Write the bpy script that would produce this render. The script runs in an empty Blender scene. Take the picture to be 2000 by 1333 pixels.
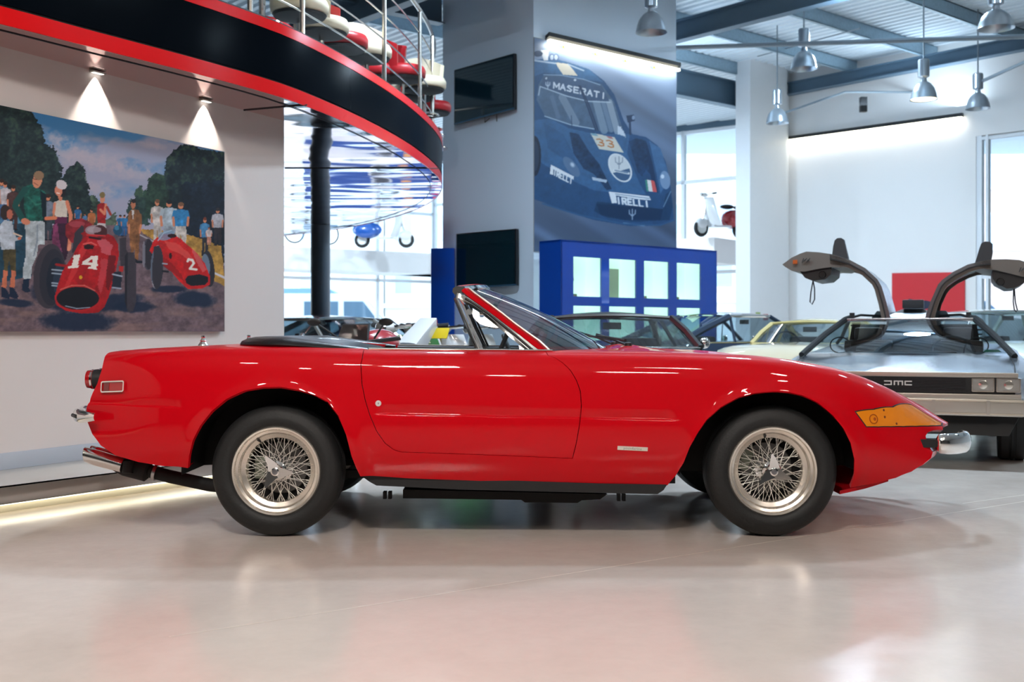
import bpy, bmesh, math, random
import numpy as np
from mathutils import Vector, Matrix
from mathutils.geometry import delaunay_2d_cdt
random.seed(7); np.random.seed(7)
S = bpy.context.scene
COL = S.collection
PI = math.pi
F = 2200.0; CX = 1000.0; HY = 648.0; CAMZ = 1.0
def PX(px, Y): return (px-CX)*Y/F
def PZ(py, Y): return CAMZ-(py-HY)*Y/F
def lin(c):
    c = np.asarray(c, float)/255.0
    return np.where(c <= .04045, c/12.92, ((c+.055)/1.055)**2.4)
def L3(r, g, b): return tuple(float(v) for v in lin((r, g, b)))
# ---------------------------------------------------------------- camera, world, lights
cam = bpy.data.cameras.new('camera'); camo = bpy.data.objects.new('camera', cam); COL.objects.link(camo)
camo.location = (0, 0, CAMZ); camo.rotation_euler = (PI/2, 0, 0)
cam.sensor_width = 36; cam.lens = 36*F/2000; cam.shift_y = -18.5/2000
cam.clip_start = .05; cam.clip_end = 500
cam.dof.use_dof = True; cam.dof.focus_distance = 5.7; cam.dof.aperture_fstop = 3.6
S.camera = camo
w = bpy.data.worlds.new('overcast_sky'); S.world = w; w.use_nodes = True
nt = w.node_tree; bg = nt.nodes['Background']
tc = nt.nodes.new('ShaderNodeTexCoord'); sx = nt.nodes.new('ShaderNodeSeparateXYZ'); cr = nt.nodes.new('ShaderNodeValToRGB')
nt.links.new(tc.outputs['Generated'], sx.inputs[0]); nt.links.new(sx.outputs['Z'], cr.inputs[0]); nt.links.new(cr.outputs[0], bg.inputs[0])
cr.color_ramp.elements[0].position = 0.0; cr.color_ramp.elements[0].color = (.80, .90, 1, 1)
cr.color_ramp.elements[1].position = .8; cr.color_ramp.elements[1].color = (.62, .80, 1, 1)
bg.inputs[1].default_value = 6.5
def area(name, loc, target, sx_, sy_, power, col=(1, 1, 1)):
    l = bpy.data.lights.new(name, 'AREA'); l.shape = 'RECTANGLE'; l.size = sx_; l.size_y = sy_; l.energy = power; l.color = col
    o = bpy.data.objects.new(name, l); COL.objects.link(o); o.location = loc
    o.rotation_euler = (Vector(target)-Vector(loc)).to_track_quat('-Z', 'Y').to_euler()
    return o
def downlamp(x, y, z, r, power, col):
    l = bpy.data.lights.new('high_bay_lamp', 'AREA'); l.shape = 'DISK'; l.size = r*2; l.energy = power; l.color = col
    o = bpy.data.objects.new('high_bay_lamp', l); COL.objects.link(o); o.location = (x, y, z)
WARM = (1, .87, .76); COOL = (.66, .84, 1)
for (x, y) in ((-3.6, .6), (-1.1, .6), (1.4, .6), (3.9, .6), (-2.4, -2.2), (1.2, -2.2), (4.4, -2.2), (0, -4.6)): downlamp(x, y, 5.3, .24, 54, WARM)
for (x, y, z, p) in ((5.6, 8.0, 5.6, 60), (7.8, 10.5, 5.6, 150), (2.6, 9.2, 5.8, 260), (-.6, 10.4, 5.6, 330), (5.2, 14.5, 5.8, 240), (5.6, 18.2, 5.8, 170), (2.0, 19.5, 5.5, 260), (-4.5, 22, 6.1, 420), (0.5, 26, 6.1, 620), (-5.5, 26.5, 6.1, 520)): downlamp(x, y, z, .25, p, COOL)
for (x, y, p) in ((5.5, 15.5, 62), (7.5, 21, 45), (2.4, 21, 45), (1.5, 10, 40)): area('roof_deck_fill', (x, y, 5.25), (x, y, 9), 2.2, .5, p, COOL)  # unseen up-facing fill lights, added to brighten the roof deck
area('left_wall_fill', (-.6, .8, 4.6), (-2.9, 7.6, 1.3), .35, .35, 150, (1, .93, .87))  # added fill light without a fixture, brightens the left wall and painting
S.view_settings.view_transform = 'Standard'; S.view_settings.look = 'None'
S.view_settings.exposure = -0.12; S.view_settings.gamma = 1.0; S.view_settings.use_curve_mapping = False
S.render.film_transparent = False
S.cycles.max_bounces = 8; S.cycles.transparent_max_bounces = 12; S.cycles.diffuse_bounces = 4; S.cycles.glossy_bounces = 4
S.cycles.sample_clamp_indirect = 30.0; S.cycles.caustics_reflective = False; S.cycles.caustics_refractive = False
# ---------------------------------------------------------------- materials
MATS = {}
def mat(name, col, rough=.5, metal=0., coat=0., coatr=.03, noise=.0, nscale=8., bump=0., bscale=40., emis=None, estr=0., spec=.5, alpha=1., aniso=0., ior=None, dark=None):
    if name in MATS: return MATS[name]
    m = bpy.data.materials.new(name); m.use_nodes = True; N = m.node_tree.nodes; K = m.node_tree.links
    b = N['Principled BSDF']
    b.inputs['Base Color'].default_value = (*col, 1); b.inputs['Metallic'].default_value = metal
    b.inputs['Roughness'].default_value = rough; b.inputs['Coat Weight'].default_value = coat
    b.inputs['Coat Roughness'].default_value = coatr; b.inputs['Specular IOR Level'].default_value = spec
    if aniso: b.inputs['Anisotropic'].default_value = aniso
    tcn = N.new('ShaderNodeTexCoord')
    ns = N.new('ShaderNodeTexNoise'); ns.inputs['Scale'].default_value = nscale; ns.inputs['Detail'].default_value = 4
    K.new(tcn.outputs['Object'], ns.inputs['Vector'])
    mx = N.new('ShaderNodeMix'); mx.data_type = 'RGBA'; mx.inputs[6].default_value = (*col, 1)
    d = dark if dark else tuple(c*(1-max(noise, .04)) for c in col)
    mx.inputs[7].default_value = (*d, 1); K.new(ns.outputs['Fac'], mx.inputs[0]); K.new(mx.outputs[2], b.inputs['Base Color'])
    if bump:
        n2 = N.new('ShaderNodeTexNoise'); n2.inputs['Scale'].default_value = bscale; K.new(tcn.outputs['Object'], n2.inputs['Vector'])
        bp = N.new('ShaderNodeBump'); bp.inputs['Strength'].default_value = bump; bp.inputs['Distance'].default_value = .01
        K.new(n2.outputs['Fac'], bp.inputs['Height']); K.new(bp.outputs[0], b.inputs['Normal'])
    if emis: b.inputs['Emission Color'].default_value = (*emis, 1); b.inputs['Emission Strength'].default_value = estr
    MATS[name] = m; return m
def glassmat(name, tint=(1, 1, 1), refl=.9, rough=0.0, blend=.035):
    if name in MATS: return MATS[name]
    m = bpy.data.materials.new(name); m.use_nodes = True; N = m.node_tree.nodes; K = m.node_tree.links
    N.remove(N['Principled BSDF']); out = N['Material Output']
    t = N.new('ShaderNodeBsdfTransparent'); t.inputs[0].default_value = (*tint, 1)
    g = N.new('ShaderNodeBsdfGlossy'); g.inputs['Roughness'].default_value = rough; g.inputs[0].default_value = (refl, refl, refl, 1)
    fr = N.new('ShaderNodeLayerWeight'); fr.inputs[0].default_value = .5
    pw = N.new('ShaderNodeMath'); pw.operation = 'POWER'; pw.inputs[1].default_value = 3.6; K.new(fr.outputs['Facing'], pw.inputs[0])
    ma = N.new('ShaderNodeMath'); ma.operation = 'MULTIPLY_ADD'; ma.inputs[1].default_value = .9-blend; ma.inputs[2].default_value = blend; K.new(pw.outputs[0], ma.inputs[0])
    mx = N.new('ShaderNodeMixShader'); K.new(ma.outputs[0], mx.inputs[0]); K.new(t.outputs[0], mx.inputs[1]); K.new(g.outputs[0], mx.inputs[2])
    K.new(mx.outputs[0], out.inputs[0]); MATS[name] = m; return m
def emat(name, col, s):
    return mat(name, col, .5, emis=col, estr=s)
RED = mat('red_car_paint', (.60, .0015, .008), .45, coat=.5, coatr=.02, noise=.05, nscale=2, spec=.03)
BLACK = mat('black_rubber', (.012, .013, .015), .55, noise=.3, nscale=30)
TYRE = mat('tyre_rubber', (.012, .0135, .0145), .62, noise=.25, nscale=25, bump=.15, bscale=90)
DARK = mat('underbody_black', (.006, .006, .007), .75, noise=.3)
VINYL = mat('black_vinyl', (.012, .012, .014), .33, noise=.2, bump=.12, bscale=120)
CHROME = mat('chrome', (.90, .89, .87), .08, 1., noise=.03)
ALU = mat('polished_aluminium', (.95, .89, .80), .27, .85, noise=.06, nscale=14)
STEEL = mat('brushed_steel', (.62, .63, .64), .30, 1., noise=.08, nscale=60)
WHITE = mat('white_wall_paint', (.80, .79, .78), .55, noise=.03, nscale=1.5, bump=.03, bscale=60)
GREYW = mat('grey_wall_paint', (.64, .75, .87), .55, noise=.04, nscale=1.2, bump=.03, bscale=60)
GLASS = glassmat('clear_glass', (.93, .97, .98))
CARGLASS = glassmat('tinted_car_glass', (.58, .67, .71), blend=.12)
# ---------------------------------------------------------------- object helpers
def link(name, me, m=None, parent=None, smooth=False):
    if m is not None:
        for mm in (m if isinstance(m, (list, tuple)) else [m]): me.materials.append(mm)
    o = bpy.data.objects.new(name, me); COL.objects.link(o)
    if parent is not None: o.parent = parent
    if smooth: me.polygons.foreach_set('use_smooth', [True]*len(me.polygons))
    return o
def mesh(name, v, f, m=None, parent=None, smooth=False, auto=None):
    me = bpy.data.meshes.new(name); me.from_pydata([tuple(map(float, p)) for p in v], [], [tuple(map(int, q)) for q in f]); me.validate()
    o = link(name, me, m, parent, smooth)
    if auto is not None:
        me.polygons.foreach_set('use_smooth', [True]*len(me.polygons)); me.set_sharp_from_angle(angle=math.radians(auto))
    return o
def thing(name, label, cat, loc=(0, 0, 0), rz=0., group=None):
    o = bpy.data.objects.new(name, None); COL.objects.link(o); o.location = loc; o.rotation_euler = (0, 0, rz); o.empty_display_size = .1
    o['label'] = label; o['category'] = cat
    if group: o['group'] = group
    return o
def tag(o, label=None, cat=None, group=None, kind=None):
    if label: o['label'] = label
    if cat: o['category'] = cat
    if group: o['group'] = group
    if kind: o['kind'] = kind
    return o
class MB:
    def __init__(s): s.v = []; s.f = []
    def add(s, v, f):
        n = len(s.v); s.v += [tuple(map(float, p)) for p in v]; s.f += [tuple(int(i)+n for i in q) for q in f]; return s
    def box(s, a, b, M=None):
        x0, y0, z0 = a; x1, y1, z1 = b
        v = [(x0, y0, z0), (x1, y0, z0), (x1, y1, z0), (x0, y1, z0), (x0, y0, z1), (x1, y0, z1), (x1, y1, z1), (x0, y1, z1)]
        if M is not None: v = [M @ Vector(p) for p in v]
        return s.add(v, [(0, 3, 2, 1), (4, 5, 6, 7), (0, 1, 5, 4), (1, 2, 6, 5), (2, 3, 7, 6), (3, 0, 4, 7)])
    def prism(s, pts, d):  # pts 3D loop, extruded by vector d
        n = len(pts); p = [Vector(q) for q in pts]; d = Vector(d)
        v = p+[q+d for q in p]
        f = [tuple(range(n))[::-1], tuple(range(n, 2*n))]+[(i, (i+1) % n, n+(i+1) % n, n+i) for i in range(n)]
        return s.add(v, f)
    def tube(s, path, r, n=8, closed=False, caps=True):
        P = [Vector(p) for p in path]; m = len(P); rs = r if isinstance(r, (list, tuple)) else [r]*m
        v = []; f = []; up = None
        for i in range(m):
            if closed: t = P[(i+1) % m]-P[i-1]
            else: t = P[min(i+1, m-1)]-P[max(i-1, 0)]
            t = t.normalized() if t.length > 1e-9 else Vector((0, 0, 1))
            if up is None:
                up = Vector((0, 0, 1)) if abs(t.z) < .9 else Vector((1, 0, 0))
            a = t.cross(up); a.normalize(); b = a.cross(t); b.normalize(); up = b
            for k in range(n):
                an = 2*PI*k/n; v.append(P[i]+(a*math.cos(an)+b*math.sin(an))*rs[i])
        R = m if closed else m-1
        for i in range(R):
            for k in range(n):
                j = (i+1) % m
                f.append((i*n+k, i*n+(k+1) % n, j*n+(k+1) % n, j*n+k))
        if caps and not closed: f.append(tuple(range(n))); f.append(tuple(range((m-1)*n, m*n))[::-1])
        return s.add(v, f)
    def lathe(s, prof, o=(0, 0, 0), axis='Z', n=24, closed=False):
        v = []; m = len(prof); o = Vector(o)
        for (r, h) in prof:
            for k in range(n):
                a = 2*PI*k/n; c, d = r*math.cos(a), r*math.sin(a)
                v.append(o+(Vector((c, d, h)) if axis == 'Z' else Vector((c, h, d)) if axis == 'Y' else Vector((h, c, d))))
        f = [(i*n+k, i*n+(k+1) % n, ((i+1) % m)*n+(k+1) % n, ((i+1) % m)*n+k) for i in range(m if closed else m-1) for k in range(n)]
        return s.add(v, f)
    def ell(s, c, r, n=12, m=8, M=None):
        v = []; 
        for i in range(m+1):
            t = PI*i/m
            for k in range(n):
                a = 2*PI*k/n; p = Vector((r[0]*math.sin(t)*math.cos(a), r[1]*math.sin(t)*math.sin(a), r[2]*math.cos(t)))
                if M is not None: p = M @ p
                v.append(p+Vector(c))
        f = [(i*n+k, i*n+(k+1) % n, (i+1)*n+(k+1) % n, (i+1)*n+k) for i in range(m) for k in range(n)]
        return s.add(v, f)
    def build(s, name, m=None, parent=None, auto=35, fix=True, bevel=0.):
        me = bpy.data.meshes.new(name); me.from_pydata(s.v, [], s.f); me.validate()
        bm = bmesh.new(); bm.from_mesh(me)
        if fix: bmesh.ops.remove_doubles(bm, verts=bm.verts, dist=1e-5); bmesh.ops.recalc_face_normals(bm, faces=bm.faces)
        if bevel:
            bmesh.ops.bevel(bm, geom=[e for e in bm.edges if e.is_manifold and e.calc_face_angle(0) > .6], offset=bevel, segments=2, affect='EDGES', profile=.7)
        bm.to_mesh(me); bm.free()
        o = link(name, me, m, parent)
        me.polygons.foreach_set('use_smooth', [True]*len(me.polygons)); me.set_sharp_from_angle(angle=math.radians(auto))
        return o
def bx(name, a, b, m, parent=None, bevel=0.):
    return MB().box([min(p, q) for p, q in zip(a, b)], [max(p, q) for p, q in zip(a, b)]).build(name, m, parent, bevel=bevel)
def struct(o, label=None):
    o['kind'] = 'structure'
    if label: o['label'] = label
    return o
def dup(root):
    r = root.copy(); COL.objects.link(r)
    for ch in root.children:
        c = ch.copy(); COL.objects.link(c); c.parent = r
        for g in ch.children:
            d = g.copy(); COL.objects.link(d); d.parent = c
    return r
def text_mesh(name, s, size, M, m, parent=None, ext=.002, bold=0., xs=1.):
    c = bpy.data.curves.new('txt', 'FONT'); c.body = s; c.size = size; c.extrude = ext; c.offset = bold; c.align_x = 'CENTER'; c.align_y = 'CENTER'
    o = bpy.data.objects.new('txt', c); COL.objects.link(o)
    dg = bpy.context.evaluated_depsgraph_get(); me = bpy.data.meshes.new_from_object(o.evaluated_get(dg))
    bpy.data.objects.remove(o); me.transform(Matrix.Diagonal((xs, 1, 1, 1))); me.transform(M); me.name = name
    return link(name, me, m, parent)
def smooth_interp(xs, ys):
    xs = np.array(xs, float); ys = np.array(ys, float); h = np.diff(xs); d = np.diff(ys)/h
    m = np.zeros(len(xs)); m[0] = d[0]; m[-1] = d[-1]
    for i in range(1, len(xs)-1):
        m[i] = (d[i-1]*h[i]+d[i]*h[i-1])/(h[i]+h[i-1]) if True else 0
    def f(x):
        x = np.asarray(x, float); i = np.clip(np.searchsorted(xs, x)-1, 0, len(xs)-2)
        t = np.clip((x-xs[i])/h[i], 0, 1)
        return ((2*t**3-3*t**2+1)*ys[i]+(t**3-2*t**2+t)*h[i]*m[i]+(-2*t**3+3*t**2)*ys[i+1]+(t**3-t**2)*h[i]*m[i+1])
    return f
def bspline(C, t, n):  # clamped uniform cubic; C list of n arrays (.., ) ; t in 0..1
    k = 3; knots = np.concatenate([[0]*k, np.linspace(0, 1, n-k+1), [1]*k])
    t = np.clip(t, 0, 1-1e-9); B = [np.where((t >= knots[i]) & (t < knots[i+1]), 1., 0.) for i in range(len(knots)-1)]
    for q in range(1, k+1):
        nb = []
        for i in range(len(B)-1):
            a = knots[i+q]-knots[i]; b = knots[i+q+1]-knots[i+1]
            nb.append((0 if a == 0 else (t-knots[i])/a*B[i])+(0 if b == 0 else (knots[i+q+1]-t)/b*B[i+1]))
        B = nb
    return B
def inpoly(P, poly):
    x, y = P[:, 0], P[:, 1]; r = np.zeros(len(P), bool); q = poly[-1]
    for p in poly:
        c = ((p[1] > y) != (q[1] > y))
        with np.errstate(divide='ignore', invalid='ignore'):
            xi = (q[0]-p[0])*(y-p[1])/(q[1]-p[1])+p[0]
        r ^= c & (x < xi); q = p
    return r
# ================================================================ room
E1 = Vector((.760, .650, 0)); E2 = Vector((-.649, .760, 0)); UP = Vector((0, 0, 1))
def wall(name, p, q, z0, z1, th, m, parent=None, bevel=0.):
    # upright slab from p to q (xy), thickness th to the left of p->q
    p = Vector((p[0], p[1], 0)); q = Vector((q[0], q[1], 0)); d = (q-p).normalized(); n = Vector((-d.y, d.x, 0))*th
    return MB().prism([p+UP*z0, q+UP*z0, q+UP*z1, p+UP*z1], n).build(name, m, parent, bevel=bevel)
# floor: polished concrete screed
m = bpy.data.materials.new('polished_concrete'); m.use_nodes = True; N = m.node_tree.nodes; K = m.node_tree.links; B = N['Principled BSDF']
tcn = N.new('ShaderNodeTexCoord')
def noise(scale, detail=5, rough=.6, dist=0.):
    n = N.new('ShaderNodeTexNoise'); n.inputs['Scale'].default_value = scale; n.inputs['Detail'].default_value = detail; n.inputs['Roughness'].default_value = rough; n.inputs['Distortion'].default_value = dist
    K.new(tcn.outputs['Object'], n.inputs['Vector']); return n
def ramp(src, stops):
    r = N.new('ShaderNodeValToRGB'); e = r.color_ramp.elements
    while len(e) < len(stops): e.new(.5)
    for i, (p, c) in enumerate(stops): e[i].position = p; e[i].color = (*c, 1)
    K.new(src.outputs['Fac'], r.inputs[0]); return r
n1 = noise(.55, 6, .6, .6); r1 = ramp(n1, [(.3, (.60, .515, .455)), (.5, (.66, .575, .515)), (.72, (.70, .635, .575))])
n2 = noise(9, 8, .7, .3); r2 = ramp(n2, [(.35, (.90, .90, .90)), (.6, (1, 1, 1))])
mx = N.new('ShaderNodeMix'); mx.data_type = 'RGBA'; mx.blend_type = 'MULTIPLY'; mx.inputs[0].default_value = .5; K.new(r1.outputs[0], mx.inputs[6]); K.new(r2.outputs[0], mx.inputs[7])
K.new(mx.outputs[2], B.inputs['Base Color'])
n3 = noise(3, 6, .65); r3 = ramp(n3, [(.3, (.12, .12, .12)), (.7, (.22, .22, .22))]); K.new(r3.outputs[0], B.inputs['Roughness'])
B.inputs['Specular IOR Level'].default_value = .5
bp = N.new('ShaderNodeBump'); bp.inputs['Strength'].default_value = .03; bp.inputs['Distance'].default_value = .01; n4 = noise(25, 4); K.new(n4.outputs['Fac'], bp.inputs['Height']); K.new(bp.outputs[0], B.inputs['Normal'])
FLOORM = m
fl = mesh('floor', [(-14, -8, 0), (20, -8, 0), (20, 34, 0), (-14, 34, 0)], [(0, 1, 2, 3)], FLOORM); struct(fl, 'polished beige grey concrete floor')
# thin saw-cut joint across the floor (slightly recessed line laid as a hairline strip)
jm = mat('joint_filler', (.80, .72, .62), .5)
a = Vector((PX(300, 1/(1235-HY)*F), F/(1235-HY), 0)); 
def fp(px, py, z=0.): Y = F*(CAMZ-z)/(py-HY); return Vector((PX(px, Y), Y, z))
a, c = fp(330, 1245), fp(1415, 1073); d = (c-a).normalized(); n = Vector((-d.y, d.x, 0))*.0022
c = c+d*8
struct(mesh('trim_1', [a-n+UP*.0006, a+n+UP*.0006, c+n+UP*.0006, c-n+UP*.0006], [(0, 1, 2, 3)], jm))
a, c = fp(1880, 984), fp(2010, 966); d = (c-a).normalized(); n = Vector((-d.y, d.x, 0))*.002
struct(mesh('trim_2', [a-n+UP*.0006, a+n+UP*.0006, c+n+UP*.0006, c-n+UP*.0006], [(0, 1, 2, 3)], jm))
# ---- left wall on its platform
DW = Vector((.457, .889, 0)); NW = Vector((-.889, .457, 0))
W0 = Vector((-3.12, 6.87, 0))
LWM = mat('warm_white_wall', (.76, .69, .655), .5, noise=.03, nscale=.8)
def lw(t, z, off=0.): return W0+DW*t-NW*off+UP*z
struct(MB().prism([lw(-9, .15), lw(2.716, .15), lw(2.716, 2.745), lw(-9, 2.745)], NW*.25).build('wall_left', LWM))
struct(MB().prism([lw(-9, .154), lw(2.716, .154), lw(2.716, .257), lw(-9, .257)], -NW*.018).build('baseboard_left', mat('skirting_blue_grey', (.50, .54, .60), .45), bevel=.004))
# platform: floating slab, recessed base and a light strip under the nosing
def f2(px, py): v = fp(px, py); return v
s0, s1 = fp(0, 1004), fp(375, 950); ds = (s1-s0).normalized(); ns = Vector((-ds.y, ds.x, 0))
SLAB = mat('platform_concrete', (.50, .48, .45), .35, noise=.15, nscale=3)
A0 = s0-ds*7; A1 = s0+ds*3.6
_p0 = A0-ds*0; back0 = lw((_p0-W0).dot(DW), 0); back1 = lw(2.716, 0)
lip = -ns*.03
struct(MB().prism([A0+lip+UP*.056, A1+lip+UP*.056, back1+UP*.056, back0+UP*.056], UP*.098).build('platform', SLAB))
struct(MB().prism([A0+ns*.03, A1+ns*.03, back1, back0], UP*.056).build('platform_base', mat('platform_base_white', (.75, .73, .66), .5)))
o = MB().prism([A0+ns*.0, A1+ns*.0, A1+ns*.02, A0+ns*.02], UP*.012).build('light_strip', emat('warm_strip_light', (1, .93, .66), 3), None); o.location.z = .043
tag(o, 'warm white light strip glowing under the platform nosing at the left', 'light strip')
l = area('platform_strip_glow', A0*.5+A1*.5-ns*.035+UP*.05, A0*.5+A1*.5-ns*.5, (A1-A0).length, .02, 2.2, (1, .92, .70)); l.rotation_euler = Matrix((tuple(ds), tuple(ns), (0, 0, 1))).transposed().to_euler() if False else l.rotation_euler
zax = -( (-ns*.75-UP*.65).normalized()); xax = ds; yax = zax.cross(xax)
l.rotation_euler = Matrix(((xax.x, yax.x, zax.x), (xax.y, yax.y, zax.y), (xax.z, yax.z, zax.z))).to_euler()
# ---- curved mezzanine: circle fitted through the soffit edge
pts = np.array([(-2.88, 6.34), (-2.60, 6.80), (-1.98, 7.81), (-1.68, 8.39), (-1.51, 8.88), (-1.19, 10.07), (-.936, 11.5), (-.82, 13.1), (-1.83, 17.2)])
wt = np.array([3, 3, 3, 3, 3, 3, 3, 3, .5]); Am = np.c_[2*pts, np.ones(len(pts))]; bm_ = (pts**2).sum(1); so = np.linalg.lstsq(Am*wt[:, None], bm_*wt, rcond=None)[0]
CC = (so[0], so[1]); CR = math.sqrt(so[2]+so[0]**2+so[1]**2); print('circle', CC, CR, [round(float(np.hypot(*(p-CC))-CR), 3) for p in pts])
spl_in = pts[:, :]
th = np.unwrap(np.arctan2(pts[:, 1]-CC[1], pts[:, 0]-CC[0])); rad = np.hypot(pts[:, 0]-CC[0], pts[:, 1]-CC[1])
o_ = np.argsort(th); fr = smooth_interp(th[o_], rad[o_]); t0, t1 = th.min(), th.max()
def rim(t, off=0.):
    r = float(fr(np.clip(t, t0, t1))); return Vector((CC[0]+(r+off)*math.cos(t), CC[1]+(r+off)*math.sin(t), 0))
TS = np.linspace(t0-.42, t1+.9, 110)
def fascia(name, z0, z1, off, m, depth=.12, parent=None):
    v = []; 
    for t in TS:
        a, b_ = rim(t, off), rim(t, off-depth); v += [a+UP*z0, a+UP*z1, b_+UP*z1, b_+UP*z0]
    n = len(TS); f = [(i*4+k, i*4+(k+1) % 4, i*4+4+(k+1) % 4, i*4+4+k) for i in range(n-1) for k in range(4)]
    return MB().add(v, f).build(name, m, parent, auto=30)
GR = mat('gloss_red_fascia', (.78, .008, .010), .2, coat=.0, spec=.12, noise=.03)
GB = mat('gloss_black_fascia', (.003, .005, .008), .16, coat=.0, spec=.008, noise=.2)
balc = thing('mezzanine', 'curved mezzanine edge with gloss red and black bands and mirrored underside', 'balcony', tuple(rim(t0)))
bal = MB()
def keep(o):
    o.parent = balc; o.matrix_parent_inverse = Matrix.Translation(-balc.location); return o
keep(fascia('lower_red_band', 2.735, 2.835, 0, GR, .012)); keep(fascia('shadow_gap', 2.835, 2.85, -.012, BLACK)); keep(fascia('black_band', 2.85, 3.20, .0, GB)); keep(fascia('upper_red_band', 3.20, 3.275, .004, GR)); keep(fascia('deck_edge', 3.275, 3.29, -.01, BLACK))
# mirrored soffit (buckled sheet metal)
m = bpy.data.materials.new('mirror_soffit'); m.use_nodes = True; N = m.node_tree.nodes; K = m.node_tree.links; B = N['Principled BSDF']
B.inputs['Base Color'].default_value = (.92, .80, .82, 1); B.inputs['Metallic'].default_value = 1; B.inputs['Roughness'].default_value = .05
tcn = N.new('ShaderNodeTexCoord'); mp = N.new('ShaderNodeMapping'); mp.inputs['Scale'].default_value = (.55, .9, 1); K.new(tcn.outputs['Object'], mp.inputs[0])
n1 = N.new('ShaderNodeTexNoise'); n1.inputs['Scale'].default_value = .8; n1.inputs['Detail'].default_value = 2; K.new(mp.outputs[0], n1.inputs[0])
bp = N.new('ShaderNodeBump'); bp.inputs['Strength'].default_value = .5; bp.inputs['Distance'].default_value = .10; K.new(n1.outputs['Fac'], bp.inputs['Height']); K.new(bp.outputs[0], B.inputs['Normal'])
MIR = m
m2 = m.copy(); m2.name = 'mirror_soffit_flat'; m2.node_tree.nodes['Principled BSDF'].inputs['Base Color'].default_value = (.86, .56, .54, 1)
for n in m2.node_tree.nodes:
    if n.type == 'BUMP': n.inputs['Strength'].default_value = .0
m2.node_tree.nodes['Principled BSDF'].inputs['Roughness'].default_value = .02
cen = Vector((CC[0], CC[1], 0))
def soff(name, ts, r0, m, z=2.74):
    v = []
    for t in ts: v += [rim(t, -.0)+UP*z, rim(t, -.10)+UP*z, cen+(rim(t)-cen)*r0+UP*z]
    return mesh(name, v, [(3*i+k, 3*i+k+1, 3*i+k+4, 3*i+k+3) for i in range(len(ts)-1) for k in (0, 1)], m)
# the flat pinkish panels lie before the wall end, the buckled ones beyond it
E = W0+DW*2.716
def side_t(t): p = rim(t); return (p-E).dot(DW)
tb = min(TS, key=lambda t: abs(p.x/p.y+.2025) if (p := rim(t)).y > 0 and p.y < 10 else 9)
tsA = [t for t in TS if t <= tb]; tsB = [t for t in TS if t >= tb]
def foot(p):
    t = (p-W0).dot(DW); return W0+DW*min(t, 2.716)
v = []; fa = []
ra = [rim(t) for t in tsA if (rim(t)-W0).dot(-NW) > 0]
for p in ra: v += [p+UP*2.74, foot(p)+UP*2.74]
v += [E+UP*2.74]; n = len(ra); fa = [(2*i, 2*i+1, 2*i+3, 2*i+2) for i in range(n-1)]+[(2*n-2, 2*n-1, 2*n)]
keep(mesh('soffit_panel', v, fa, m2))
rb = [ra[-1]]+[rim(t) for t in tsB if t > tb]; hub_ = E-DW*.0+Vector((-2.2, 1.2, 0))
v = [E+UP*2.741, hub_+UP*2.741]+[p+UP*2.741 for p in rb]
k = max(range(len(rb)), key=lambda i: (rb[i]-E).dot(DW)); fb = [(0 if i < k else 1, 2+i, 3+i) for i in range(len(rb)-1)]+[(0, 2+k, 1)]
keep(mesh('soffit_panel', v, fb, MIR))
JL = mat('joint_dark', (.03, .03, .035), .5)
b = MB(); pr = [rim(t, -.14)+UP*2.737 for t in TS]
b.tube([p for p in pr], .0035, 4); keep(b.build('soffit_joint', JL))
for (a, c) in (((440, 219), (2000, 180)), ((556, 329), (862, 329))):
    z = 2.737; g = lambda px, py: (lambda Y: Vector((PX(px, Y), Y, z)))(F*(z-CAMZ)/(HY-py))
    p = g(*a); q = g(min(c[0], 600) if c[0] > 1500 else c[0], 205 if c[0] > 1500 else c[1]); keep(MB().tube([p, q], .005, 4).build('soffit_joint', JL))
keep(mesh('deck', [rim(t, -.02)+UP*3.285 for t in TS]+[cen-Vector((9, 0, 0))+UP*3.285], [tuple(range(len(TS)+1))], mat('deck_grey', (.3, .3, .3), .5)))
# ---- railing
rail = thing('mezzanine_railing', 'stainless steel railing with wires around the curved mezzanine', 'railing', tuple(rim(t0)+UP*3.29))
def keepr(o): o.parent = rail; o.matrix_parent_inverse = Matrix.Translation(-rail.location); return o
RS = mat('railing_steel', (.72, .68, .62), .22, 1., noise=.1)
keepr(MB().tube([rim(t, -.10)+UP*4.42 for t in TS], .024, 8).build('handrail', RS))
for zz in (3.50, 3.73, 3.96, 4.18): keepr(MB().tube([rim(t, -.10)+UP*zz for t in TS], .008, 5).build('wire_rail', RS))
# posts at the places where the photo shows them
tt = np.linspace(t0-.2, t1+.5, 4000); ppx = np.array([CX+F*rim(t, -.10).x/rim(t, -.10).y for t in tt]); yy_ = np.array([rim(t, -.10).y for t in tt])
for k, px in enumerate((490, 592, 752, 822, 846, 857)):
    idx = [i for i in range(len(tt)) if abs(ppx[i]-px) < 2 and yy_[i] < 13.2]
    if not idx: continue
    p = rim(tt[idx[0]], -.10); keepr(MB().tube([p+UP*3.28, p+UP*4.43], .021, 8).build('post', RS))
for t in np.linspace(tt[np.argmax(ppx)]+.05, t1+.5, 9): p = rim(t, -.10); keepr(MB().tube([p+UP*3.28, p+UP*4.43], .021, 8).build('post', RS))
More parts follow.
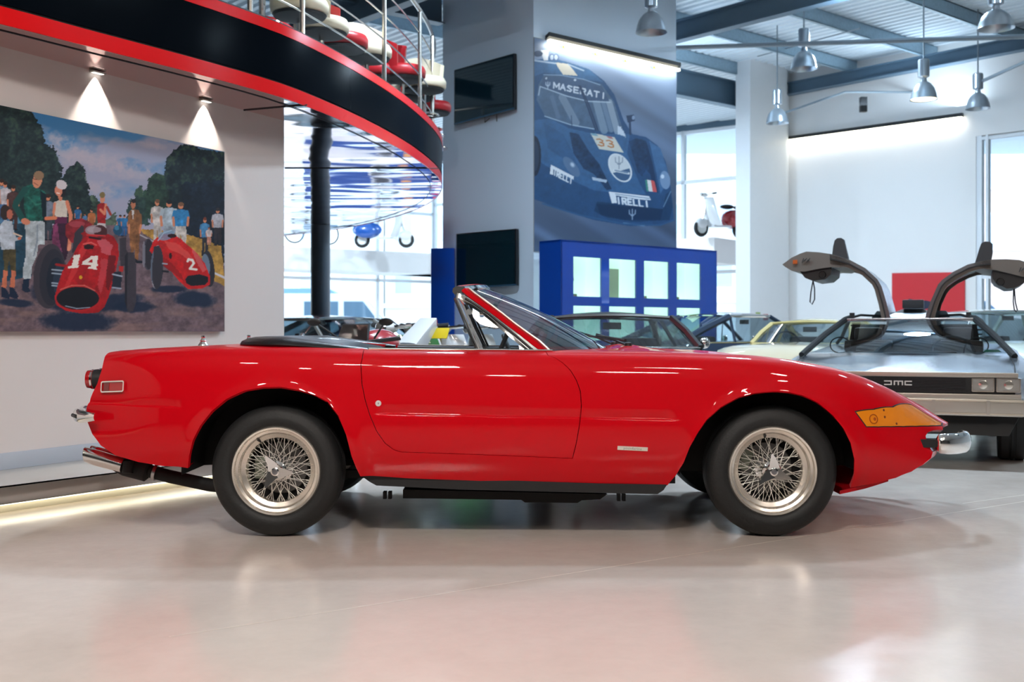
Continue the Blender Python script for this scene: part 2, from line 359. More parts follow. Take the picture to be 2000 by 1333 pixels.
# ---- bar stools on the deck
def make_stool(cm, label):
    t = thing('bar_stool', label, 'stool', group=None)
    MB().lathe([(0, .05), (.02, .05), (.05, .035), (.18, .018), (.21, .008), (.215, 0), (0, 0)], n=24).build('base', CHROME, t)
    MB().tube([(0, 0, .03), (0, 0, .43)], .026, 10).build('pole', CHROME, t)
    b = MB().tube([(.17*math.cos(a), (.17*math.sin(a)), .16) for a in np.linspace(0, 2*PI, 24, endpoint=False)], .011, 6, closed=True); b.tube([(-.17, 0, .16), (.17, 0, .16)], .009, 6); b.build('foot_ring', CHROME, t)
    MB().lathe([(0, .42), (.14, .42), (.22, .43), (.235, .45), (0, .45)], n=24).build('seat_pan', BLACK, t)
    MB().lathe([(0, .45), (.22, .45), (.25, .47), (.255, .53), (.235, .57), (0, .585)], n=28).build('seat', cm, t, auto=60)
    n = 15; v = []
    for i in range(n):
        a = math.radians(20+140*i/(n-1)); h = .24+.10*math.sin(PI*i/(n-1))
        for r, z in ((.20, .50), (.25, .50), (.275, .52+h), (.225, .52+h)): v.append((r*math.cos(a), r*math.sin(a), z))
    MB().add(v, [(i*4+k, i*4+(k+1) % 4, i*4+4+(k+1) % 4, i*4+4+k) for i in range(n-1) for k in range(4)]+[(0, 1, 2, 3), tuple(range(4*n-4, 4*n))]).build('backrest', cm, t, auto=50)
    return t
RL = mat('red_leather', (.42, .012, .018), .4, noise=.15, nscale=6); CL = mat('cream_leather', (.72, .62, .46), .45, noise=.1, nscale=6)
# ---- stools placed by pixel column and depth
st0 = {}
spots = [(512, 9.0, 'c', 0, 'cream leather bar stool behind the railing, leftmost one'), (585, 9.75, 'c', 1.2, 'cream leather bar stool by the second railing post, its black seat pan showing'),
         (628, 10.35, 'c', 2.4, 'cream leather bar stool just right of the second railing post'), (668, 10.9, 'r', 2, 'red leather bar stool left of the wide railing gap'), (716, 11.3, 'c', .6, 'cream leather bar stool low behind the middle of the railing'),
         (745, 12.2, 'r', -.6, 'red leather bar stool with its back beside the third post'), (786, 12.2, 'r', 1.8, 'red leather bar stool just right of the third post'),
         (808, 13.2, 'c', -1, 'cream leather bar stool near the curve of the railing'), (828, 12.75, 'c', .3, 'cream leather bar stool at the fourth post'), (842, 14.1, 'r', 2.2, 'red leather bar stool at the far bend of the railing'),
         (540, 11.5, 'r', 2.8, 'red leather bar stool further back at the left of the railing'), (700, 13.6, 'r', .2, 'red leather bar stool in the back row, left one'), (770, 14.3, 'c', 2.9, 'cream leather bar stool in the back row, right one')]
for (px, Y, c_, rz, lb) in spots:
    if c_ not in st0: o = st0[c_] = make_stool(CL if c_ == 'c' else RL, lb); 
    else: o = dup(st0[c_])
    o['label'] = lb; o['category'] = 'stool'; o['group'] = 'bar stools on the mezzanine'
    o.location = (PX(px, Y), Y, 3.29); o.rotation_euler = (0, 0, rz)
# ---- steel post under the mezzanine
Yp = 18.4; x0, x1 = PX(607, Yp), PX(645, Yp)
PG = mat('post_dark_grey', (.10, .12, .14), .45, noise=.1)
b = MB().tube([((x0+x1)/2, Yp, 0), ((x0+x1)/2, Yp, 2.735)], (x1-x0)/2, 24); o = b.build('pillar', PG, None)
tag(o, 'dark grey round steel post under the mezzanine', 'pillar')
# ---- wall washer spots
SPT = mat('spot_housing', (.5, .5, .42), .4, .5)
for (px, Yl, lb) in ((186, None, 'small recessed downlight at the wall head above the painting, left one'), (398, None, 'small recessed downlight at the wall head above the painting, right one')):
    k = (px-CX)/F; t = (k*W0.y-W0.x)/(DW.x-k*DW.y); p = lw(t, 2.735, .024)
    t_ = thing('downlight', lb, 'light', tuple(p)); t_.rotation_euler = (0, 0, math.atan2(DW.y, DW.x))
    MB().box((-.055, -.02, -.012), (.055, .02, 0)).build('housing', SPT, t_, bevel=.003)
    MB().box((-.04, -.014, -.014), (.04, .014, -.0125)).build('lens', emat('spot_glow', (1, .97, .9), 4), t_)
    l = bpy.data.lights.new('wall_spot', 'SPOT'); l.energy = 75; l.spot_size = math.radians(76); l.spot_blend = .5; l.shadow_soft_size = .012; l.color = (1, .93, .84)
    o = bpy.data.objects.new('wall_spot', l); COL.objects.link(o); o.location = p+UP*-.02-NW*.0; d = (lw(t, 1.7, .018)-(p))
    o.rotation_euler = d.to_track_quat('-Z', 'Y').to_euler()
# ---- central pier with screens, banner and blue display cabinet
C0 = Vector((PX(1042, 15.4), 15.4, 0))
HR = 7.6
LB = 2.93; LA = 2.06
struct(MB().prism([C0, C0+E1*LB, C0+E1*LB+E2*LA, C0+E2*LA], UP*6.9).build('wall_pier', GREYW))
n1_ = Vector((E1.y, -E1.x, 0)); n2_ = -E1   # outward normals of banner face and screen face
# banner LED bar
z = 5.02
def bf(t, z, off=.0): return C0+E1*t+n1_*off+UP*z
def line_t(px, base, d): k = (px-CX)/F; return (k*base.y-base.x)/(d.x-k*d.y)
ta, tb_ = line_t(1063, C0, E1), LB
led = thing('led_bar', 'long glowing LED bar above the racing car banner', 'light', tuple(bf(ta, 5.02, .05)))
def addto(t, o): o.parent = t; o.matrix_parent_inverse = t.matrix_world.inverted() if False else Matrix.Translation(-t.location); return o
LEDM = emat('led_white', (1, .96, .78), 7)
addto(led, MB().prism([bf(ta, 5.02, .02), bf(tb_, 5.02, .02), bf(tb_, 5.06, .10), bf(ta, 5.06, .10)], UP*.055).build('housing', BLACK))
addto(led, MB().prism([bf(ta+.02, 4.985, .04), bf(tb_-.02, 4.985, .04), bf(tb_-.02, 4.985, .10), bf(ta+.02, 4.985, .10)], UP*.035).build('diffuser', LEDM))
for k in range(4): t = ta+.3+.62*k; addto(led, MB().prism([bf(t, 4.95, .05), bf(t+.05, 4.95, .05), bf(t+.05, 4.95, .08), bf(t, 4.95, .08)], UP*.035).build('clip', mat('clip_yellow', (.5, .42, .02), .5)))
l = area('led_bar_glow', bf((ta+tb_)/2, 4.97, .10), bf((ta+tb_)/2, 3.4, 0), tb_-ta, .05, 16, (1, .97, .85)); zax = (UP*.93+n1_*.37).normalized(); xax = E1.copy(); yax = zax.cross(xax)
l.rotation_euler = Matrix(((xax.x, yax.x, zax.x), (xax.y, yax.y, zax.y), (xax.z, yax.z, zax.z))).to_euler()
# screens
def screen(px0, px1, yt0, yt1, yb0, yb1, label, face=C0):
    # corner pixels; panel stands off the pier on a bracket
    zt = []; Yl = 15.9; 
    k0, k1 = (px0-CX)/F, (px1-CX)/F
    d = Vector((.0, .0, 0))
    tR = line_t(px1, C0+n2_*.10, E2); R_ = C0+n2_*.10+E2*tR; tL = line_t(px0, C0+n2_*.14, E2); L_ = C0+n2_*.14+E2*tL
    P = [Vector((L_.x, L_.y, PZ(yb0, L_.y))), Vector((R_.x, R_.y, PZ(yb1, R_.y))), Vector((R_.x, R_.y, PZ(yt1, R_.y))), Vector((L_.x, L_.y, PZ(yt0, L_.y)))]
    t = thing('television', label, 'television', tuple((P[0]+P[1])/2))
    c = sum(P, Vector())/4; nn = (P[1]-P[0]).cross(P[3]-P[0]).normalized(); 
    if nn.y > 0: nn = -nn
    inner = [c+(p-c)*.965+nn*.002 for p in P]
    addto(t, MB().prism(P, -nn*.05).build('casing', mat('tv_casing', (.008, .009, .011), .3), bevel=.004))
    addto(t, MB().prism(inner, -nn*.001).build('screen', mat('tv_glass', (.003, .010, .020), .05, coat=1, noise=.6, nscale=2, dark=(.002, .022, .030))))
    bot = [P[0]+nn*.003, P[1]+nn*.003, P[1]+nn*.003+(P[2]-P[1])*.028, P[0]+nn*.003+(P[3]-P[0])*.028]
    addto(t, MB().prism(bot, -nn*.004).build('lower_trim', mat('tv_trim_blue', (.05, .12, .20), .25, .3)))
    addto(t, MB().prism([c-nn*.05+Vector((0, 0, -.1))-E2*.1, c-nn*.05+Vector((0, 0, -.1))+E2*.1, c-nn*.05+Vector((0, 0, .1))+E2*.1, c-nn*.05+Vector((0, 0, .1))-E2*.1], -n2_*.06 if False else E1*.12).build('wall_bracket', BLACK))
    return t, P
t, P = screen(887, 1004, 137, 104, 244, 213, 'flat television high on the grey pier')
addto(t, MB().tube([P[0]*.5+P[1]*.5+E1*.03, P[0]*.5+P[1]*.5+UP*-.07+E1*.03, P[0]*.42+P[1]*.58+UP*-.03+E1*.03], .006, 5).build('cable', BLACK))
addto(t, MB().tube([P[0]*.33+P[1]*.67+E1*.06, P[0]*.33+P[1]*.67+UP*-.09+E1*.06], .006, 5).build('cable', BLACK))
screen(891, 1008, 457, 447, 565, 558, 'flat television low on the grey pier, left of the blue cabinet')
# blue cabinet
K0 = Vector((PX(1095, 14.84), 14.84, 0)); KH = 2.215
BLU = mat('gloss_blue_cabinet', (.004, .055, .36), .12, coat=1., noise=.12, nscale=3)
cab = thing('display_cabinet', 'tall gloss blue display cabinet with lit windows around the pier', 'cabinet', tuple(K0))
tl = line_t(1400, K0, E1)
def kf(t, z, off=0.): return K0+E1*t+n1_*off+UP*z
# front board with window openings
cols = [(1120, 1175), (1190, 1243), (1258, 1307), (1322, 1369)]
cc_ = [(line_t(a, K0, E1), line_t(b_, K0, E1)) for a, b_ in cols]
def zz(py, t): Y = (K0+E1*t).y; return PZ(py, Y)
rows = [(zz(579, cc_[0][0]), zz(501.5, cc_[0][0])), (.88, zz(597.5, cc_[0][0])), (.25, .72)]
b = MB(); xs = [0]+[v for p in cc_ for v in p]+[tl]; zs_ = [0, rows[2][0], rows[2][1], rows[1][0], rows[1][1], rows[0][0], rows[0][1], KH]
for i in range(len(xs)-1):
    for j in range(len(zs_)-1):
        if i % 2 == 1 and j % 2 == 1: continue
        b.prism([kf(xs[i], zs_[j]), kf(xs[i+1], zs_[j]), kf(xs[i+1], zs_[j+1]), kf(xs[i], zs_[j+1])], -n1_*.03)
o = b.build('front_panel', BLU); addto(cab, o)
b = MB(); b.prism([K0+E2*.0, K0+E2*.42, K0+E2*.42+UP*KH, K0+UP*KH], E1*.03); addto(cab, b.build('side_panel', BLU))
b = MB(); b.prism([kf(0, KH-.03), kf(tl, KH-.03), kf(tl, KH-.03)+E2*.42, kf(0, KH-.03)+E2*.42], UP*.03); addto(cab, b.build('top_panel', BLU))
b = MB(); b.prism([kf(tl-.03, 0), kf(tl, 0), kf(tl, 0)+E2*.42, kf(tl-.03, 0)+E2*.42], UP*KH); addto(cab, b.build('side_panel', BLU))
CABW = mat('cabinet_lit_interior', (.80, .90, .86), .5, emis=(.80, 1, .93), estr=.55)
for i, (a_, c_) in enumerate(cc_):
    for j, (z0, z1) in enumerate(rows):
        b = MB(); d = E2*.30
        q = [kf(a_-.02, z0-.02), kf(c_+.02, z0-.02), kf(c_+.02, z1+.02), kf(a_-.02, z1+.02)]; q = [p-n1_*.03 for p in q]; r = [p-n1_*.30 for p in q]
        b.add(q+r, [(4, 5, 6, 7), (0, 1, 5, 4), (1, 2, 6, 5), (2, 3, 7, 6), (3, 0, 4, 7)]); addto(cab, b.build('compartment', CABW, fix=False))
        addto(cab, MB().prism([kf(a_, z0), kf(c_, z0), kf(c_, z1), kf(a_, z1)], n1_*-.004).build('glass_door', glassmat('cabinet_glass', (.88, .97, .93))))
# things in the cabinet
dm = [mat('display_grey', (.25, .28, .28), .5), mat('display_beige', (.55, .52, .36), .5), mat('display_brown', (.2, .16, .09), .5)]
def item(i, z, dz, w_, m_, name, lb, cat, off=-.16, t_=.25):
    a_, c_ = cc_[i]; t = a_+(c_-a_)*t_; o = MB().prism([kf(t, z, off), kf(t+w_, z, off), kf(t+w_*1.0, z, off-.08), kf(t, z, off-.08)], UP*dz).build(name, m_, bevel=.01); return tag(o, lb, cat)
item(1, rows[0][0]-.018, .42, .26, dm[1], 'gift_box', 'beige box in the second upper window of the blue cabinet', 'box', -.10, .06)
for i, nm in ((0, 'first'), (2, 'third'), (3, 'fourth')):
    item(i, rows[0][0]-.018, .055, .12, dm[2], 'small_box', 'small brown box at the foot of the %s upper cabinet window' % nm, 'box', -.08, .05)
    t = MB(); a_, c_ = cc_[i]; tt_ = a_+(c_-a_)*.20; z = rows[0][0]
    t.tube([kf(tt_, z, -.2)-UP*.015, kf(tt_, z+.22, -.2)], .008, 6); t.prism([kf(tt_-.04, z+.22, -.18), kf(tt_+.08, z+.22, -.18), kf(tt_+.06, z+.50, -.24), kf(tt_-.03, z+.50, -.24)], -n1_*.02)
    tag(t.build('display_stand', dm[0]), 'grey tilted plaque stand in the %s upper cabinet window' % nm, 'stand')
# the blue panel on the other side of the pier
Q0 = Vector((PX(841.5, 16.4), 16.4, 0))
o = MB().prism([Q0, Q0+Vector((.35, -.06, 0)), Q0+Vector((.35, .5, 0)), Q0+Vector((-.0, .35, 0))], UP*2.215).build('blue_panel', BLU, bevel=.01); tag(o, 'narrow gloss blue panel at the far left side of the pier', 'panel')
# ---- steel roof: beams, purlins, corrugated deck
BS = mat('beam_blue_grey', (.085, .145, .205), .45, noise=.1); BL = mat('beam_light_flange', (.45, .52, .58), .45); GALV = mat('galvanised_steel', (.34, .48, .58), .42, .35, noise=.35, nscale=22)
def ibeam(name, a, c, z0, z1, w_=.17, m=BS):
    a = Vector((a[0], a[1], 0)); c = Vector((c[0], c[1], 0)); d = (c-a).normalized(); n = Vector((-d.y, d.x, 0))
    b = MB()
    for (wa, za, zb_) in ((w_, z0, z0+.018), (.012, z0+.018, z1-.018), (w_, z1-.018, z1)):
        b.prism([a-n*wa/2+UP*za, c-n*wa/2+UP*za, c+n*wa/2+UP*za, a+n*wa/2+UP*za], UP*(zb_-za))
    return struct(b.build(name, m))
def gp(px, Y): return Vector((PX(px, Y), Y, 0))
pA = gp(1321, 17.9); ibeam('trim_3', pA+E2*2.5, pA-E2*12, 5.6, 5.93)
pC = gp(1321, 21.95); ibeam('trim_4', pC-E1*5, pC+E1*5.3, 5.6, 6.12, .2)
pB = pC+E1*3.03; ibeam('trim_5', pB, pB-E2*14, 5.95, 6.20, .2)
ibeam('trim_6', pC-E1*12+E2*3.5, pC+E1*2+E2*3.5, 5.9, 6.2)
ibeam('trim_7', gp(868, 15.5)+E2*-2.0-E1*.7, gp(868, 15.5)+E2*8-E1*.7, 5.35, 5.7)
ibeam('trim_8', C0+E2*LA-E1*7+n2_*0, C0+E2*LA-E1*.02, 5.62, 6.05)
q0 = 14.37
for k, q in enumerate((16.0, 14.37, 12.75, 11.1, 9.45, 7.8, 6.1)):
    base = E2*q; b = MB(); a = base+E1*-4; c = base+E1*22; n = E2*.035
    b.prism([a-n+UP*6.2, c-n+UP*6.2, c+n+UP*6.2, a+n+UP*6.2], UP*.02); b.prism([a-n+UP*6.2, c-n+UP*6.2, c-n+E2*.008+UP*6.2, a-n+E2*.008+UP*6.2], UP*.24); b.prism([a-n+UP*6.42, c-n+UP*6.42, c+n+UP*6.42, a+n+UP*6.42], UP*.02)
    struct(b.build('trim_%d' % (9+k), GALV))
DK = mat('roof_deck_white', (.62, .70, .76), .5, noise=.05, nscale=3)
v = []; f = []; n = 0; per = .20
prof = [(0, 0), (.07, 0), (.095, .045), (.165, .045), (.19, 0)]
us_ = []
for k in range(-60, 120):
    for (a, h) in prof: us_.append((k*per+a, h))
for (a, h) in us_: v += [E1*a+E2*-8+UP*(6.44+h), E1*a+E2*26+UP*(6.44+h)]
f = [(2*i, 2*i+1, 2*i+3, 2*i+2) for i in range(len(us_)-1)]
struct(mesh('ceiling', v, f, DK), 'white corrugated steel roof deck')
struct(mesh('ceiling_cover', [(-16, -9, 6.6), (24, -9, 6.6), (24, 35.5, 6.6), (-16, 35.5, 6.6)], [(0, 1, 2, 3)], DK)); bpy.data.objects['ceiling_cover'].name = 'ceiling.001'
# tie rods
TR_ = mat('tie_rod_grey', (.22, .27, .31), .4, .2)
def rod(pts, r, lb): 
    o = MB().tube(pts, r, 8).build('tie_rod', TR_); tag(o, lb, 'rod', kind='structure')
def g3(px, py, Y): return Vector((PX(px, Y), Y, PZ(py, Y)))
rod([g3(1300, 94, 17.5), g3(2080, 69, 15.0)], .035, 'long horizontal grey tie rod in front of the roof beams')
rod([g3(1528, 222, 21), g3(1650, 180, 21.5), g3(1870, 180, 22)], .022, 'thin bent tie rod under the far beam')
rod([g3(1915, 160, 19), g3(2060, 95, 17)], .03, 'diagonal tie rod at the upper right')
rod([g3(1480, 110, 22), g3(1680, 55, 19)], .012, 'thin diagonal wire between purlins')
# pendant lamps
LS = mat('lamp_aluminium', (.50, .56, .62), .28, .85, noise=.15, nscale=10); LW = mat('lamp_inner_white', (.75, .78, .8), .4)
def lamp(px, ytop, ybot, Y, wpx, lb, lit=False, cord=.6):
    s_ = wpx*Y/F/2; zb = PZ(ybot, Y); zt = PZ(ytop, Y); h = zt-zb
    t = thing('pendant_lamp', lb, 'lamp', (PX(px, Y), Y, zb), group='pendant lamps under the roof')
    MB().lathe([(s_, 0), (s_*.97, .02*h), (s_*.90, .14*h), (s_*.76, .27*h), (s_*.52, .37*h), (s_*.30, .42*h), (s_*.28, .42*h), (s_*.5, .35*h), (s_*.73, .25*h), (s_*.87, .13*h), (s_*.94, .02*h), (s_, 0)], n=32).build('shade', LS, t, auto=50)
    MB().lathe([(0, .42*h), (s_*.24, .42*h), (s_*.20, .50*h), (s_*.22, .51*h), (s_*.42, .54*h), (s_*.42, .92*h), (s_*.36, .95*h), (0, .95*h)], n=16).build('gear_housing', LS, t, auto=30)
    MB().tube([(0, 0, .94*h), (0, 0, h), (0, 0, max(h, 6.44-zb))], .012, 6).build('suspension', TR_, t)
    if lit: MB().lathe([(0, .03), (s_*.9, .02), (s_*.9, .01), (0, .01)], n=24).build('bulb_glow', emat('warm_bulb', (1, .78, .45), 5), t)
    else: MB().lathe([(0, .33*h), (s_*.5, .30*h), (s_*.7, .2*h)], n=24).build('reflector', LW, t)
    return t
lamp(1272, -30, 64, 14.2, 62, 'grey pendant lamp in front of the banner pier')
lamp(1570, 52, 135, 17, 52, 'grey pendant lamp crossing the long tie rod')
lamp(1518, 172, 241, 20, 44, 'grey pendant lamp at the end of the thick beam')
lamp(1804, 112, 195, 17.6, 52, 'grey pendant lamp with its bulb glowing warm', True)
lamp(1945, -30, 56, 13, 70, 'grey pendant lamp cropped at the top right corner')
lamp(1910, 140, 213, 19, 47, 'grey pendant lamp furthest right, hanging low by the window')
# ---- right wall, far pier, window walls
R0 = gp(1533, 23.8); R1 = gp(1883, 21.15); DR = (R1-R0).normalized(); NR = Vector((-DR.y, DR.x, 0))
if NR.y < 0: NR = -NR
def rw(t, z, off=0.): return R0+DR*t-NR*off+UP*z
LR = (R1-R0).length
tw0 = line_t(1906, R0, DR)
struct(MB().prism([rw(-.02, 0), rw(tw0, 0), rw(tw0, 6.5), rw(-.02, 6.5)], NR*.3).build('wall_right', WHITE))
ztop = PZ(266, rw(tw0, 0).y)
struct(MB().prism([rw(tw0, ztop), rw(tw0+6, ztop), rw(tw0+6, 6.5), rw(tw0, 6.5)], NR*.3).build('wall_right.001', WHITE))
FRM = mat('window_frame_white', (.78, .82, .86), .4)
wr = thing('window_1', 'tall right-hand window with white frame', 'window', tuple(rw(tw0, 0))); del wr['category']; wr['kind'] = 'structure'
b = MB(); 
for (a_, c_) in ((0, .10), (.17, .22), (2.9, 3.0)): addto(wr, MB().prism([rw(tw0+a_, 0, -.02), rw(tw0+c_, 0, -.02), rw(tw0+c_, ztop, -.02), rw(tw0+a_, ztop, -.02)], NR*.12).build('window_frame', FRM))
for z_ in (PZ(545, 21), ztop-.08): addto(wr, MB().prism([rw(tw0, z_, -.03), rw(tw0+6, z_, -.03), rw(tw0+6, z_+.06, -.03), rw(tw0, z_+.06, -.03)], NR*.08).build('window_frame', FRM))
addto(wr, MB().prism([rw(tw0+.1, 0, -.09), rw(tw0+6, 0, -.09), rw(tw0+6, ztop, -.09), rw(tw0+.1, ztop, -.09)], NR*.01).build('pane', GLASS))
# LED bar on the right wall
led2 = thing('led_bar', 'long thin LED bar at the top of the white right wall', 'light', tuple(rw(.1, 5.0, .05)))
addto(led2, MB().prism([rw(.02, 5.03, .02), rw(LR, 5.03, .02), rw(LR, 5.03, .10), rw(.02, 5.03, .10)], UP*.07).build('housing', BLACK))
addto(led2, MB().prism([rw(.04, 4.98, .02), rw(LR-.02, 4.98, .02), rw(LR-.02, 4.98, .10), rw(.04, 4.98, .10)], UP*.05).build('diffuser', LEDM))
l = area('led_bar_glow', rw(LR/2, 4.96, .14), rw(LR/2, 3.0, 0), LR, .05, 10, (1, .98, .93)); zax = (UP*.93-NR*.37).normalized(); xax = DR.copy(); yax = zax.cross(xax)
l.rotation_euler = Matrix(((xax.x, yax.x, zax.x), (xax.y, yax.y, zax.y), (xax.z, yax.z, zax.z))).to_euler()
# red poster on the right wall
def rt(px): return line_t(px, R0-NR*.03, DR)
ta, tb_ = rt(1742), rt(1884); 
ps = MB().prism([rw(ta, 1.30, .03), rw(tb_, 1.30, .03), rw(tb_, PZ(532, rw(tb_, 0).y), .03), rw(ta, PZ(534, rw(ta, 0).y), .03)], NR*.03)
pst = thing('poster', 'large plain red canvas with a dark smudge on the white wall behind the silver car', 'poster', tuple(rw(ta, 1.3, .03)))
addto(pst, ps.build('canvas', mat('poster_red', (.62, .018, .025), .5, noise=.08)))
b = MB(); 
blob = [(1765, 602), (1768, 590), (1776, 584), (1786, 586), (1797, 590), (1808, 587), (1820, 590), (1822, 597), (1812, 603), (1800, 606), (1780, 608)]
b.prism([rw(rt(a), PZ(y, rw(rt(a), 0).y), .034) for a, y in blob], -NR*.002); addto(pst, b.build('dark_print', mat('poster_print', (.01, .015, .04), .5)))
# small signs beside the far pier
for (a, y, c, lb) in ((1480, 616, (.25, .32, .12), 'tiny green sign on the far white pier'), (1495, 620, (.35, .03, .03), 'tiny dark red box on the far white pier')):
    p = g3(a, y, 22.3); o = bx('wall_sign', (-.045, -.03, -.06), (.045, .0, .06), mat('sign_%s' % c[0], c, .5)); o.location = p; tag(o, lb, 'sign')
# camera-like thing and bracket under the beam
o = bx('ceiling_speaker', (-.06, -.06, -.28), (.06, .06, .0), BLACK, bevel=.01); o.location = g3(1686, 190, 21.2); tag(o, 'small black loudspeaker hanging under the roof at the right', 'speaker')
# far pier between window and right wall
F0 = gp(1465, 22.5)
tF = line_t(1534, F0, E1)
PV = mat('pier_pale', (.70, .72, .74), .5)
struct(MB().prism([F0, F0+E1*(tF), R0+DR*-.02+NR*.3, F0+E1*tF+E2*1.2, F0+E2*.36], UP*6.5).build('wall_far_pier', PV))
# window wall right of the pier (far) and mezzanine ledge
def winwall(name_i, a, c, zs_, nm, ledge=True, top=6.3):
    a = Vector((a[0], a[1], 0)); c = Vector((c[0], c[1], 0)); d = (c-a).normalized(); n = Vector((-d.y, d.x, 0))
    if n.y < 0: n = -n
    L = (c-a).length
    wn = thing('window_%d' % name_i, 'tall glazed shop front', 'window', tuple(a)); del wn['category']; wn['kind'] = 'structure'
    for z_ in zs_: addto(wn, MB().prism([a+UP*z_, c+UP*z_, c+UP*(z_+.09), a+UP*(z_+.09)], n*.1).build('window_frame', FRM))
    for k in range(nm+1):
        p = a+d*(L*k/nm); addto(wn, MB().prism([p-d*.05, p+d*.05, p+d*.05+UP*top, p-d*.05+UP*top], n*.12).build('window_frame', FRM))
    for k in range(nm):
        p = a+d*(L*k/nm+.05); q = a+d*(L*(k+1)/nm-.05); addto(wn, MB().prism([p+n*.05, q+n*.05, q+n*.05+UP*top, p+n*.05+UP*top], n*.01).build('pane', GLASS))
    if ledge: struct(MB().prism([a+UP*2.69-n*1.6, c+UP*2.69-n*1.6, c+UP*2.69-n*.02, a+UP*2.69-n*.02], UP*.61).build('trim_%d' % (40+name_i), WHITE))
    struct(MB().prism([a+UP*top, c+UP*top, c+UP*6.9, a+UP*6.9], n*.25).build('wall_over_window_%d' % name_i, BS))
    return a, c, d, n
KX = Vector((-2.44, 33.5+1.6, 0)); D1 = Vector((.797, .603, 0)); KA = KX-D1*14; 
wa = winwall(2, KA, KX+D1*.0, (.0, 2.5, 4.6, 6.2), 7)
KB = Vector((5.9, 28.7, 0)); wb_ = winwall(3, KX, KB, (0, 2.5, 4.9, 6.2), 6)
# closing walls out of view, leaving the left side and the space behind the camera as showroom walls
DGW = mat('far_showroom_wall', (.10, .10, .10), .6)
struct(MB().box((-14, -8.2, 0), (20, -8, 6.6)).build('wall_behind', DGW))
struct(MB().box((-14.2, -8, 0), (-14, 27, 6.6)).build('wall_left.001', DGW)); struct(MB().box((20, -8, 0), (20.2, 34, 6.6)).build('wall_right.002', WHITE))
# ---- street outside
ASP = mat('street_paving', (.72, .73, .75), .7, noise=.2, nscale=1)
struct(mesh('ground', [(-90, 26, -.02), (90, 26, -.02), (90, 140, -.02), (-90, 140, -.02)], [(0, 1, 2, 3)], ASP), 'pale street outside')
def building(x0, x1, Y, h, m, cols, rows_, lb, wm, d=8, rz=0., z0=3., sg=None):
    t = thing('building', lb, 'building', ((x0+x1)/2, Y, 0), rz); W_ = x1-x0
    MB().box((-W_/2, 0, -.02), (W_/2, d, h)).build('wall', m, t)
    for i in range(cols):
        for j in range(rows_):
            xx = -W_/2+W_*(i+.5)/cols; z_ = z0+(h-z0)*(j+.15)/rows_; ww = W_/cols*.26; hh = (h-z0)/rows_*.62
            w_ = MB(); w_.box((xx-ww, -.10, z_), (xx+ww, .05, z_+hh)); o = w_.build('window_frame', FRM, t)
            MB().box((xx-ww*.86, -.12, z_+hh*.05), (xx+ww*.86, -.101, z_+hh*.95)).build('pane', wm, o)
    MB().box((-W_/2-.1, -.25, z0-.35), (W_/2+.1, 0, z0-.05)).build('string_course', FRM, t)
    return t
WB = mat('far_window_blue', (.40, .54, .72), .2, coat=.5); PB = mat('facade_pale', (.75, .74, .72), .8, noise=.05); BR = mat('facade_brick', (.55, .42, .38), .8, noise=.2, nscale=8); GBL = mat('facade_grey', (.45, .52, .6), .7)
building(-30, -9, 72, 16, PB, 8, 4, 'pale rendered building across the street on the left', WB)
building(-8.9, 4, 79, 14, PB, 5, 3, 'white building across the street behind the van', WB)
building(5, 16, 64, 18, PB, 4, 5, 'pale building across the street behind the central gap', WB)
building(17.5, 32, 50, 15, BR, 5, 4, 'brick fronted building beyond the right-hand window', WB, z0=4.2)
# ================================================================ red roadster
YC = 6.26
ZT = smooth_interp([-2.2, -2.0, -1.6, -1.2, -.8, 0, .42, .52, .60, .68, .8, .9, 1.1, 1.3, 1.6, 1.9, 2.1, 2.2, 2.30, 2.36],
                   [.885, .905, .928, .940, .94, .93, .912, .915, .930, .925, .903, .889, .868, .848, .806, .728, .650, .600, .535, .505])
ZS = smooth_interp([-2.25, -2.0, -1.6, -1.2, -.7, 0, .5, .9, 1.27, 1.5, 1.7, 1.9, 2.05, 2.2, 2.30, 2.36],
                   [.865, .893, .913, .915, .905, .898, .893, .886, .868, .838, .800, .738, .672, .588, .532, .502])
WH = smooth_interp([-2.25, -1.95, -1.6, -1.147, -.5, 0, .6, 1.27, 1.7, 2.0, 2.2, 2.36], [.70, .79, .845, .88, .862, .858, .862, .88, .855, .81, .755, .70])
BN = smooth_interp([-3, .9, 1.3, 1.8, 2.1, 2.36, 3], [0, 0, .02, .09, .17, .25, .25])
BR = smooth_interp([-3, -2.2, -1.8, -1.4, -1.0, 3], [.13, .13, .06, .01, 0, 0])
RC, FC = (-1.147, .325), (1.268, .325)
ZCR = smooth_interp([-2.2, -1.5, -.8, 0, .9, 2.3], [.645, .628, .607, .590, .572, .56])
def sstep(a, b, x): t = np.clip((x-a)/(b-a), 0, 1); return t*t*(3-2*t)
def Sraw(u, s):
    u = np.asarray(u, float); s = np.asarray(s, float)
    W = WH(u); zs = ZS(u); zt = ZT(u); H = zs-.19
    one = np.ones_like(W)
    C = [(W-.10, .19*one), (W-.045, .19+.13*H), (W+.012, .19+.34*H), (W+.012, .19+.58*H), (W-.015, .19+.84*H),
         (W-.055, zs+.012), (W-.26, zs+.012), (.34*one, zt), (0*one, zt)]
    B = bspline(C, s, 9)
    y = sum(b*c[0] for b, c in zip(B, C)); z = sum(b*c[1] for b, c in zip(B, C))
    k = np.clip(np.abs(y)/.7, 0, 1.3)
    x = u-BN(u)*k**2.6+BR(u)*k**3
    return x, y, z
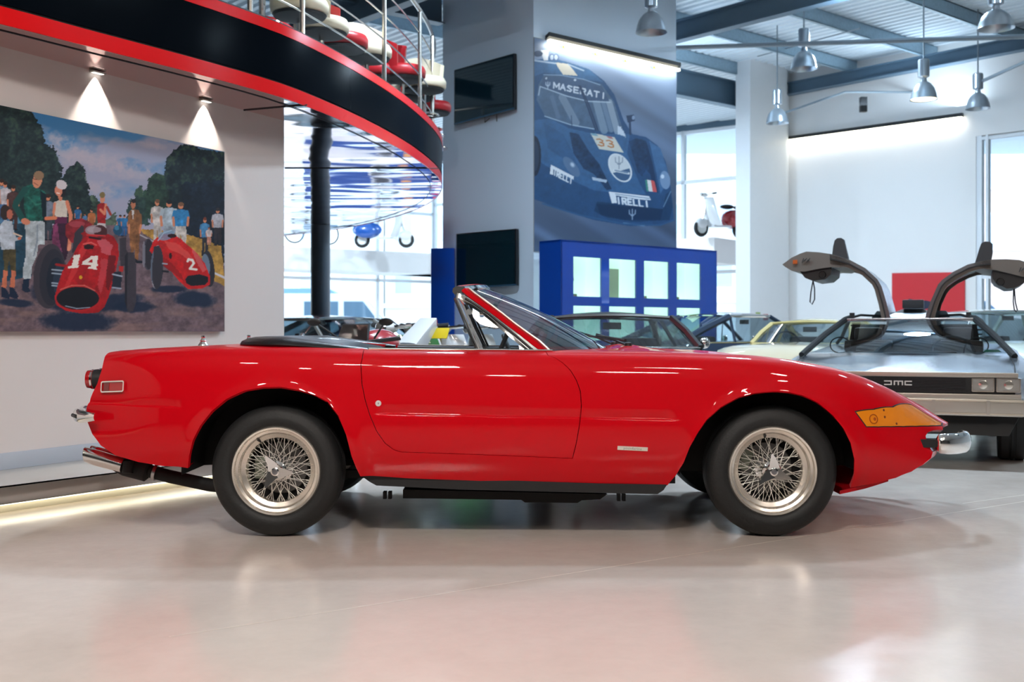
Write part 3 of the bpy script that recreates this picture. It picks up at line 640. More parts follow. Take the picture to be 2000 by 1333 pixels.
def Sdis(x, y, z, s):
    # body crease: shallow recess above the waist line, faded beside the wheel arches
    zc = ZCR(x); t = (z-zc)/.058
    h = np.where(t < 0, 0, np.where(t < .1, t/.1, np.clip(1-(t-.1)/.9, 0, 1)**1.3))
    fade = sstep(.46, .52, np.abs(x-RC[0]-.02))*sstep(.44, .50, np.abs(x-FC[0]+.02))*(1-sstep(1.2, 1.3, x))
    d = -.009*h*fade
    for (cx, cz) in (RC, FC):
        r = np.sqrt((x-cx-.0)**2+((z-cz)*1.06)**2)
        d = d+.016*np.exp(-((r-.40)/.045)**2)*(s < .8)*sstep(.22, .32, z)
    return d
def Sf(u, s, off=0.):
    x, y, z = Sraw(u, s); e = 1e-3
    x1, y1, z1 = Sraw(u+e, s); x2, y2, z2 = Sraw(u, np.clip(s+e, 0, 1)); x0, y0, z0 = Sraw(u, np.clip(s-e, 0, 1))
    a = np.stack([x1-x, y1-y, z1-z], -1); b = np.stack([x2-x0, y2-y0, z2-z0], -1)
    n = np.cross(a, b); l = np.linalg.norm(n, axis=-1, keepdims=True); n = n/np.maximum(l, 1e-12)
    n = np.where((n[..., 1:2]*1.0+n[..., 2:3]*.8) < 0, -n, n)
    d = Sdis(x, y, z, s)+off
    P = np.stack([x, y, z], -1)+n*d[..., None] if np.ndim(d) else np.stack([x, y, z], -1)+n*d
    P[..., 1] = YC-P[..., 1]
    return P
def Snorm(u, s):
    e = 2e-3; s = np.clip(s, 0, 1)
    a = Sf(u+e, s)-Sf(u-e, s); b = Sf(u, np.minimum(s+e, 1))-Sf(u, np.maximum(s-e, 0))
    n = np.cross(a, b); n /= np.maximum(np.linalg.norm(n, axis=-1, keepdims=True), 1e-12)
    flip = (-n[..., 1]+.8*n[..., 2]) < 0
    n[flip] *= -1
    return n
_gu, _gs = np.meshgrid(np.linspace(-2.26, 2.34, 1500), np.linspace(0, .74, 420), indexing='ij')
_gp = Sf(_gu, _gs); _gx = CX+F*_gp[..., 0]/_gp[..., 1]; _gy = HY-F*(_gp[..., 2]-CAMZ)/_gp[..., 1]
def inv(px, py):
    d = (_gx-px)**2+(_gy-py)**2; i = np.unravel_index(np.argmin(d+_gs*.3), d.shape)
    u, s = _gu[i], _gs[i]
    for _ in range(6):
        e = 1e-3; P = lambda a, b: (lambda q: np.array([CX+F*q[0]/q[1], HY-F*(q[2]-CAMZ)/q[1]]))(Sf(np.array(a), np.array(b)))
        p0 = P(u, s); J = np.stack([(P(u+e, s)-p0)/e, (P(u, s+e)-p0)/e], 1); r = np.array([px, py])-p0
        if np.hypot(*r) < .05 or abs(np.linalg.det(J)) < 2e3: break
        dd = np.linalg.solve(J, r)
        if np.abs(dd).max() > .03: break
        u += dd[0]; s += dd[1]
    return (float(u), float(np.clip(s, 0, 1)))
def invl(pts): return [inv(*p) for p in pts]
SS = 1.55
def dens(loop, h=.014, closed=True):
    out = []; n = len(loop)
    for i in range(n if closed else n-1):
        a, b = loop[i], loop[(i+1) % n]; L = math.hypot(b[0]-a[0], (b[1]-a[1])*SS); k = max(1, int(L/h))
        out += [(a[0]+(b[0]-a[0])*j/k, a[1]+(b[1]-a[1])*j/k) for j in range(k)]
    if not closed: out.append(loop[-1])
    return out
def inset(loop, d):
    P = np.array(loop)*[1, SS]; n = len(P); ar = 0.5*np.sum(P[:, 0]*np.roll(P[:, 1], -1)-np.roll(P[:, 0], -1)*P[:, 1]); sg = 1 if ar > 0 else -1
    T = np.roll(P, -1, 0)-np.roll(P, 1, 0); T /= np.linalg.norm(T, axis=1, keepdims=True)+1e-12
    Nn = np.stack([-T[:, 1], T[:, 0]], 1)*sg
    Q = (P+Nn*d)/[1, SS]
    return [tuple(q) for q in Q]
def patch(outer, holes=(), du=.03, ds=.017):
    loops = [outer]+list(holes); V = []; E = []
    for lp in loops:
        n0 = len(V); V += [(p[0], p[1]*SS) for p in lp]; E += [(n0+i, n0+(i+1) % len(lp)) for i in range(len(lp))]
    o = np.array(outer); u0, u1, s0, s1 = o[:, 0].min(), o[:, 0].max(), o[:, 1].min(), o[:, 1].max()
    us = np.arange(round(u0/du)*du, u1, du)
    zc = []
    sl = np.unique(np.concatenate([np.arange(0, 1.0001, ds)]))
    gu, gs = np.meshgrid(us, sl, indexing='ij'); g = np.stack([gu.ravel(), gs.ravel()], 1)
    # extra rows that follow the crease
    ex = []
    for u in us:
        st = np.linspace(.15, .6, 500); q = Sraw(np.full(500, u), st)
        for dz in (-.004, 0, .003, .006, .012, .024):
            k = np.argmin(np.abs(q[2]-(ZCR(q[0])+dz))); ex.append((u+.001, st[k]))
    g = np.concatenate([g, np.array(ex)])
    g = g[(g[:, 0] < u1) & (g[:, 1] >= s0) & (g[:, 1] <= s1)]
    k = inpoly(g, outer)
    for h in holes: k &= ~inpoly(g, h)
    # drop grid points hugging the loops
    allp = np.concatenate([np.array(lp) for lp in loops])*[1, SS]; gg = g[k]*[1, SS]
    keep = np.ones(len(gg), bool)
    for c in range(0, len(gg), 2000):
        dd = ((gg[c:c+2000, None, :]-allp[None])**2).sum(-1).min(1); keep[c:c+2000] = dd > .006**2
    gg = gg[keep]
    V += [tuple(p) for p in gg]
    r = delaunay_2d_cdt([Vector(p) for p in V], E, [], 0, 1e-6)
    vs = np.array([tuple(p) for p in r[0]])/[1, SS]; fs = np.array([f for f in r[2]])
    cen = vs[fs].mean(1); k = inpoly(cen, outer)
    for h in holes: k &= ~inpoly(cen, h)
    return vs, fs[k]
def patch_mesh(name, vs, fs, m, parent, sides=(1,), flange=None, fl=.018, off=0.):
    used = np.unique(fs); mp = -np.ones(len(vs), int); mp[used] = np.arange(len(used)); fs = mp[fs]; vs = vs[used]
    P = Sf(vs[:, 0], vs[:, 1], off); Nn = Snorm(vs[:, 0], vs[:, 1])
    # boundary edges
    ed = {}
    for f in fs:
        for a, b in ((f[0], f[1]), (f[1], f[2]), (f[2], f[0])):
            kk = (min(a, b), max(a, b)); ed[kk] = ed.get(kk, 0)+1
    bd = [k for k, c in ed.items() if c == 1 and not (vs[k[0], 1] > .9995 and vs[k[1], 1] > .9995)]
    V = []; NN = []; FF = []
    for sd in sides:
        n0 = len(V); PP = P.copy(); N2 = Nn.copy()
        if sd < 0: PP[:, 1] = 2*YC-PP[:, 1]; N2[:, 1] *= -1
        V += list(map(tuple, PP)); NN += list(map(tuple, N2))
        for f in fs:
            p = PP[f]; n = np.cross(p[1]-p[0], p[2]-p[0]); g = f if np.dot(n, N2[f].mean(0)) > 0 else f[::-1]
            FF.append(tuple(int(i)+n0 for i in g))
        for a, b in bd:
            m0 = len(V); V += [tuple(PP[a]), tuple(PP[b]), tuple(PP[b]-N2[b]*fl), tuple(PP[a]-N2[a]*fl)]; NN += [(0, 0, 0)]*4
            FF.append((m0, m0+1, m0+2, m0+3))
    me = bpy.data.meshes.new(name); me.from_pydata(V, [], FF)
    o = link(name, me, m, parent, True)
    me.normals_split_custom_set_from_vertices(NN)
    return o
# ---- outlines read off the side view
tail = invl([(210, 686), (205, 697), (199, 722), (190, 750), (177, 778), (169, 797), (171, 825), (180, 848), (197, 871), (225, 890), (270, 903), (320, 911), (367, 915)])
rarch = invl([(369, 892), (376, 862), (391, 832), (413, 804), (443, 779), (478, 763), (513, 757), (548, 756), (583, 762), (613, 771), (640, 785), (661, 812), (676, 850), (687, 893), (696, 915)])
sill = invl([(704, 931), (800, 935), (913, 939), (1040, 943.5), (1166, 947), (1303, 949)])
farch = invl([(1320, 929), (1335, 905), (1346, 876), (1361, 848), (1380, 820), (1408, 795), (1443, 776), (1475, 768), (1510, 765), (1542, 767), (1569, 773), (1598, 787), (1627, 812), (1648, 838), (1662, 867), (1669, 899), (1668, 929), (1661, 953)])
chin = invl([(1714, 944), (1750, 934), (1780, 922), (1802, 909), (1818, 896)])
recess = invl([(1822, 884), (1816, 874), (1810, 862), (1808, 852), (1812, 845), (1822, 841.5), (1842, 840)])
UE = 2.325
s_tip = inv(1848, 836)
def s_at_y(u, yh):
    st = np.linspace(.3, 1, 1500); q = Sraw(np.full(1500, u), st)[1]; return float(st[np.argmin(np.abs(q-yh))])
def us_at_xy(x, yh):
    u = x
    for _ in range(12):
        s = s_at_y(u, yh); u += x-float(Sraw(np.array(u), np.array(s))[0])
    return (u, s_at_y(u, yh))
def door_s(u): return s_at_y(u, float(WH(u))-.135)
wsb = [us_at_xy(.525-.325*(y/.72)**2, y) for y in (0, .15, .3, .42, .52, .60, .66, .70)]
xdl = PX(706, 5.5)
notch = [(.53, 1.0)]+wsb[1:]+[(u, door_s(u)) for u in np.linspace(.16, xdl, 22)]+[us_at_xy(-.78, .60), us_at_xy(-.86, .45), us_at_xy(-.93, .25), (-.95, 1.0)]
OUT = [(-2.06, 1.0), (-2.07, .9)]+tail+rarch+sill+farch+chin+recess+[(min(s_tip[0], UE), s_tip[1]), (UE, s_tip[1]+.03)]+[(UE, 1.0)]+notch
OUT = dens(OUT)
doorpx = [(708, 699), (705, 712), (707, 750), (713, 780), (722, 810), (736, 843), (752, 866), (769, 879), (784, 883.5), (880, 886.5), (1000, 891), (1118, 896), (1126, 864), (1132, 828), (1135.5, 795), (1133.5, 765), (1126, 744), (1114, 724), (1099, 709.5), (1084, 699.5), (1070, 694.5)]
dl = invl(doorpx)
ue = dl[-1][0]
DOOR = [(u, door_s(u)) for u in np.linspace(ue-.01, dl[0][0]+.005, 20)]+dl
DOOR = dens(DOOR, .012)
_lu = inv(1780, 790.5)
LAMP = dens(invl([(1670, 804.5), (1692, 834.5), (1715, 834.5), (1740, 834.2), (1765, 834), (1790, 833.5), (1812, 833), (1828, 832.5), (1840, 832)])+[(UE-.010, .722), (UE-.010, .745), (_lu[0]+.03, .745)]+invl([(1780, 790.5), (1743, 795.5), (1706, 800)]), .012)
hy = s_at_y(1.2, .56)
HOOD = dens([(.625, .9999), us_at_xy(.60, .2), us_at_xy(.53, .42), us_at_xy(.47, .56), us_at_xy(.9, .57), us_at_xy(1.4, .56), us_at_xy(1.8, .53), us_at_xy(2.0, .5), us_at_xy(2.06, .25), (2.12, .9999)], .02)
TRUNK = dens([(-1.12, .9999), us_at_xy(-1.12, .3), us_at_xy(-1.16, .50), us_at_xy(-1.6, .53), us_at_xy(-1.92, .50), us_at_xy(-1.99, .3), (-2.01, .9999)], .02)
car = thing('sports_car', 'red open roadster with wire wheels and black tonneau, side on in the foreground', 'car', (0, 0, 0))
vs, fs = patch(OUT, [inset(DOOR, -.0022), LAMP, inset(HOOD, -.0015), inset(TRUNK, -.0015)])
patch_mesh('body', vs, fs, RED, car, (1, -1))
vs, fs = patch(inset(DOOR, .0014)); dn = patch_mesh('door', vs, fs, RED, car, (1,)); patch_mesh('door', vs, fs, RED, car, (-1,))
vs, fs = patch(HOOD, du=.04, ds=.03); patch_mesh('hood', vs, fs, RED, car, (1, -1))
vs, fs = patch(TRUNK, du=.04, ds=.03); patch_mesh('boot_lid', vs, fs, RED, car, (1, -1))
AMB = mat('amber_lens', (.98, .30, .012), .12, coat=1., noise=.12, nscale=6)
vs, fs = patch(inset(LAMP, .0035), du=.03, ds=.02); lampn = patch_mesh('indicator_lens', vs, fs, AMB, car, (1,)); patch_mesh('indicator_lens', vs, fs, AMB, car, (-1,))
lampn['label'] = 'amber wraparound indicator lens'
def gasket(loop, m, w=.0035, off=.001, name='lens_gasket', parent=car):
    A = np.array(inset(loop, .004)); B_ = np.array(inset(loop, -.004)); n = len(A)
    a = Sf(A[:, 0], np.clip(A[:, 1], 0, 1), off+.001); b = Sf(B_[:, 0], np.clip(B_[:, 1], 0, 1), off)
    return mesh(name, list(map(tuple, a))+list(map(tuple, b)), [(i, (i+1) % n, n+(i+1) % n, n+i) for i in range(n)], m, parent)
gasket(LAMP[:], BLACK, parent=lampn)
def onbody(px, py, off=0.):
    u, s = inv(px, py); return Vector(Sf(np.array([u]), np.array([s]), off)[0]), Vector(Snorm(np.array([u]), np.array([s]))[0])
def body_mat(px, py, off=0.):  # local frame: X along the car to the right, Y up, Z outwards
    p, n = onbody(px, py, off); xa = Vector((1, 0, 0)); xa = (xa-n*xa.dot(n)).normalized(); ya = n.cross(xa)
    return Matrix((( xa.x, ya.x, n.x, p.x), (xa.y, ya.y, n.y, p.y), (xa.z, ya.z, n.z, p.z), (0, 0, 0, 1)))
# bulb and fixing screws inside the lens
M = body_mat(1706, 819, .0005)
b = MB()
for r0, r1 in ((.024, .020),): b.lathe([(r1, .0), (r1, .0022), (r0, .0022), (r0, 0)], axis='Z', n=28)
b.lathe([(.0, .004), (.006, .003), (.008, 0)], o=(.007, 0, 0), axis='Z', n=12)
o = b.build('bulb_ring', mat('lens_dark_amber', (.45, .09, .008), .25, coat=1), lampn); o.data.transform(M)  # ring and bulb in a darker amber than the lens
for (a_, b_) in ((1728, 815), (1726, 801.5), (1751, 828)):
    o = MB().lathe([(0, .0015), (.005, .0012), (.006, 0)], axis='Z', n=10).build('screw', mat('lens_screw', (.20, .04, .006), .4), lampn); o.data.transform(body_mat(a_, b_, .0005))
# ---- end panels
def strip(name, us, m, bulge, back=0., ny=15, pw=2.2, parent=car, dz=0.):
    A = np.array(us); P = Sf(A[:, 0], A[:, 1]); v = []; f = []; n = len(P)
    for j in range(ny+1):
        t = -1+2*j/ny
        for i, p in enumerate(P):
            bl = bulge[i] if isinstance(bulge, (list, tuple)) else bulge
            v.append((p[0]+bl*(1-abs(t)**pw)-back, YC+(p[1]-YC)*(-t), p[2]+dz*(1-t*t)))
    for j in range(ny):
        for i in range(n-1): f.append((j*n+i, j*n+i+1, (j+1)*n+i+1, (j+1)*n+i))
    return mesh(name, v, f, m, parent, auto=50)
rear = dens([(-2.07, .9)]+tail, .03, False)
strip('rear_panel', rear, RED, -.07)
strip('nose_chin', dens(farch[-1:]+chin+recess[:1], .03, False), RED, .20)
strip('grille_recess', dens(recess[1:], .02, False), DARK, .10, .03)
# lip under the nose edge
sl = np.linspace(s_tip[1]-.02, 1, 40); A = Sf(np.full(40, UE), sl); v = []
for sd in (1, -1):
    for k, p in enumerate(A if sd > 0 else A[::-1]):
        y = p[1] if sd > 0 else 2*YC-p[1]; v += [(p[0], y, p[2]), (p[0]+.001, y, p[2]-.012), (p[0]-.16, YC+(y-YC)*.93, p[2]-.02)]
mesh('nose_lip', v, [(3*i+a, 3*i+a+1, 3*i+a+4, 3*i+a+3) for i in range(len(v)//3-1) for a in (0, 1)], RED, car, auto=40)
# spoiler lip below the chin
sp = [Vector((PX(a, 5.62), 5.62, PZ(b, 5.62))) for a, b in ((1640, 966), (1655, 963), (1690, 955), (1735, 941))]
MB().add([tuple(p) for p in sp]+[(p.x, p.y, p.z+.018+.0*i) for i, p in enumerate(sp)]+[(p.x, 2*YC-p.y, p.z) for p in sp]+[(p.x, 2*YC-p.y, p.z+.018) for p in sp],
         [(i, i+1, 5+i, 4+i) for i in range(3)]+[(i, i+1, 9+i, 8+i) for i in range(3)]+[(8+i, 9+i, 13+i, 12+i) for i in range(3)]).build('front_spoiler', RED, car)
# ---- underside, wheel wells, sill
for (cx, cz) in (RC, FC):
    n = 26; pr = []
    for k in range(n+1):
        a = -.05+(PI+.1)*k/n; pr.append((cx+.455*math.cos(a)*1.0, cz+.415*math.sin(a)))
    for sd in (1, -1):
        yo = YC-sd*.805; yi = YC-sd*.40; b = MB()
        vv = [(x, yo, z) for x, z in pr]+[(x, yi, z) for x, z in pr]+[(cx, yi, cz)]
        b.add(vv, [(i, i+1, n+2+i, n+1+i) for i in range(n)]+[(n+1+i, n+2+i, 2*n+2) for i in range(n)]); b.build('wheel_well', DARK, car)
b = MB(); b.box((-.66, YC-.74, .255), (.80, YC+.74, .33)); b.box((-1.55, YC-.38, .30), (1.75, YC+.38, .42)); b.box((-.42, YC-.55, .195), (.62, YC-.30, .27)); b.box((-.1, YC+.2, .2), (.7, YC+.5, .27))
b.box((-1.05, YC-.5, .25), (-.6, YC-.44, .29)); b.box((.8, YC-.35, .27), (1.15, YC+.35, .33))
b.build('floor_pan', DARK, car)
MB().prism([(PX(a, 5.455), 5.455, PZ(z, 5.455)) for a, z in ((704, 929), (913, 936), (1166, 945), (1303, 947), (1296, 958), (1284, 966), (900, 957), (735, 949), (722, 942))], (0, .10, 0)).build('sill', BLACK, car, auto=20)
b = MB()
for a, z in ((752, 968), (762, 968), (1208, 972), (1218, 972)): b.box((PX(a, 5.6)-.008, 5.58, PZ(z, 5.6)-.016), (PX(a, 5.6)+.008, 5.62, PZ(z, 5.6)+.02))
b.prism([(PX(a, 5.62), 5.62, PZ(z, 5.62)) for a, z in ((787, 957), (1186, 966), (1172, 976), (1136, 978), (1128, 983), (1025, 982), (1018, 977), (787, 974))], (0, .2, 0)).build('exhaust_shield', DARK, car)
# ---- wheels (origin at the centre of the outer tyre face, outwards = -Y)
TR = .3205; RR = .2155
def make_wheel():
    rim = MB().lathe([(RR, .012), (RR+.002, .004), (RR-.003, -.002), (RR-.011, .0), (RR-.014, .008), (RR-.016, .016), (RR-.028, .022), (RR-.032, .030), (RR-.036, .046), (.165, .055), (.160, .058), (.1565, .066), (.155, .09), (.155, .105), (.165, .12), (.178, .15), (.205, .175), (RR, .18), (RR, .165)], axis='Y', n=72).build('wheel', ALU, car, auto=28)
    ty = [(RR-.001, .012), (RR+.004, .002), (RR+.012, -.006), (.245, -.012), (.262, -.0125), (.266, -.0105), (.285, -.007), (.300, .003), (.311, .018), (.318, .034), (TR, .055)]
    for k in range(4):
        yy = .068+.0225*k; ty += [(TR, yy), (TR-.006, yy+.002), (TR-.006, yy+.005), (TR, yy+.007)]
    ty += [(.316, .158), (.30, .182), (.262, .197), (RR, .18)]
    MB().lathe(ty, axis='Y', n=84).build('tyre', TYRE, rim, auto=30)
    MB().lathe([(0, -.004), (.018, -.004), (.030, .004), (.030, .018), (.034, .022), (.047, .03), (.050, .05), (.036, .06), (.036, .12), (.062, .125), (.070, .14), (.066, .15), (0, .15)], axis='Y', n=32).build('hub', CHROME, rim, auto=30)
    sp = MB()
    sp.lathe([(0, -.022), (.019, -.021), (.023, -.018), (.0235, -.014), (.030, -.012), (.034, -.006), (.034, .012), (.030, .018), (0, .018)], axis='Y', n=32)
    for k in range(3):
        a = k*2*PI/3+math.radians(118); R = Matrix.Rotation(-a, 4, 'Y')
        ear = [(-.030, .0), (-.022, .035), (-.006, .068), (.000, .079), (.007, .073), (.012, .05), (.020, .02), (.028, .0)]
        lo = [R @ Vector((z, -.018-.010*(z/.079), x)) for x, z in [(p[0], p[1]+.012) for p in ear]]
        hi = [R @ Vector((z, .004-.010*(z/.079), x)) for x, z in [(p[0], p[1]+.012) for p in ear]]
        n = len(lo); sp.add(lo+hi, [tuple(range(n)), tuple(range(2*n-1, n-1, -1))]+[(i, (i+1) % n, n+(i+1) % n, n+i) for i in range(n)])
    sp.build('knock_off_spinner', CHROME, rim, auto=40)
    MB().lathe([(0, .176), (.19, .176), (.19, .178), (0, .178)], axis='Y', n=32).build('brake_side_blackout', DARK, rim)  # dark disc added to black out the view through the spokes
    MB().lathe([(0, -.0228), (.012, -.0225), (.014, -.0215), (.014, -.02)], axis='Y', n=20).build('hub_badge', mat('badge_grey', (.25, .25, .27), .3, .8), rim)
    a = math.radians(122)
    MB().tube([(math.cos(a)*.163, .06, math.sin(a)*.163), (math.cos(a)*.176, .03, math.sin(a)*.176)], .005, 8).build('tyre_valve', BLACK, rim)
    MB().lathe([(.045, .155), (.125, .155), (.130, .16), (.130, .172), (.045, .172)], axis='Y', n=40).build('brake_disc', mat('brake_disc_steel', (.16, .155, .15), .45, .9), rim)
    MB().box((-.135, .145, -.055), (-.085, .185, .055)).build('brake_caliper', mat('caliper_metal', (.30, .33, .26), .5, .4), rim, bevel=.008)
    SPK = mat('spoke_steel', (.85, .84, .80), .32, .6)
    nb = 18
    for (hr, hy_, rr, ry, tw, ph) in ((.033, .030, .1565, .078, 1.05, 0), (.033, .034, .1565, .084, -1.05, .5), (.060, .128, .1575, .094, .62, .25), (.060, .132, .1575, .100, -.62, .75)):
        first = None
        for k in range(nb):
            an = 2*PI*(k+ph)/nb
            if first is None:
                p = Vector((hr*math.cos(-tw), hy_, hr*math.sin(-tw))); q = Vector((rr, ry, 0)); d = (q-p).normalized()
                mb = MB().tube([p, q-d*.012], .0016, 5); mb.tube([q-d*.014, q], .0027, 5); o = mb.build('spoke', SPK, rim); first = o.data; o.rotation_euler = (0, an, 0)
            else:
                o = bpy.data.objects.new('spoke', first); COL.objects.link(o); o.parent = rim; o.rotation_euler = (0, an, 0)
    return rim
wh = make_wheel(); YW = 5.468
def place_wheel(wo, x, far, rot):
    wo.location = (x, YW if not far else 2*YC-YW, TR); wo.rotation_euler = (0, rot, PI if far else 0)
place_wheel(wh, RC[0], False, 0)
for (x, far, rot) in ((FC[0], False, math.radians(22)), (RC[0], True, .4), (FC[0], True, 1.)):
    c = wh.copy(); COL.objects.link(c); place_wheel(c, x, far, rot)
    for ch in wh.children:
        if far and ch.name.startswith(('spoke', 'brake', 'tyre_valve')): continue
        d = ch.copy(); COL.objects.link(d); d.parent = c
# ---- lights, badge, lock
M = body_mat(222.5, 756)
o = MB().lathe([(0, 0)], n=3) if False else None
def rrect(w, h, r, n=5, z=0.):
    p = []
    for cx, cy, a0 in ((w/2-r, h/2-r, 0), (-w/2+r, h/2-r, PI/2), (-w/2+r, -h/2+r, PI), (w/2-r, -h/2+r, 1.5*PI)):
        p += [(cx+r*math.cos(a0+PI/2*k/n), cy+r*math.sin(a0+PI/2*k/n), z) for k in range(n+1)]
    return p
def frame(w, h, t, d, r=.01):
    a = rrect(w, h, r); b_ = rrect(w-2*t, h-2*t, max(r-t*.6, .002)); n = len(a); v = [(*p[:2], 0) for p in a]+[(p[0]*.985, p[1]*.97, d) for p in a]+[(*p[:2], d) for p in b_]+[(*p[:2], 0) for p in b_]
    return MB().add(v, [(k*n+i, k*n+(i+1) % n, ((k+1) % 4)*n+(i+1) % n, ((k+1) % 4)*n+i) for k in range(4) for i in range(n)])
LZ = .010
o = frame(.136, .058, .007, .014).build('marker_lamp', CHROME, car); o.data.transform(M)
q = MB().prism(rrect(.124, .046, .006), (0, 0, .006)).build('lens', mat('red_lens', (.42, .006, .01), .12, coat=1.), o); q.data.transform(M)
q = MB().prism(rrect(.030, .040, .004, z=.006), (0, 0, .002)).build('reflector', mat('dark_red_lens', (.18, .003, .008), .15, coat=1), o); q.data.transform(M @ Matrix.Translation((-.038, 0, 0)))
M = body_mat(1235.5, 876.5) @ Matrix.Rotation(-.045, 4, 'Z')
o = MB().box((-.0725, -.0095, 0), (.0725, .0095, .003)).build('maker_plate', mat('plate_cream', (.78, .75, .66), .35, .2), car, bevel=.0008); o.data.transform(M)
text_mesh('lettering', 'pininfarina', .017, M @ Matrix.Translation((0, .0, .0031)) @ Matrix.Shear('XZ', 4, (0, 0)), mat('plate_grey', (.30, .31, .30), .4, .3), o, .0003, xs=1.25)
M = body_mat(739, 788.5)
o = MB().lathe([(0, .003), (.005, .003), (.0055, .0045), (.0125, .0045), (.0145, .002), (.0145, 0)], axis='Z', n=28).build('door_lock', mat('lock_silver', (.78, .78, .76), .35, .2), dn); o.data.transform(M)
bq = MB().box((-.0014, -.004, .003), (.0014, .004, .0036)).build('key_slot', BLACK, car); bq.data.transform(M)
bq.name = 'key_slot'; bq.parent = dn
# tail lamps
for sd in (1, -1):
    for yy in (.60, .44):
        x = -2.075 if yy > .5 else -2.095
        o = MB().lathe([(.040, -.03), (.049, -.02), (.049, .02), (.046, .05), (0, .05)], (x+.0, YC-sd*yy, .760), 'X', 28).build('tail_lamp', BLACK, car)
        MB().lathe([(.044, -.035), (.050, -.033), (.050, -.024), (.046, -.02)], (x, YC-sd*yy, .760), 'X', 28).build('bezel', CHROME, o)
        MB().lathe([(0, -.062), (.030, -.061), (.045, -.055), (.047, -.034), (.046, -.03)], (x, YC-sd*yy, .760), 'X', 28).build('lens', MATS['red_lens'], o)
# rear quarter bumpers and front quarter bumpers
def bumper(pts, ry, rz, name='bumper'):
    b = MB(); n = 18; P = [Vector(p) for p in pts]; m = len(P)
    v = []
    for i, p in enumerate(P):
        t = (P[min(i+1, m-1)]-P[max(i-1, 0)]).normalized(); side = t.cross(Vector((0, 0, 1))).normalized(); e = .55 if i in (0, m-1) else .92 if i in (1, m-2) else 1
        for k in range(n):
            a = 2*PI*k/n; v.append(p+side*math.cos(a)*ry*e+Vector((0, 0, 1))*math.sin(a)*rz*e)
    b.add(v, [(i*n+k, i*n+(k+1) % n, (i+1)*n+(k+1) % n, (i+1)*n+k) for i in range(m-1) for k in range(n)]+[tuple(range(n)), tuple(range((m-1)*n, m*n))])
    return b.build(name, CHROME, car, auto=60)
for sd in (1, -1):
    Q = lambda y: YC-sd*y
    # rear
    pr = [(-2.02, Q(.80), .585), (-2.10, Q(.77), .585), (-2.145, Q(.70), .587), (-2.17, Q(.55), .59), (-2.18, Q(.38), .59), (-2.18, Q(.30), .59)]
    o = bumper(pr, .022, .034)
    MB().tube([(p[0]-.022, p[1]-sd*(.0), p[2]) for p in pr[1:]], .010, 8).build('rubber_strip', BLACK, o)
    MB().box((-2.10, Q(.62)-.02, .57), (-2.0, Q(.62)+.02, .60)).build('bumper_bracket', BLACK, car)
    # front
    pf = [(2.085, Q(.735), .450), (2.10, Q(.732), .449), (2.14, Q(.72), .447), (2.20, Q(.685), .445), (2.265, Q(.62), .445), (2.30, Q(.54), .445), (2.315, Q(.46), .445), (2.316, Q(.45), .445)]
    o = bumper(pf, .032, .052, 'bumper')
    MB().tube([(p[0]+.024, p[1]+sd*.022, p[2]-.012) for p in pf[2:-1]], .010, 8).build('rubber_strip', BLACK, o)
    MB().box((2.0, Q(.70)-.03, .43), (2.12, Q(.70)+.03, .47)).build('bumper_bracket', BLACK, car)
# number plate on the tail
MB().box((-2.135, YC-.26, .60), (-2.12, YC+.26, .71)).build('number_plate', BLACK, car, bevel=.003)
# ---- exhaust
for sd in (1, -1):
    for k, yy in enumerate((.60, .51)):
        y = YC-sd*yy
        def ep(px, py): return Vector((PX(px, 5.68), y, PZ(py, 5.68)))
        a, c = ep(170, 888), ep(226, 904)
        t = MB(); P1 = [a, a+(c-a)*.4, c+(c-a)*.3]
        t.tube(P1, [.040, .040, .036], 22, caps=False); t.tube([P1[2], P1[0]+(c-a)*.02], [.034, .037], 22, caps=False)
        t.lathe([(0, 0)], n=3) if False else None
        o = t.build('tailpipe', CHROME, car, auto=50)
        # slash cut end
        me = o.data
        for vtx in me.vertices:
            if vtx.co.x < a.x+.02: vtx.co.x += (vtx.co.z-a.z)*-.35
    mf = MB(); y = YC-sd*.56
    q = lambda px, py: Vector((PX(px, 5.7), y, PZ(py, 5.7)))
    mf.tube([q(222, 903), q(246, 908), q(288, 920), q(292, 921)], [.040, .058, .056, .040], 20); mf.tube([q(240, 890), q(244, 896)], [.02, .02], 8)
    mf.tube([q(290, 920), q(330, 931), q(410, 948), q(520, 958)], .033, 14); mf.tube([q(258, 907)+Vector((0, -.055*sd, .02)), q(258, 914)+Vector((0, -.065*sd, -.02))], .026, 12)
    o = mf.build('exhaust_pipe', DARK, car)
    MB().tube([q(300, 923), q(306, 924.5)], .040, 18).build('exhaust_clamp', STEEL, o)
# ---- windscreen: surface between header and base curves
def ws(v, t):  # v 0 base..1 top, t -1..1 across
    hb, ht = .715, .575; y = (hb+(ht-hb)*v)*t
    xb = .535-.33*abs(t)**2.1; xt = -.145-.105*abs(t)**2.1
    zb = .905-.012*abs(t)**2; zt = 1.243-.028*abs(t)**2
    x = xb+(xt-xb)*v; z = zb+(zt-zb)*v+.022*math.sin(PI*v)
    return Vector((x, YC-y, z))
nv, nt_ = 12, 28
vv = [ws(i/nv, -1+2*j/nt_) for i in range(nv+1) for j in range(nt_+1)]
o = mesh('windscreen', vv, [(i*(nt_+1)+j, i*(nt_+1)+j+1, (i+1)*(nt_+1)+j+1, (i+1)*(nt_+1)+j) for i in range(nv) for j in range(nt_)], CARGLASS, car, smooth=True)
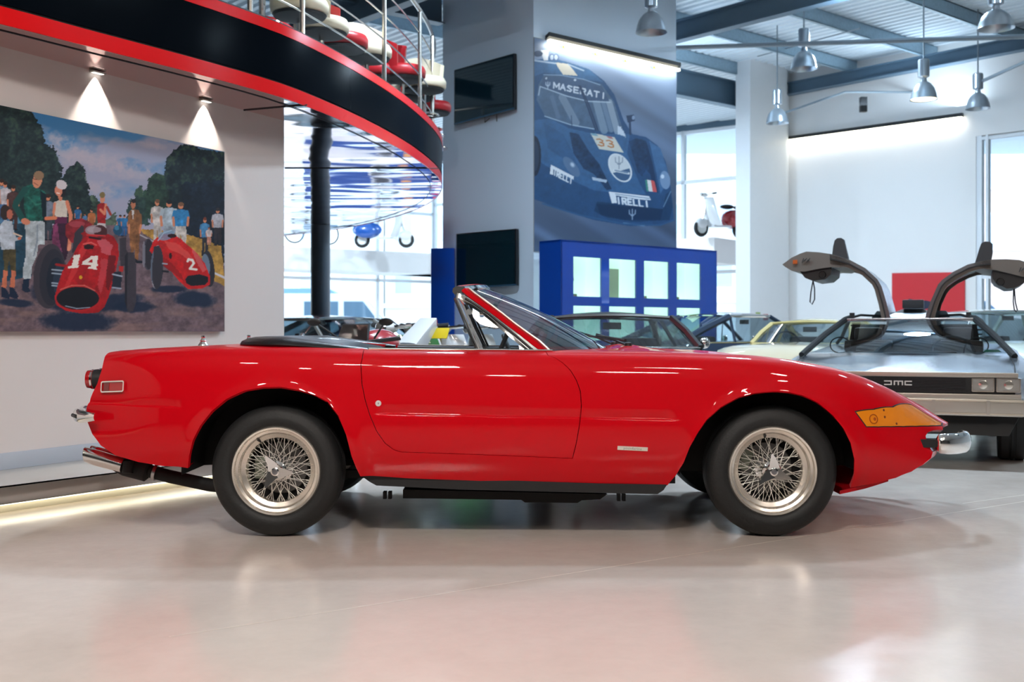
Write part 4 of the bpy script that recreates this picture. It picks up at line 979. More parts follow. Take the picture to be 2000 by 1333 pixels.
# pillars and header rail
def ribbon(name, path, outs, wa, wb, th, m, parent, auto=40):
    # box-section bar: path points, across vectors, from -wa to +wb across, thickness th along normal
    n = len(path); v = []
    for i in range(n):
        t = (path[min(i+1, n-1)]-path[max(i-1, 0)]).normalized(); a = outs[i].normalized() if isinstance(outs, list) else outs.normalized()
        nn = t.cross(a).normalized(); a = nn.cross(t).normalized()
        for (p, q_) in ((-wa, -th/2), (wb, -th/2), (wb, th/2), (-wa, th/2)): v.append(path[i]+a*p+nn*q_)
    f = [(i*4+k, i*4+(k+1) % 4, (i+1)*4+(k+1) % 4, (i+1)*4+k) for i in range(n-1) for k in range(4)]+[(0, 1, 2, 3), tuple(range(4*n-4, 4*n))]
    return MB().add(v, f).build(name, m, parent, auto=auto)
def pxp(px, py, Y): return Vector((PX(px, Y), Y, PZ(py, Y)))
pil = [(1128, 688), (1112, 688), (1085, 671), (1050, 644), (1010, 615), (970, 589), (940, 573), (922, 566)]
for sd in (1, -1):
    def mir(p): return p if sd > 0 else Vector((p.x, 2*YC-p.y, p.z))
    def Yp(k, n): return 5.54+(5.66-5.54)*k/(n-1)
    # painted pillar: between glass edge (right/upper) and chrome channel (left/lower)
    up = [(1080, 692), (1052, 666), (1025, 647), (1002, 630), (978, 611), (950, 590), (925, 572), (914, 563)]
    lo = [(1064, 693), (1040, 674), (1015, 654), (991, 636), (966, 617), (940, 598), (915, 580), (901, 568)]
    v = []
    for k in range(8):
        Y = Yp(k, 8); a = pxp(*up[k], Y+.02); c = pxp(*lo[k], Y)
        v += [mir(a), mir(c), mir(c+Vector((.0, .045, -.01))), mir(a+Vector((0, .045, -.02))), mir((a+c)/2+Vector((0, -.010, .006)))]
    f = []
    for k in range(7):
        o_ = k*5; p_ = o_+5
        for (i, j) in ((0, 4), (4, 1), (1, 2), (2, 3), (3, 0)): f.append((o_+i, o_+j, p_+j, p_+i))
    MB().add(v, f).build('windscreen_pillar', RED, car, auto=50)
    # chrome strip along the glass edge
    MB().tube([mir(pxp(a+1, b_, Yp(k, 8)+.01)) for k, (a, b_) in enumerate(up)], .006, 6).build('glass_trim', ALU, car)
    # chrome channel below the pillar
    ch = [(1064, 693), (1040, 675), (1015, 655), (991, 637), (966, 618), (940, 599), (914, 581), (893, 572)]
    c2 = [(1040, 693), (1022, 677), (999, 656), (973, 634), (949, 613), (924, 596), (904, 585), (890, 582)]
    v = []
    for k in range(8):
        Y = Yp(k, 8)-.006; a = pxp(*ch[k], Y); c = pxp(*c2[k], Y)
        v += [mir(a), mir(c), mir(c+Vector((0, .03, 0))), mir(a+Vector((0, .03, 0)))]
    MB().add(v, [(k*4+i, k*4+(i+1) % 4, k*4+4+(i+1) % 4, k*4+4+i) for k in range(7) for i in range(4)]+[(0, 1, 2, 3), (28, 29, 30, 31)]).build('door_glass_channel', CHROME if sd > 0 else VINYL, car, auto=30)
    MB().tube([mir(pxp((p[0]+q_[0])/2, (p[1]+q_[1])/2, Yp(k, 8)-.009)) for k, (p, q_) in enumerate(zip(ch, c2))][:-1], .006, 6).build('rubber_seal', BLACK, car)
    # quarter light: triangular chrome frame with glass
    tri = [(897, 584), (906, 585), (942, 608), (976, 636), (1005, 660), (1036, 686), (1038, 691), (941, 691)]
    inn = [(905, 593), (907, 591), (939, 612), (972, 639), (1001, 663), (1028, 685), (1028, 687.5), (946, 688)]
    Yq = [5.65, 5.645, 5.61, 5.59, 5.56, 5.54, 5.54, 5.54]; n = 8
    for (A_, B_, mm_, nm, e) in ((tri, inn, CHROME if sd > 0 else VINYL, 'quarter_light_frame', 0), ):
        v = [mir(pxp(*p, y)) for p, y in zip(A_, Yq)]+[mir(pxp(*p, y)) for p, y in zip(B_, Yq)]
        v += [p+Vector((0, .014*sd, 0)) for p in v[:]]
        f = [(i, (i+1) % n, n+(i+1) % n, n+i) for i in range(n)]+[(2*n+i, 2*n+(i+1) % n, 3*n+(i+1) % n, 3*n+i) for i in range(n)]+[(i, (i+1) % n, 2*n+(i+1) % n, 2*n+i) for i in range(n)]+[(n+i, n+(i+1) % n, 3*n+(i+1) % n, 3*n+i) for i in range(n)]
        fo = MB().add(v, f).build(nm, mm_, car, auto=20)
    g = MB().add([mir(pxp(*p, y)+Vector((0, .004*1, 0))) for p, y in zip(inn, Yq)], [tuple(range(8))]).build('glass', GLASS, fo)
    MB().tube([mir(pxp(a, b_, y)) for a, b_, y in ((891, 583, 5.65), (915, 640, 5.60), (938, 692, 5.55))], .0085, 8).build('quarter_light_post', CHROME, car)
    MB().tube([mir(pxp(a, b_, y)) for a, b_, y in ((887, 583, 5.655), (911, 640, 5.605), (933, 690, 5.56))], .0045, 6).build('rubber_seal', BLACK, car)
    MB().box((0, 0, 0), (.02, .02, .014)).build('frame_catch', CHROME, fo, bevel=.003).data.transform(Matrix.Translation(mir(pxp(940, 613, 5.60))-Vector((.01, .01, .007))))
# header
hd = [ws(1.0, -1+2*j/24) for j in range(25)]
v = []
for j, p in enumerate(hd):
    v += [p+Vector((.022, 0, -.002)), p+Vector((.008, 0, .012)), p+Vector((-.030, 0, .014)), p+Vector((-.048, 0, .004)), p+Vector((-.051, 0, -.014)), p+Vector((-.04, 0, -.028)), p+Vector((.0, 0, -.018))]
MB().add(v, [(j*7+k, j*7+(k+1) % 7, j*7+7+(k+1) % 7, j*7+7+k) for j in range(24) for k in range(7)]+[tuple(range(7)), tuple(range(24*7, 25*7))]).build('windscreen_header', CHROME, car, auto=35)
v = []
for j, p in enumerate(hd): v += [p+Vector((.004, 0, .0145)), p+Vector((-.026, 0, .0165))]
mesh('header_paint', v, [(j*2, j*2+1, j*2+3, j*2+2) for j in range(24)], RED, car)
MB().tube([ws(.97, -.75), ws(.97, 0)-Vector((.03, 0, .02)), ws(.97, .75)], .010, 6).build('header_seal', BLACK, car)
mir_ = MB().box((-.02, -.11, -.03), (.0, .11, .03)); mir_.tube([(0, 0, .02), (.03, 0, .07)], .006, 6)
o = mir_.build('rear_view_mirror', BLACK, car, bevel=.004); o.data.transform(Matrix.Translation((-.08, YC, 1.13)))
for sy in ():
    o = MB().box((-.02, -.17, -.006), (.09, .17, .006)).build('sun_visor', BLACK, car, bevel=.004); o.data.transform(Matrix.Translation((-.14, YC+sy, 1.195)) @ Matrix.Rotation(.62, 4, 'Y'))
o = MB().lathe([(0, .0), (.016, 0), (.016, .001)], axis='Z', n=16).build('sticker', mat('sticker_grey', (.35, .37, .39), .5), car); o.data.transform(Matrix.Translation(pxp(917, 609, 5.66)) @ Matrix.Rotation(PI/2, 4, 'X'))
# wipers
for sy, xx in ((-.30, .03), (.18, .0)):
    w_ = MB(); w_.tube([(.575+xx, YC+sy, .928), (.50+xx, YC+sy+.16, .965), (.44+xx, YC+sy+.3, .985)], .006, 6); w_.tube([(.56+xx, YC+sy-.10, .955), (.44+xx, YC+sy+.30, .978)], .007, 6); w_.lathe([(0, .03), (.018, .025), (.022, 0)], (.585+xx, YC+sy, .915), 'Z', 12)
    w_.build('wiper', BLACK, car)
# waist trim, window slot, cockpit
us = np.linspace(.19, xdl+.01, 30); P = Sf(us, np.array([door_s(u) for u in us]), .002)
for sd in (1, -1):
    pp = [Vector((p[0], p[1] if sd > 0 else 2*YC-p[1], p[2]+.002)) for p in P]
    MB().tube(pp, .006, 6).build('waist_trim', CHROME, car)
    MB().tube([p+Vector((0, .016*sd, -.004)) for p in pp], .006, 6).build('window_seal', BLACK, car)
    o = MB().add([tuple(p+Vector((0, .02*sd, -.002))) for p in pp]+[tuple(p+Vector((0, .10*sd, -.01))) for p in pp]+[tuple(p+Vector((0, .11*sd, -.35))) for p in pp], [(k*30+i, k*30+i+1, (k+1)*30+i+1, (k+1)*30+i) for k in range(2) for i in range(29)]).build('door_card', VINYL, car, auto=50)
ct = MB(); 
ct.add([(-.95, YC-.64, .36), (.55, YC-.64, .36), (.55, YC+.64, .36), (-.95, YC+.64, .36), (-.98, YC-.64, .88), (-.98, YC+.64, .88), (.50, YC-.66, .86), (.50, YC+.66, .86)], [(0, 1, 2, 3), (0, 3, 5, 4), (1, 6, 7, 2)])
ct.build('cockpit_tub', VINYL, car)
db = MB(); db.box((.12, YC-.66, .62), (.50, YC+.66, .86)); db.build('dashboard', VINYL, car, bevel=.04)
SEAT = mat('seat_leather', (.03, .03, .032), .4, noise=.15, nscale=20)
for sy in (-.34, .34):
    s_ = MB(); s_.box((-.52, YC+sy-.23, .42), (.0, YC+sy+.23, .56)); o = s_.build('seat', SEAT, car, bevel=.05)
    q = MB().box((-.06, -.22, 0), (.07, .22, .33)).build('backrest', SEAT, o, bevel=.05); q.data.transform(Matrix.Translation((-.56, YC+sy, .50)) @ Matrix.Rotation(-.35, 4, 'Y'))
# steering wheel (left-hand drive: far side)
R = Matrix.Translation((.02, YC+.34, .80)) @ Matrix.Rotation(math.radians(68), 4, 'Y')
sw = MB().tube([(math.cos(a)*.19, math.sin(a)*.19, 0) for a in np.linspace(0, 2*PI, 32, endpoint=False)], .012, 8, closed=True)
for a in (0, PI*.66, PI*1.33): sw.box((.02, -.015, -.004), (.185, .015, .004), Matrix.Rotation(a, 4, 'Z'))
sw.lathe([(0, .02), (.035, .015), (.04, -.02)], n=16); sw.tube([(0, 0, 0), (0, 0, -.35)], .02, 8)
o = sw.build('steering_wheel', BLACK, car); o.data.transform(R)
# driver-side door mirror stalk seen through the quarter light
o = MB().tube([(0, 0, 0), (.05, 0, .12)], .013, 8).build('mirror_stalk', BLACK, car); o.data.transform(Matrix.Translation(pxp(975, 690, 6.2)))
# ---- tonneau: padded roll around the back of the cockpit
tp = []; 
for k in range(41):
    t = -1+2*k/40; a = abs(t)
    # arms run forward along both sides
    if a > .5: q = (a-.5)/.5; x = -1.12+(xdl+.02+1.12)*q**.95; y = .60+.06*math.sin(q*PI/2)*1.0; rr = .062*(1-.72*q)
    else: q = a/.5; x = -1.30+.18*q**3; y = .60*math.sin(q*PI/2)**.9; rr = .066
    z = .935-.0*a+(-.028*max(0, (a-.5)/.5)); tp.append((x, y*(1 if t > 0 else -1), z, rr))
v = []; n = 16
for i, (x, y, z, r) in enumerate(tp):
    a = Vector(tp[min(i+1, 40)][:2]); c = Vector(tp[max(i-1, 0)][:2]); t = (a-c).normalized(); nx, ny_ = t.y, -t.x
    for k in range(n):
        an = 2*PI*k/n; wv = math.cos(an)*r*1.9; hv = math.sin(an)*r*(.62 if math.sin(an) > 0 else .5)
        v.append((x+nx*wv, YC+y+ny_*wv, z+hv))
MB().add(v, [(i*n+k, i*n+(k+1) % n, (i+1)*n+(k+1) % n, (i+1)*n+k) for i in range(40) for k in range(n)]+[tuple(range(n)), tuple(range(40*n, 41*n))]).build('tonneau_cover', VINYL, car, auto=60)
v = []; 
for i in range(21):
    t = -1+2*i/20; 
    for (x, z) in ((-1.22+.10*abs(t)**2, .965), (-1.0+.08*abs(t)**2, .955), (-.85+.08*abs(t)**2, .925), (-.84, .80)): v.append((x, YC+.62*t, z-.02*abs(t)**3))
mesh('tonneau_panel', v, [(i*4+k, i*4+k+1, i*4+5+k, i*4+4+k) for i in range(20) for k in range(3)], VINYL, car, smooth=True)
# chrome latch where tonneau meets door, soft-top fixings on the deck
b = MB(); b.box((PX(712, 5.53), 5.50, .897), (PX(742, 5.53), 5.56, .906)); b.box((PX(735, 5.53), 5.49, .888), (PX(741, 5.53), 5.52, .902)); b.tube([(PX(700, 5.53), 5.52, .903), (PX(760, 5.53), 5.54, .901)], .004, 6)
b.build('hood_latch', CHROME, car)
for (px, yy) in ((397, .50), (397, -.50)):
    x = PX(397, YC-.5); zz = .927
    MB().lathe([(0, .052), (.010, .052), (.011, .044), (.008, .040), (.012, .032), (.016, .026), (.013, .022), (.022, .010), (.026, .003), (.026, 0)], (x, YC-yy, zz), 'Z', 18).build('boot_fixing', CHROME, car)
# ================================================================ silver gullwing car
TH = math.radians(-22); DC = Vector((2.85, 8.33, 0)); dw = Vector((math.cos(TH), math.sin(TH), 0)); dh = Vector((-math.sin(TH), math.cos(TH), 0))
def DL(px, py, y):
    k = (px-CX)/F; x = (k*(DC.y+y*dh.y)-(DC.x+y*dh.x))/(dw.x-k*dw.y); Y = DC.y+y*dh.y+x*dw.y
    return Vector((x, y, PZ(py, Y)))
dl_ = thing('gullwing_car', 'silver steel wedge-shaped car facing the camera with both gullwing doors raised', 'car', tuple(DC), TH)
SS_ = mat('stainless_body', (.42, .46, .52), .26, 1., noise=.06, nscale=3, aniso=.5); DGR = mat('dark_grey_plastic', (.028, .03, .034), .5, noise=.1); BRN = mat('door_inner_brown', (.16, .135, .115), .5, noise=.15); TRM = mat('bumper_silver', (.58, .54, .48), .32, .75, noise=.05)
def loft(name, secs, m, parent, auto=30, cap=True, mirror=True):
    # secs: list of (y, [(x,z)...]) half sections from the centre line round to the centre line
    v = []; f = []; n = None
    for y, pts in secs:
        full = list(pts)+([(-x, z) for x, z in pts[::-1]] if mirror else []); n = len(full)
        v += [(x, y if not isinstance(y, (list, tuple)) else y[0], z) for x, z in full]
    for i in range(len(secs)-1):
        for k in range(n): f.append((i*n+k, i*n+(k+1) % n, (i+1)*n+(k+1) % n, (i+1)*n+k))
    if cap: f.append(tuple(range(n))); f.append(tuple(range((len(secs)-1)*n, len(secs)*n)))
    return MB().add(v, f).build(name, m, parent, auto=auto)
def dsec(w, zb, zt, zs): return [(w*.93, zb), (w*.985, zb+.10), (w, zb+(zs-zb)*.55), (w*.985, zs-.03), (w*.93, zs), (w*.5, zt), (.0, zt+.004)]
o = loft('body', [(.10, dsec(.84, .40, .690, .680)), (.16, dsec(.865, .39, .705, .69)), (.5, dsec(.90, .38, .745, .725)), (.85, dsec(.92, .38, .79, .765)), (1.1, dsec(.93, .38, .82, .795)), (1.35, dsec(.93, .38, .80, .80)), (2.6, dsec(.94, .38, .82, .82)), (3.3, dsec(.95, .38, .86, .84)), (4.0, dsec(.93, .38, .90, .86)), (4.2, dsec(.90, .42, .88, .84))], SS_, dl_, auto=22)
# shut line of the bonnet
for sg in (-1, 1): MB().tube([(sg*.80, .14, .703), (sg*.81, .5, .742), (sg*.80, .85, .787), (sg*.78, 1.08, .820)], .004, 4).build('bonnet_gap', BLACK, dl_)
MB().box((-.82, .08, .665), (.82, .14, .700)).build('front_trim', TRM, dl_, bevel=.006)
MB().box((-.80, .09, .545), (.80, .12, .668)).build('grille_backing', BLACK, dl_)
for k in range(9): MB().box((-.47, .076, .562+k*.0118), (.47, .092, .5675+k*.0118)).build('grille_slat', DGR, dl_)
MB().box((-.50, .074, .552), (.50, .09, .558)).build('grille_frame', DGR, dl_)
for sg in (-1, 1):
    for xc, w_ in ((.585, .155), (.755, .165)):
        o = frame(w_, .105, .008, .02, .008).build('headlamp', CHROME, dl_); o.data.transform(Matrix.Translation((sg*xc, .086, .612)) @ Matrix.Rotation(PI/2, 4, 'X'))
        q = MB().prism(rrect(w_-.014, .09, .006), (0, 0, .01)).build('lens', mat('headlamp_glass', (.62, .62, .60), .12, .55, coat=1, noise=.35, nscale=18), o); q.data.transform(Matrix.Translation((sg*xc, .082, .612)) @ Matrix.Rotation(PI/2, 4, 'X'))
        q = MB().lathe([(0, .03), (.03, .025), (.036, .008), (.03, 0)], n=20).build('bulb_reflector', mat('bulb_silver', (.85, .83, .76), .15, .9), o); q.data.transform(Matrix.Translation((sg*xc, .080, .614)) @ Matrix.Rotation(PI/2, 4, 'X'))
# block letters of the badge, drawn as bars
LT = mat('badge_silver', (.88, .88, .87), .35, .1)
MB().prism([(-.66, 2.62, .5), (.66, 2.62, .5), (.56, 2.62, 1.07), (-.56, 2.62, 1.07)], (0, .03, 0)).build('rear_bulkhead_panel', DARK, dl_)
lm = MB(); s_ = .030; z0 = .600
def lb_(x0, x1, za, zb_): lm.box((x0, .068, z0+za), (x1, .076, z0+zb_))
lb_(-.098, -.045, .026, .034); lb_(-.098, -.045, 0, .008); lb_(-.052, -.043, .0, .034)
lb_(-.030, .036, .026, .034); lb_(-.030, -.021, 0, .034); lb_(-.002, .007, 0, .034); lb_(.027, .036, 0, .034)
lb_(.046, .098, .026, .034); lb_(.046, .098, 0, .008); lb_(.046, .055, 0, .034)
tag(lm.build('lettering', LT, dl_), 'silver block letters')
MB().box((-.84, .06, .505), (.84, .16, .545)).build('lower_trim', TRM, dl_, bevel=.008)
bp_ = MB()
for i in range(1): bp_.prism([(-.87, .16, .385), (-.86, .04, .385), (.86, .04, .385), (.87, .16, .385), (.87, .30, .385), (-.87, .30, .385)], (0, 0, .125))
bo = bp_.build('bumper', TRM, dl_, bevel=.02)
for z_ in (.397, .490): MB().box((-.85, .030, z_), (.85, .045, z_+.010)).build('bumper_rib', mat('bumper_rib_pale', (.75, .68, .56), .3, .7), bo)
for x in (-.62, -.25, .25, .62): MB().box((x-.012, .028, .40), (x+.012, .046, .50)).build('bumper_joint', TRM, bo)
for x in (-.40, .05, .52): MB().box((x, .10, .505), (x+.05, .13, .53)).build('bumper_pad', BLACK, bo)
MB().prism([(-.80, .12, .24), (.76, .12, .24), (.84, .22, .39), (-.84, .22, .39)], (0, .25, 0)).build('front_spoiler', BLACK, dl_, bevel=.01)
MB().box((-.70, .4, .22), (.70, 3.9, .40)).build('floor_pan', DARK, dl_)
def simple_wheel(parent, x, y, R=.32, w_=.22, m=STEEL, name='wheel', side=1):
    o = MB().lathe([(R*.60, -w_*.35), (R*.56, -w_*.30), (R*.50, -w_*.15), (R*.2, -w_*.12), (R*.16, -w_*.22), (0, -w_*.22)], n=28, axis='X').build(name, m, parent, auto=30)
    o.location = (x, y, R); 
    if side > 0: o.rotation_euler = (0, 0, PI)
    q = MB().lathe([(R*.60, -w_*.35), (R*.64, -w_*.45), (R*.8, -w_*.5), (R*.95, -w_*.46), (R, -w_*.36), (R, -w_*.12), (R*.98, -w_*.10), (R*.98, -w_*.06), (R, -w_*.04), (R, w_*.04), (R*.98, w_*.06), (R*.98, w_*.10), (R, w_*.12), (R, w_*.36), (R*.95, w_*.46), (R*.6, w_*.45)], n=40, axis='X').build('tyre', TYRE, o, auto=30)
    return o
for sg in (-1, 1):
    simple_wheel(dl_, sg*.80, .84, .315, .22, STEEL, side=sg); simple_wheel(dl_, sg*.80, 3.25, .33, .26, STEEL, side=sg)
# windscreen, pillars, roof spine, interior
wb = [(-.80, 1.08, .822), (.80, 1.08, .822), (.53, 1.78, 1.105), (-.53, 1.78, 1.105)]
nn = 10; v = []
for i in range(nn+1):
    for j in range(nn+1):
        a, b_ = i/nn, -1+2*j/nn; hw = .80+(.53-.80)*a; v.append((hw*b_, 1.08+.70*a-.10*(1-b_*b_)*(1-a*.4), .822+.283*a+.02*math.sin(PI*a)))
mesh('windscreen', v, [(i*(nn+1)+j, i*(nn+1)+j+1, (i+1)*(nn+1)+j+1, (i+1)*(nn+1)+j) for i in range(nn) for j in range(nn)], CARGLASS, dl_, smooth=True)
for sg in (-1, 1):
    MB().tube([(sg*.83, 1.04, .80), (sg*.68, 1.42, .975), (sg*.54, 1.78, 1.11), (sg*.50, 1.85, 1.125)], .027, 8).build('windscreen_pillar', BLACK, dl_)
    MB().tube([(sg*.52, 1.80, 1.12), (sg*.54, 2.1, 1.13), (sg*.60, 2.7, 1.10), (sg*.72, 3.3, .95), (sg*.80, 3.6, .88)], .020, 6).build('roof_rail', BLACK, dl_)
    MB().tube([(sg*.25, 2.0, 1.14), (sg*.42, 1.9, 1.15), (sg*.49, 1.86, 1.13)], .012, 6).build('gas_strut', BLACK, dl_)
    MB().box((sg*.49-.02, 1.82, 1.10), (sg*.49+.02, 1.88, 1.17)).build('door_catch', BLACK, dl_)
    MB().prism([(sg*.20, 1.95, 1.10), (sg*.34, 2.05, 1.12), (sg*.30, 2.2, 1.19), (sg*.18, 2.1, 1.19)], (0, .5, 0)).build('hinge_cover', mat('hinge_blue_black', (.02, .04, .06), .3), dl_)
    MB().tube([(sg*.40, 1.02, .832), (sg*.10, 1.05, .836), (sg*-.12, 1.06, .842)], .007, 6).build('wiper', BLACK, dl_)
    bb = MB(); bb.box((sg*.40-.24, 2.0, .35), (sg*.40+.24, 2.5, .52)); bb.box((sg*.40-.22, 2.42, .5), (sg*.40+.22, 2.60, .92)); bb.box((sg*.40-.13, 2.48, .90), (sg*.40+.13, 2.58, 1.04))
    bb.build('seat', SEAT, dl_, bevel=.04)
    o = MB().tube([(math.cos(a)*.085, 0, math.sin(a)*.07) for a in np.linspace(0, 2*PI, 20, endpoint=False)], .006, 5, closed=True).build('mirror_frame', BLACK, dl_); o.location = (sg*.56, 1.5, .88)
MB().box((-.53, 1.75, 1.095), (.53, 1.84, 1.12)).build('roof_header', SS_, dl_, bevel=.008)
MB().prism([(-.20, 1.82, 1.10), (.20, 1.82, 1.10), (.16, 1.9, 1.15), (-.16, 1.9, 1.15)], (0, .9, .04)).build('roof_spine', SS_, dl_, bevel=.008)
MB().prism([(-.24, 2.6, 1.06), (.24, 2.6, 1.06), (.24, 2.6, 1.16), (.08, 2.6, 1.22), (-.08, 2.6, 1.22), (-.24, 2.6, 1.16)], (0, .5, -.02)).build('rear_bulkhead', mat('bulkhead_grey', (.36, .38, .40), .5), dl_, bevel=.01)
MB().box((-.05, 2.58, 1.09), (.05, 2.60, 1.15)).build('brake_light', mat('dark_red_panel', (.25, .01, .01), .3), dl_)
MB().box((-.09, 2.45, 1.22), (.10, 2.60, 1.30)).build('roof_unit', BLACK, dl_, bevel=.01)
for k in range(5): MB().box((-.62, 2.9+k*.2, 1.10-k*.045), (.62, 3.04+k*.2, 1.115-k*.045)).build('louvre', DGR, dl_)
MB().box((-.78, 1.10, .70), (.78, 1.45, .80)).build('dashboard', DGR, dl_, bevel=.03)
MB().tube([(math.cos(a)*.18+.36, 1.55-.03*math.sin(a), .80+math.sin(a)*.16) for a in np.linspace(0, 2*PI, 24, endpoint=False)], .012, 6, closed=True).build('steering_wheel', BLACK, dl_)
MB().box((-.2, 1.7, .35), (.2, 2.5, .62)).build('console', DGR, dl_, bevel=.03)
MB().prism([(.60, 1.30, .83), (.74, 1.3, .83), (.72, 1.3, .85), (.62, 1.3, .85)], (0, .02, 0)).build('green_sticker', mat('sticker_green', (.02, .32, .16), .5), dl_)
# raised doors: outlines read at the front edge, extruded along the door
def door(sg):
    y0, y1 = 1.80, 2.95
    if sg < 0:
        out = [(1739, 621), (1731, 590), (1722, 560), (1714, 546), (1690, 524), (1660, 508), (1636, 500), (1620, 496)]
        inn = [(1722, 624), (1716, 595), (1708, 566), (1703, 556), (1684, 538), (1658, 524), (1640, 519), (1622, 516)]
        shell = [(1528, 517), (1546, 503.6), (1562, 496), (1575, 491.6), (1599, 493), (1626, 497), (1650, 506), (1664, 513), (1640, 523), (1622, 522), (1600, 525), (1570, 531), (1546, 529), (1534, 522)]
        pocket = [(1561, 529), (1572, 543), (1587, 549), (1611, 546), (1623, 536), (1626, 512), (1600, 514), (1570, 522)]; spk = (1606, 537); mk = (1553, 512); strap = [(1588, 548), (1584, 570), (1582, 590), (1586, 595), (1591, 585), (1591, 565), (1588, 548)]
        mir_o = [(1625, 500), (1627, 482), (1630, 470), (1635, 465.5), (1643, 465), (1648, 468), (1652, 485), (1657, 506), (1641, 503)]; mi = [(1632, 488), (1634, 470), (1645, 469), (1648, 489)]
    else:
        out = [(1806, 621), (1817, 590), (1832, 556), (1840, 547), (1862, 531), (1890, 517), (1915, 511), (1935, 508)]
        inn = [(1825, 622), (1834, 590), (1845, 566), (1852, 557), (1868, 545), (1893, 532), (1912, 526), (1935, 524)]
        shell = [(2042, 537), (2024, 522), (2005, 512), (1990, 508), (1965, 506.5), (1940, 507), (1915, 511), (1900, 517), (1925, 526), (1945, 528), (1970, 534), (1998, 541), (2020, 543), (2034, 541)]
        pocket = [(2010, 541), (1998, 555), (1982, 563), (1966, 564), (1945, 553), (1939, 545), (1938, 520), (1965, 524)]; spk = (1954, 551); mk = (2018, 530); strap = [(1980, 562), (1979, 590), (1981, 605), (1985, 610), (1987, 606), (1983, 590), (1981, 562)]
        mir_o = [(1903, 517), (1908, 502), (1913, 485), (1917, 475), (1924, 472), (1934, 472.5), (1939, 477), (1939, 495), (1936, 511)]; mi = [(1920, 494), (1923, 476), (1934, 477), (1934, 495)]
    E_ = lambda pts, y: [DL(a, b_, y) for a, b_ in pts]
    def depth(pts, ya, dy, name, m, par, bevel=0.):
        P = E_(pts, ya); return MB().prism(P, (0, dy, 0)).build(name, m, par, bevel=bevel)
    O, I = E_(out, y0), E_(inn, y0)
    def bar(P, Q, y, d, name, m, par):
        n = len(P); v = [p+Vector((0, y, 0)) for p in P]+[p+Vector((0, y, 0)) for p in Q]+[p+Vector((0, y+d, 0)) for p in P]+[p+Vector((0, y+d, 0)) for p in Q]
        f = []
        for i in range(n-1):
            for a, b_ in ((0, 1), (1, 3), (3, 2), (2, 0)): f.append((a*n+i, a*n+i+1, b_*n+i+1, b_*n+i))
        f += [(0, n, 3*n, 2*n), (n-1, 2*n-1, 4*n-1, 3*n-1)]
        return MB().add(v, f).build(name, m, par, auto=25)
    d = bar(O, [(p*.55+q*.45) for p, q in zip(O, I)], 0, y1-y0, 'gullwing_door', SS_, dl_)
    bar([(p*.55+q*.45) for p, q in zip(O, I)], I, .0, .06, 'door_frame', BRN, d); bar([(p*.5+q*.5) for p, q in zip(O, I)], I, y1-y0-.06, .06, 'door_frame', BRN, d)
    bar([(p*.58+q*.42) for p, q in zip(O, I)], [(p*.42+q*.58) for p, q in zip(O, I)], -.012, .03, 'door_seal', BLACK, d)
    depth(shell, y0+.0, y1-y0, 'door_panel', BRN, d); depth(pocket, y0+.05, .75, 'armrest', DGR, d)
    p = DL(*spk, y0+.035); MB().lathe([(0, 0), (.028, 0), (.034, .015)], o=(0, 0, 0), axis='Y', n=18).build('speaker', BLACK, d).data.transform(Matrix.Translation(p))
    p = DL(*mk, y0-.004); MB().box((-.020, -.004, -.018), (.020, .006, .018)).build('reflector', mat('reflector_orange', (.55, .10, .015), .3), d).data.transform(Matrix.Translation(p))
    p = DL(mk[0]+(20 if sg < 0 else -20), mk[1]-3, y0-.004); b = MB(); 
    for k in range(5): b.tube([p+Vector((.014*k-.03, -.004, -.02+.01*(k % 3))), p+Vector((.014*k-.015, -.004, .02-.012*(k % 2)))], .0035, 5)
    b.build('latch', BLACK, d)
    b = MB().tube([DL(a, b_, y0+.3) for a, b_ in strap], .006, 6); b.build('pull_strap', BLACK, d)
    o = MB().prism([DL(a, b_, y0+.05) for a, b_ in mir_o], (0, .10, 0)).build('door_mirror', DGR, d)
    return d
door(-1); door(1)
# yellowish marker reflectors on the right front wing
MB().lathe([(0, -.01), (.035, -.008), (.045, .01)], axis='X', n=20).build('wing_lamp', mat('orange_lens', (.6, .15, .02), .2, coat=1), dl_).data.transform(Matrix.Translation((.925, .55, .56)))
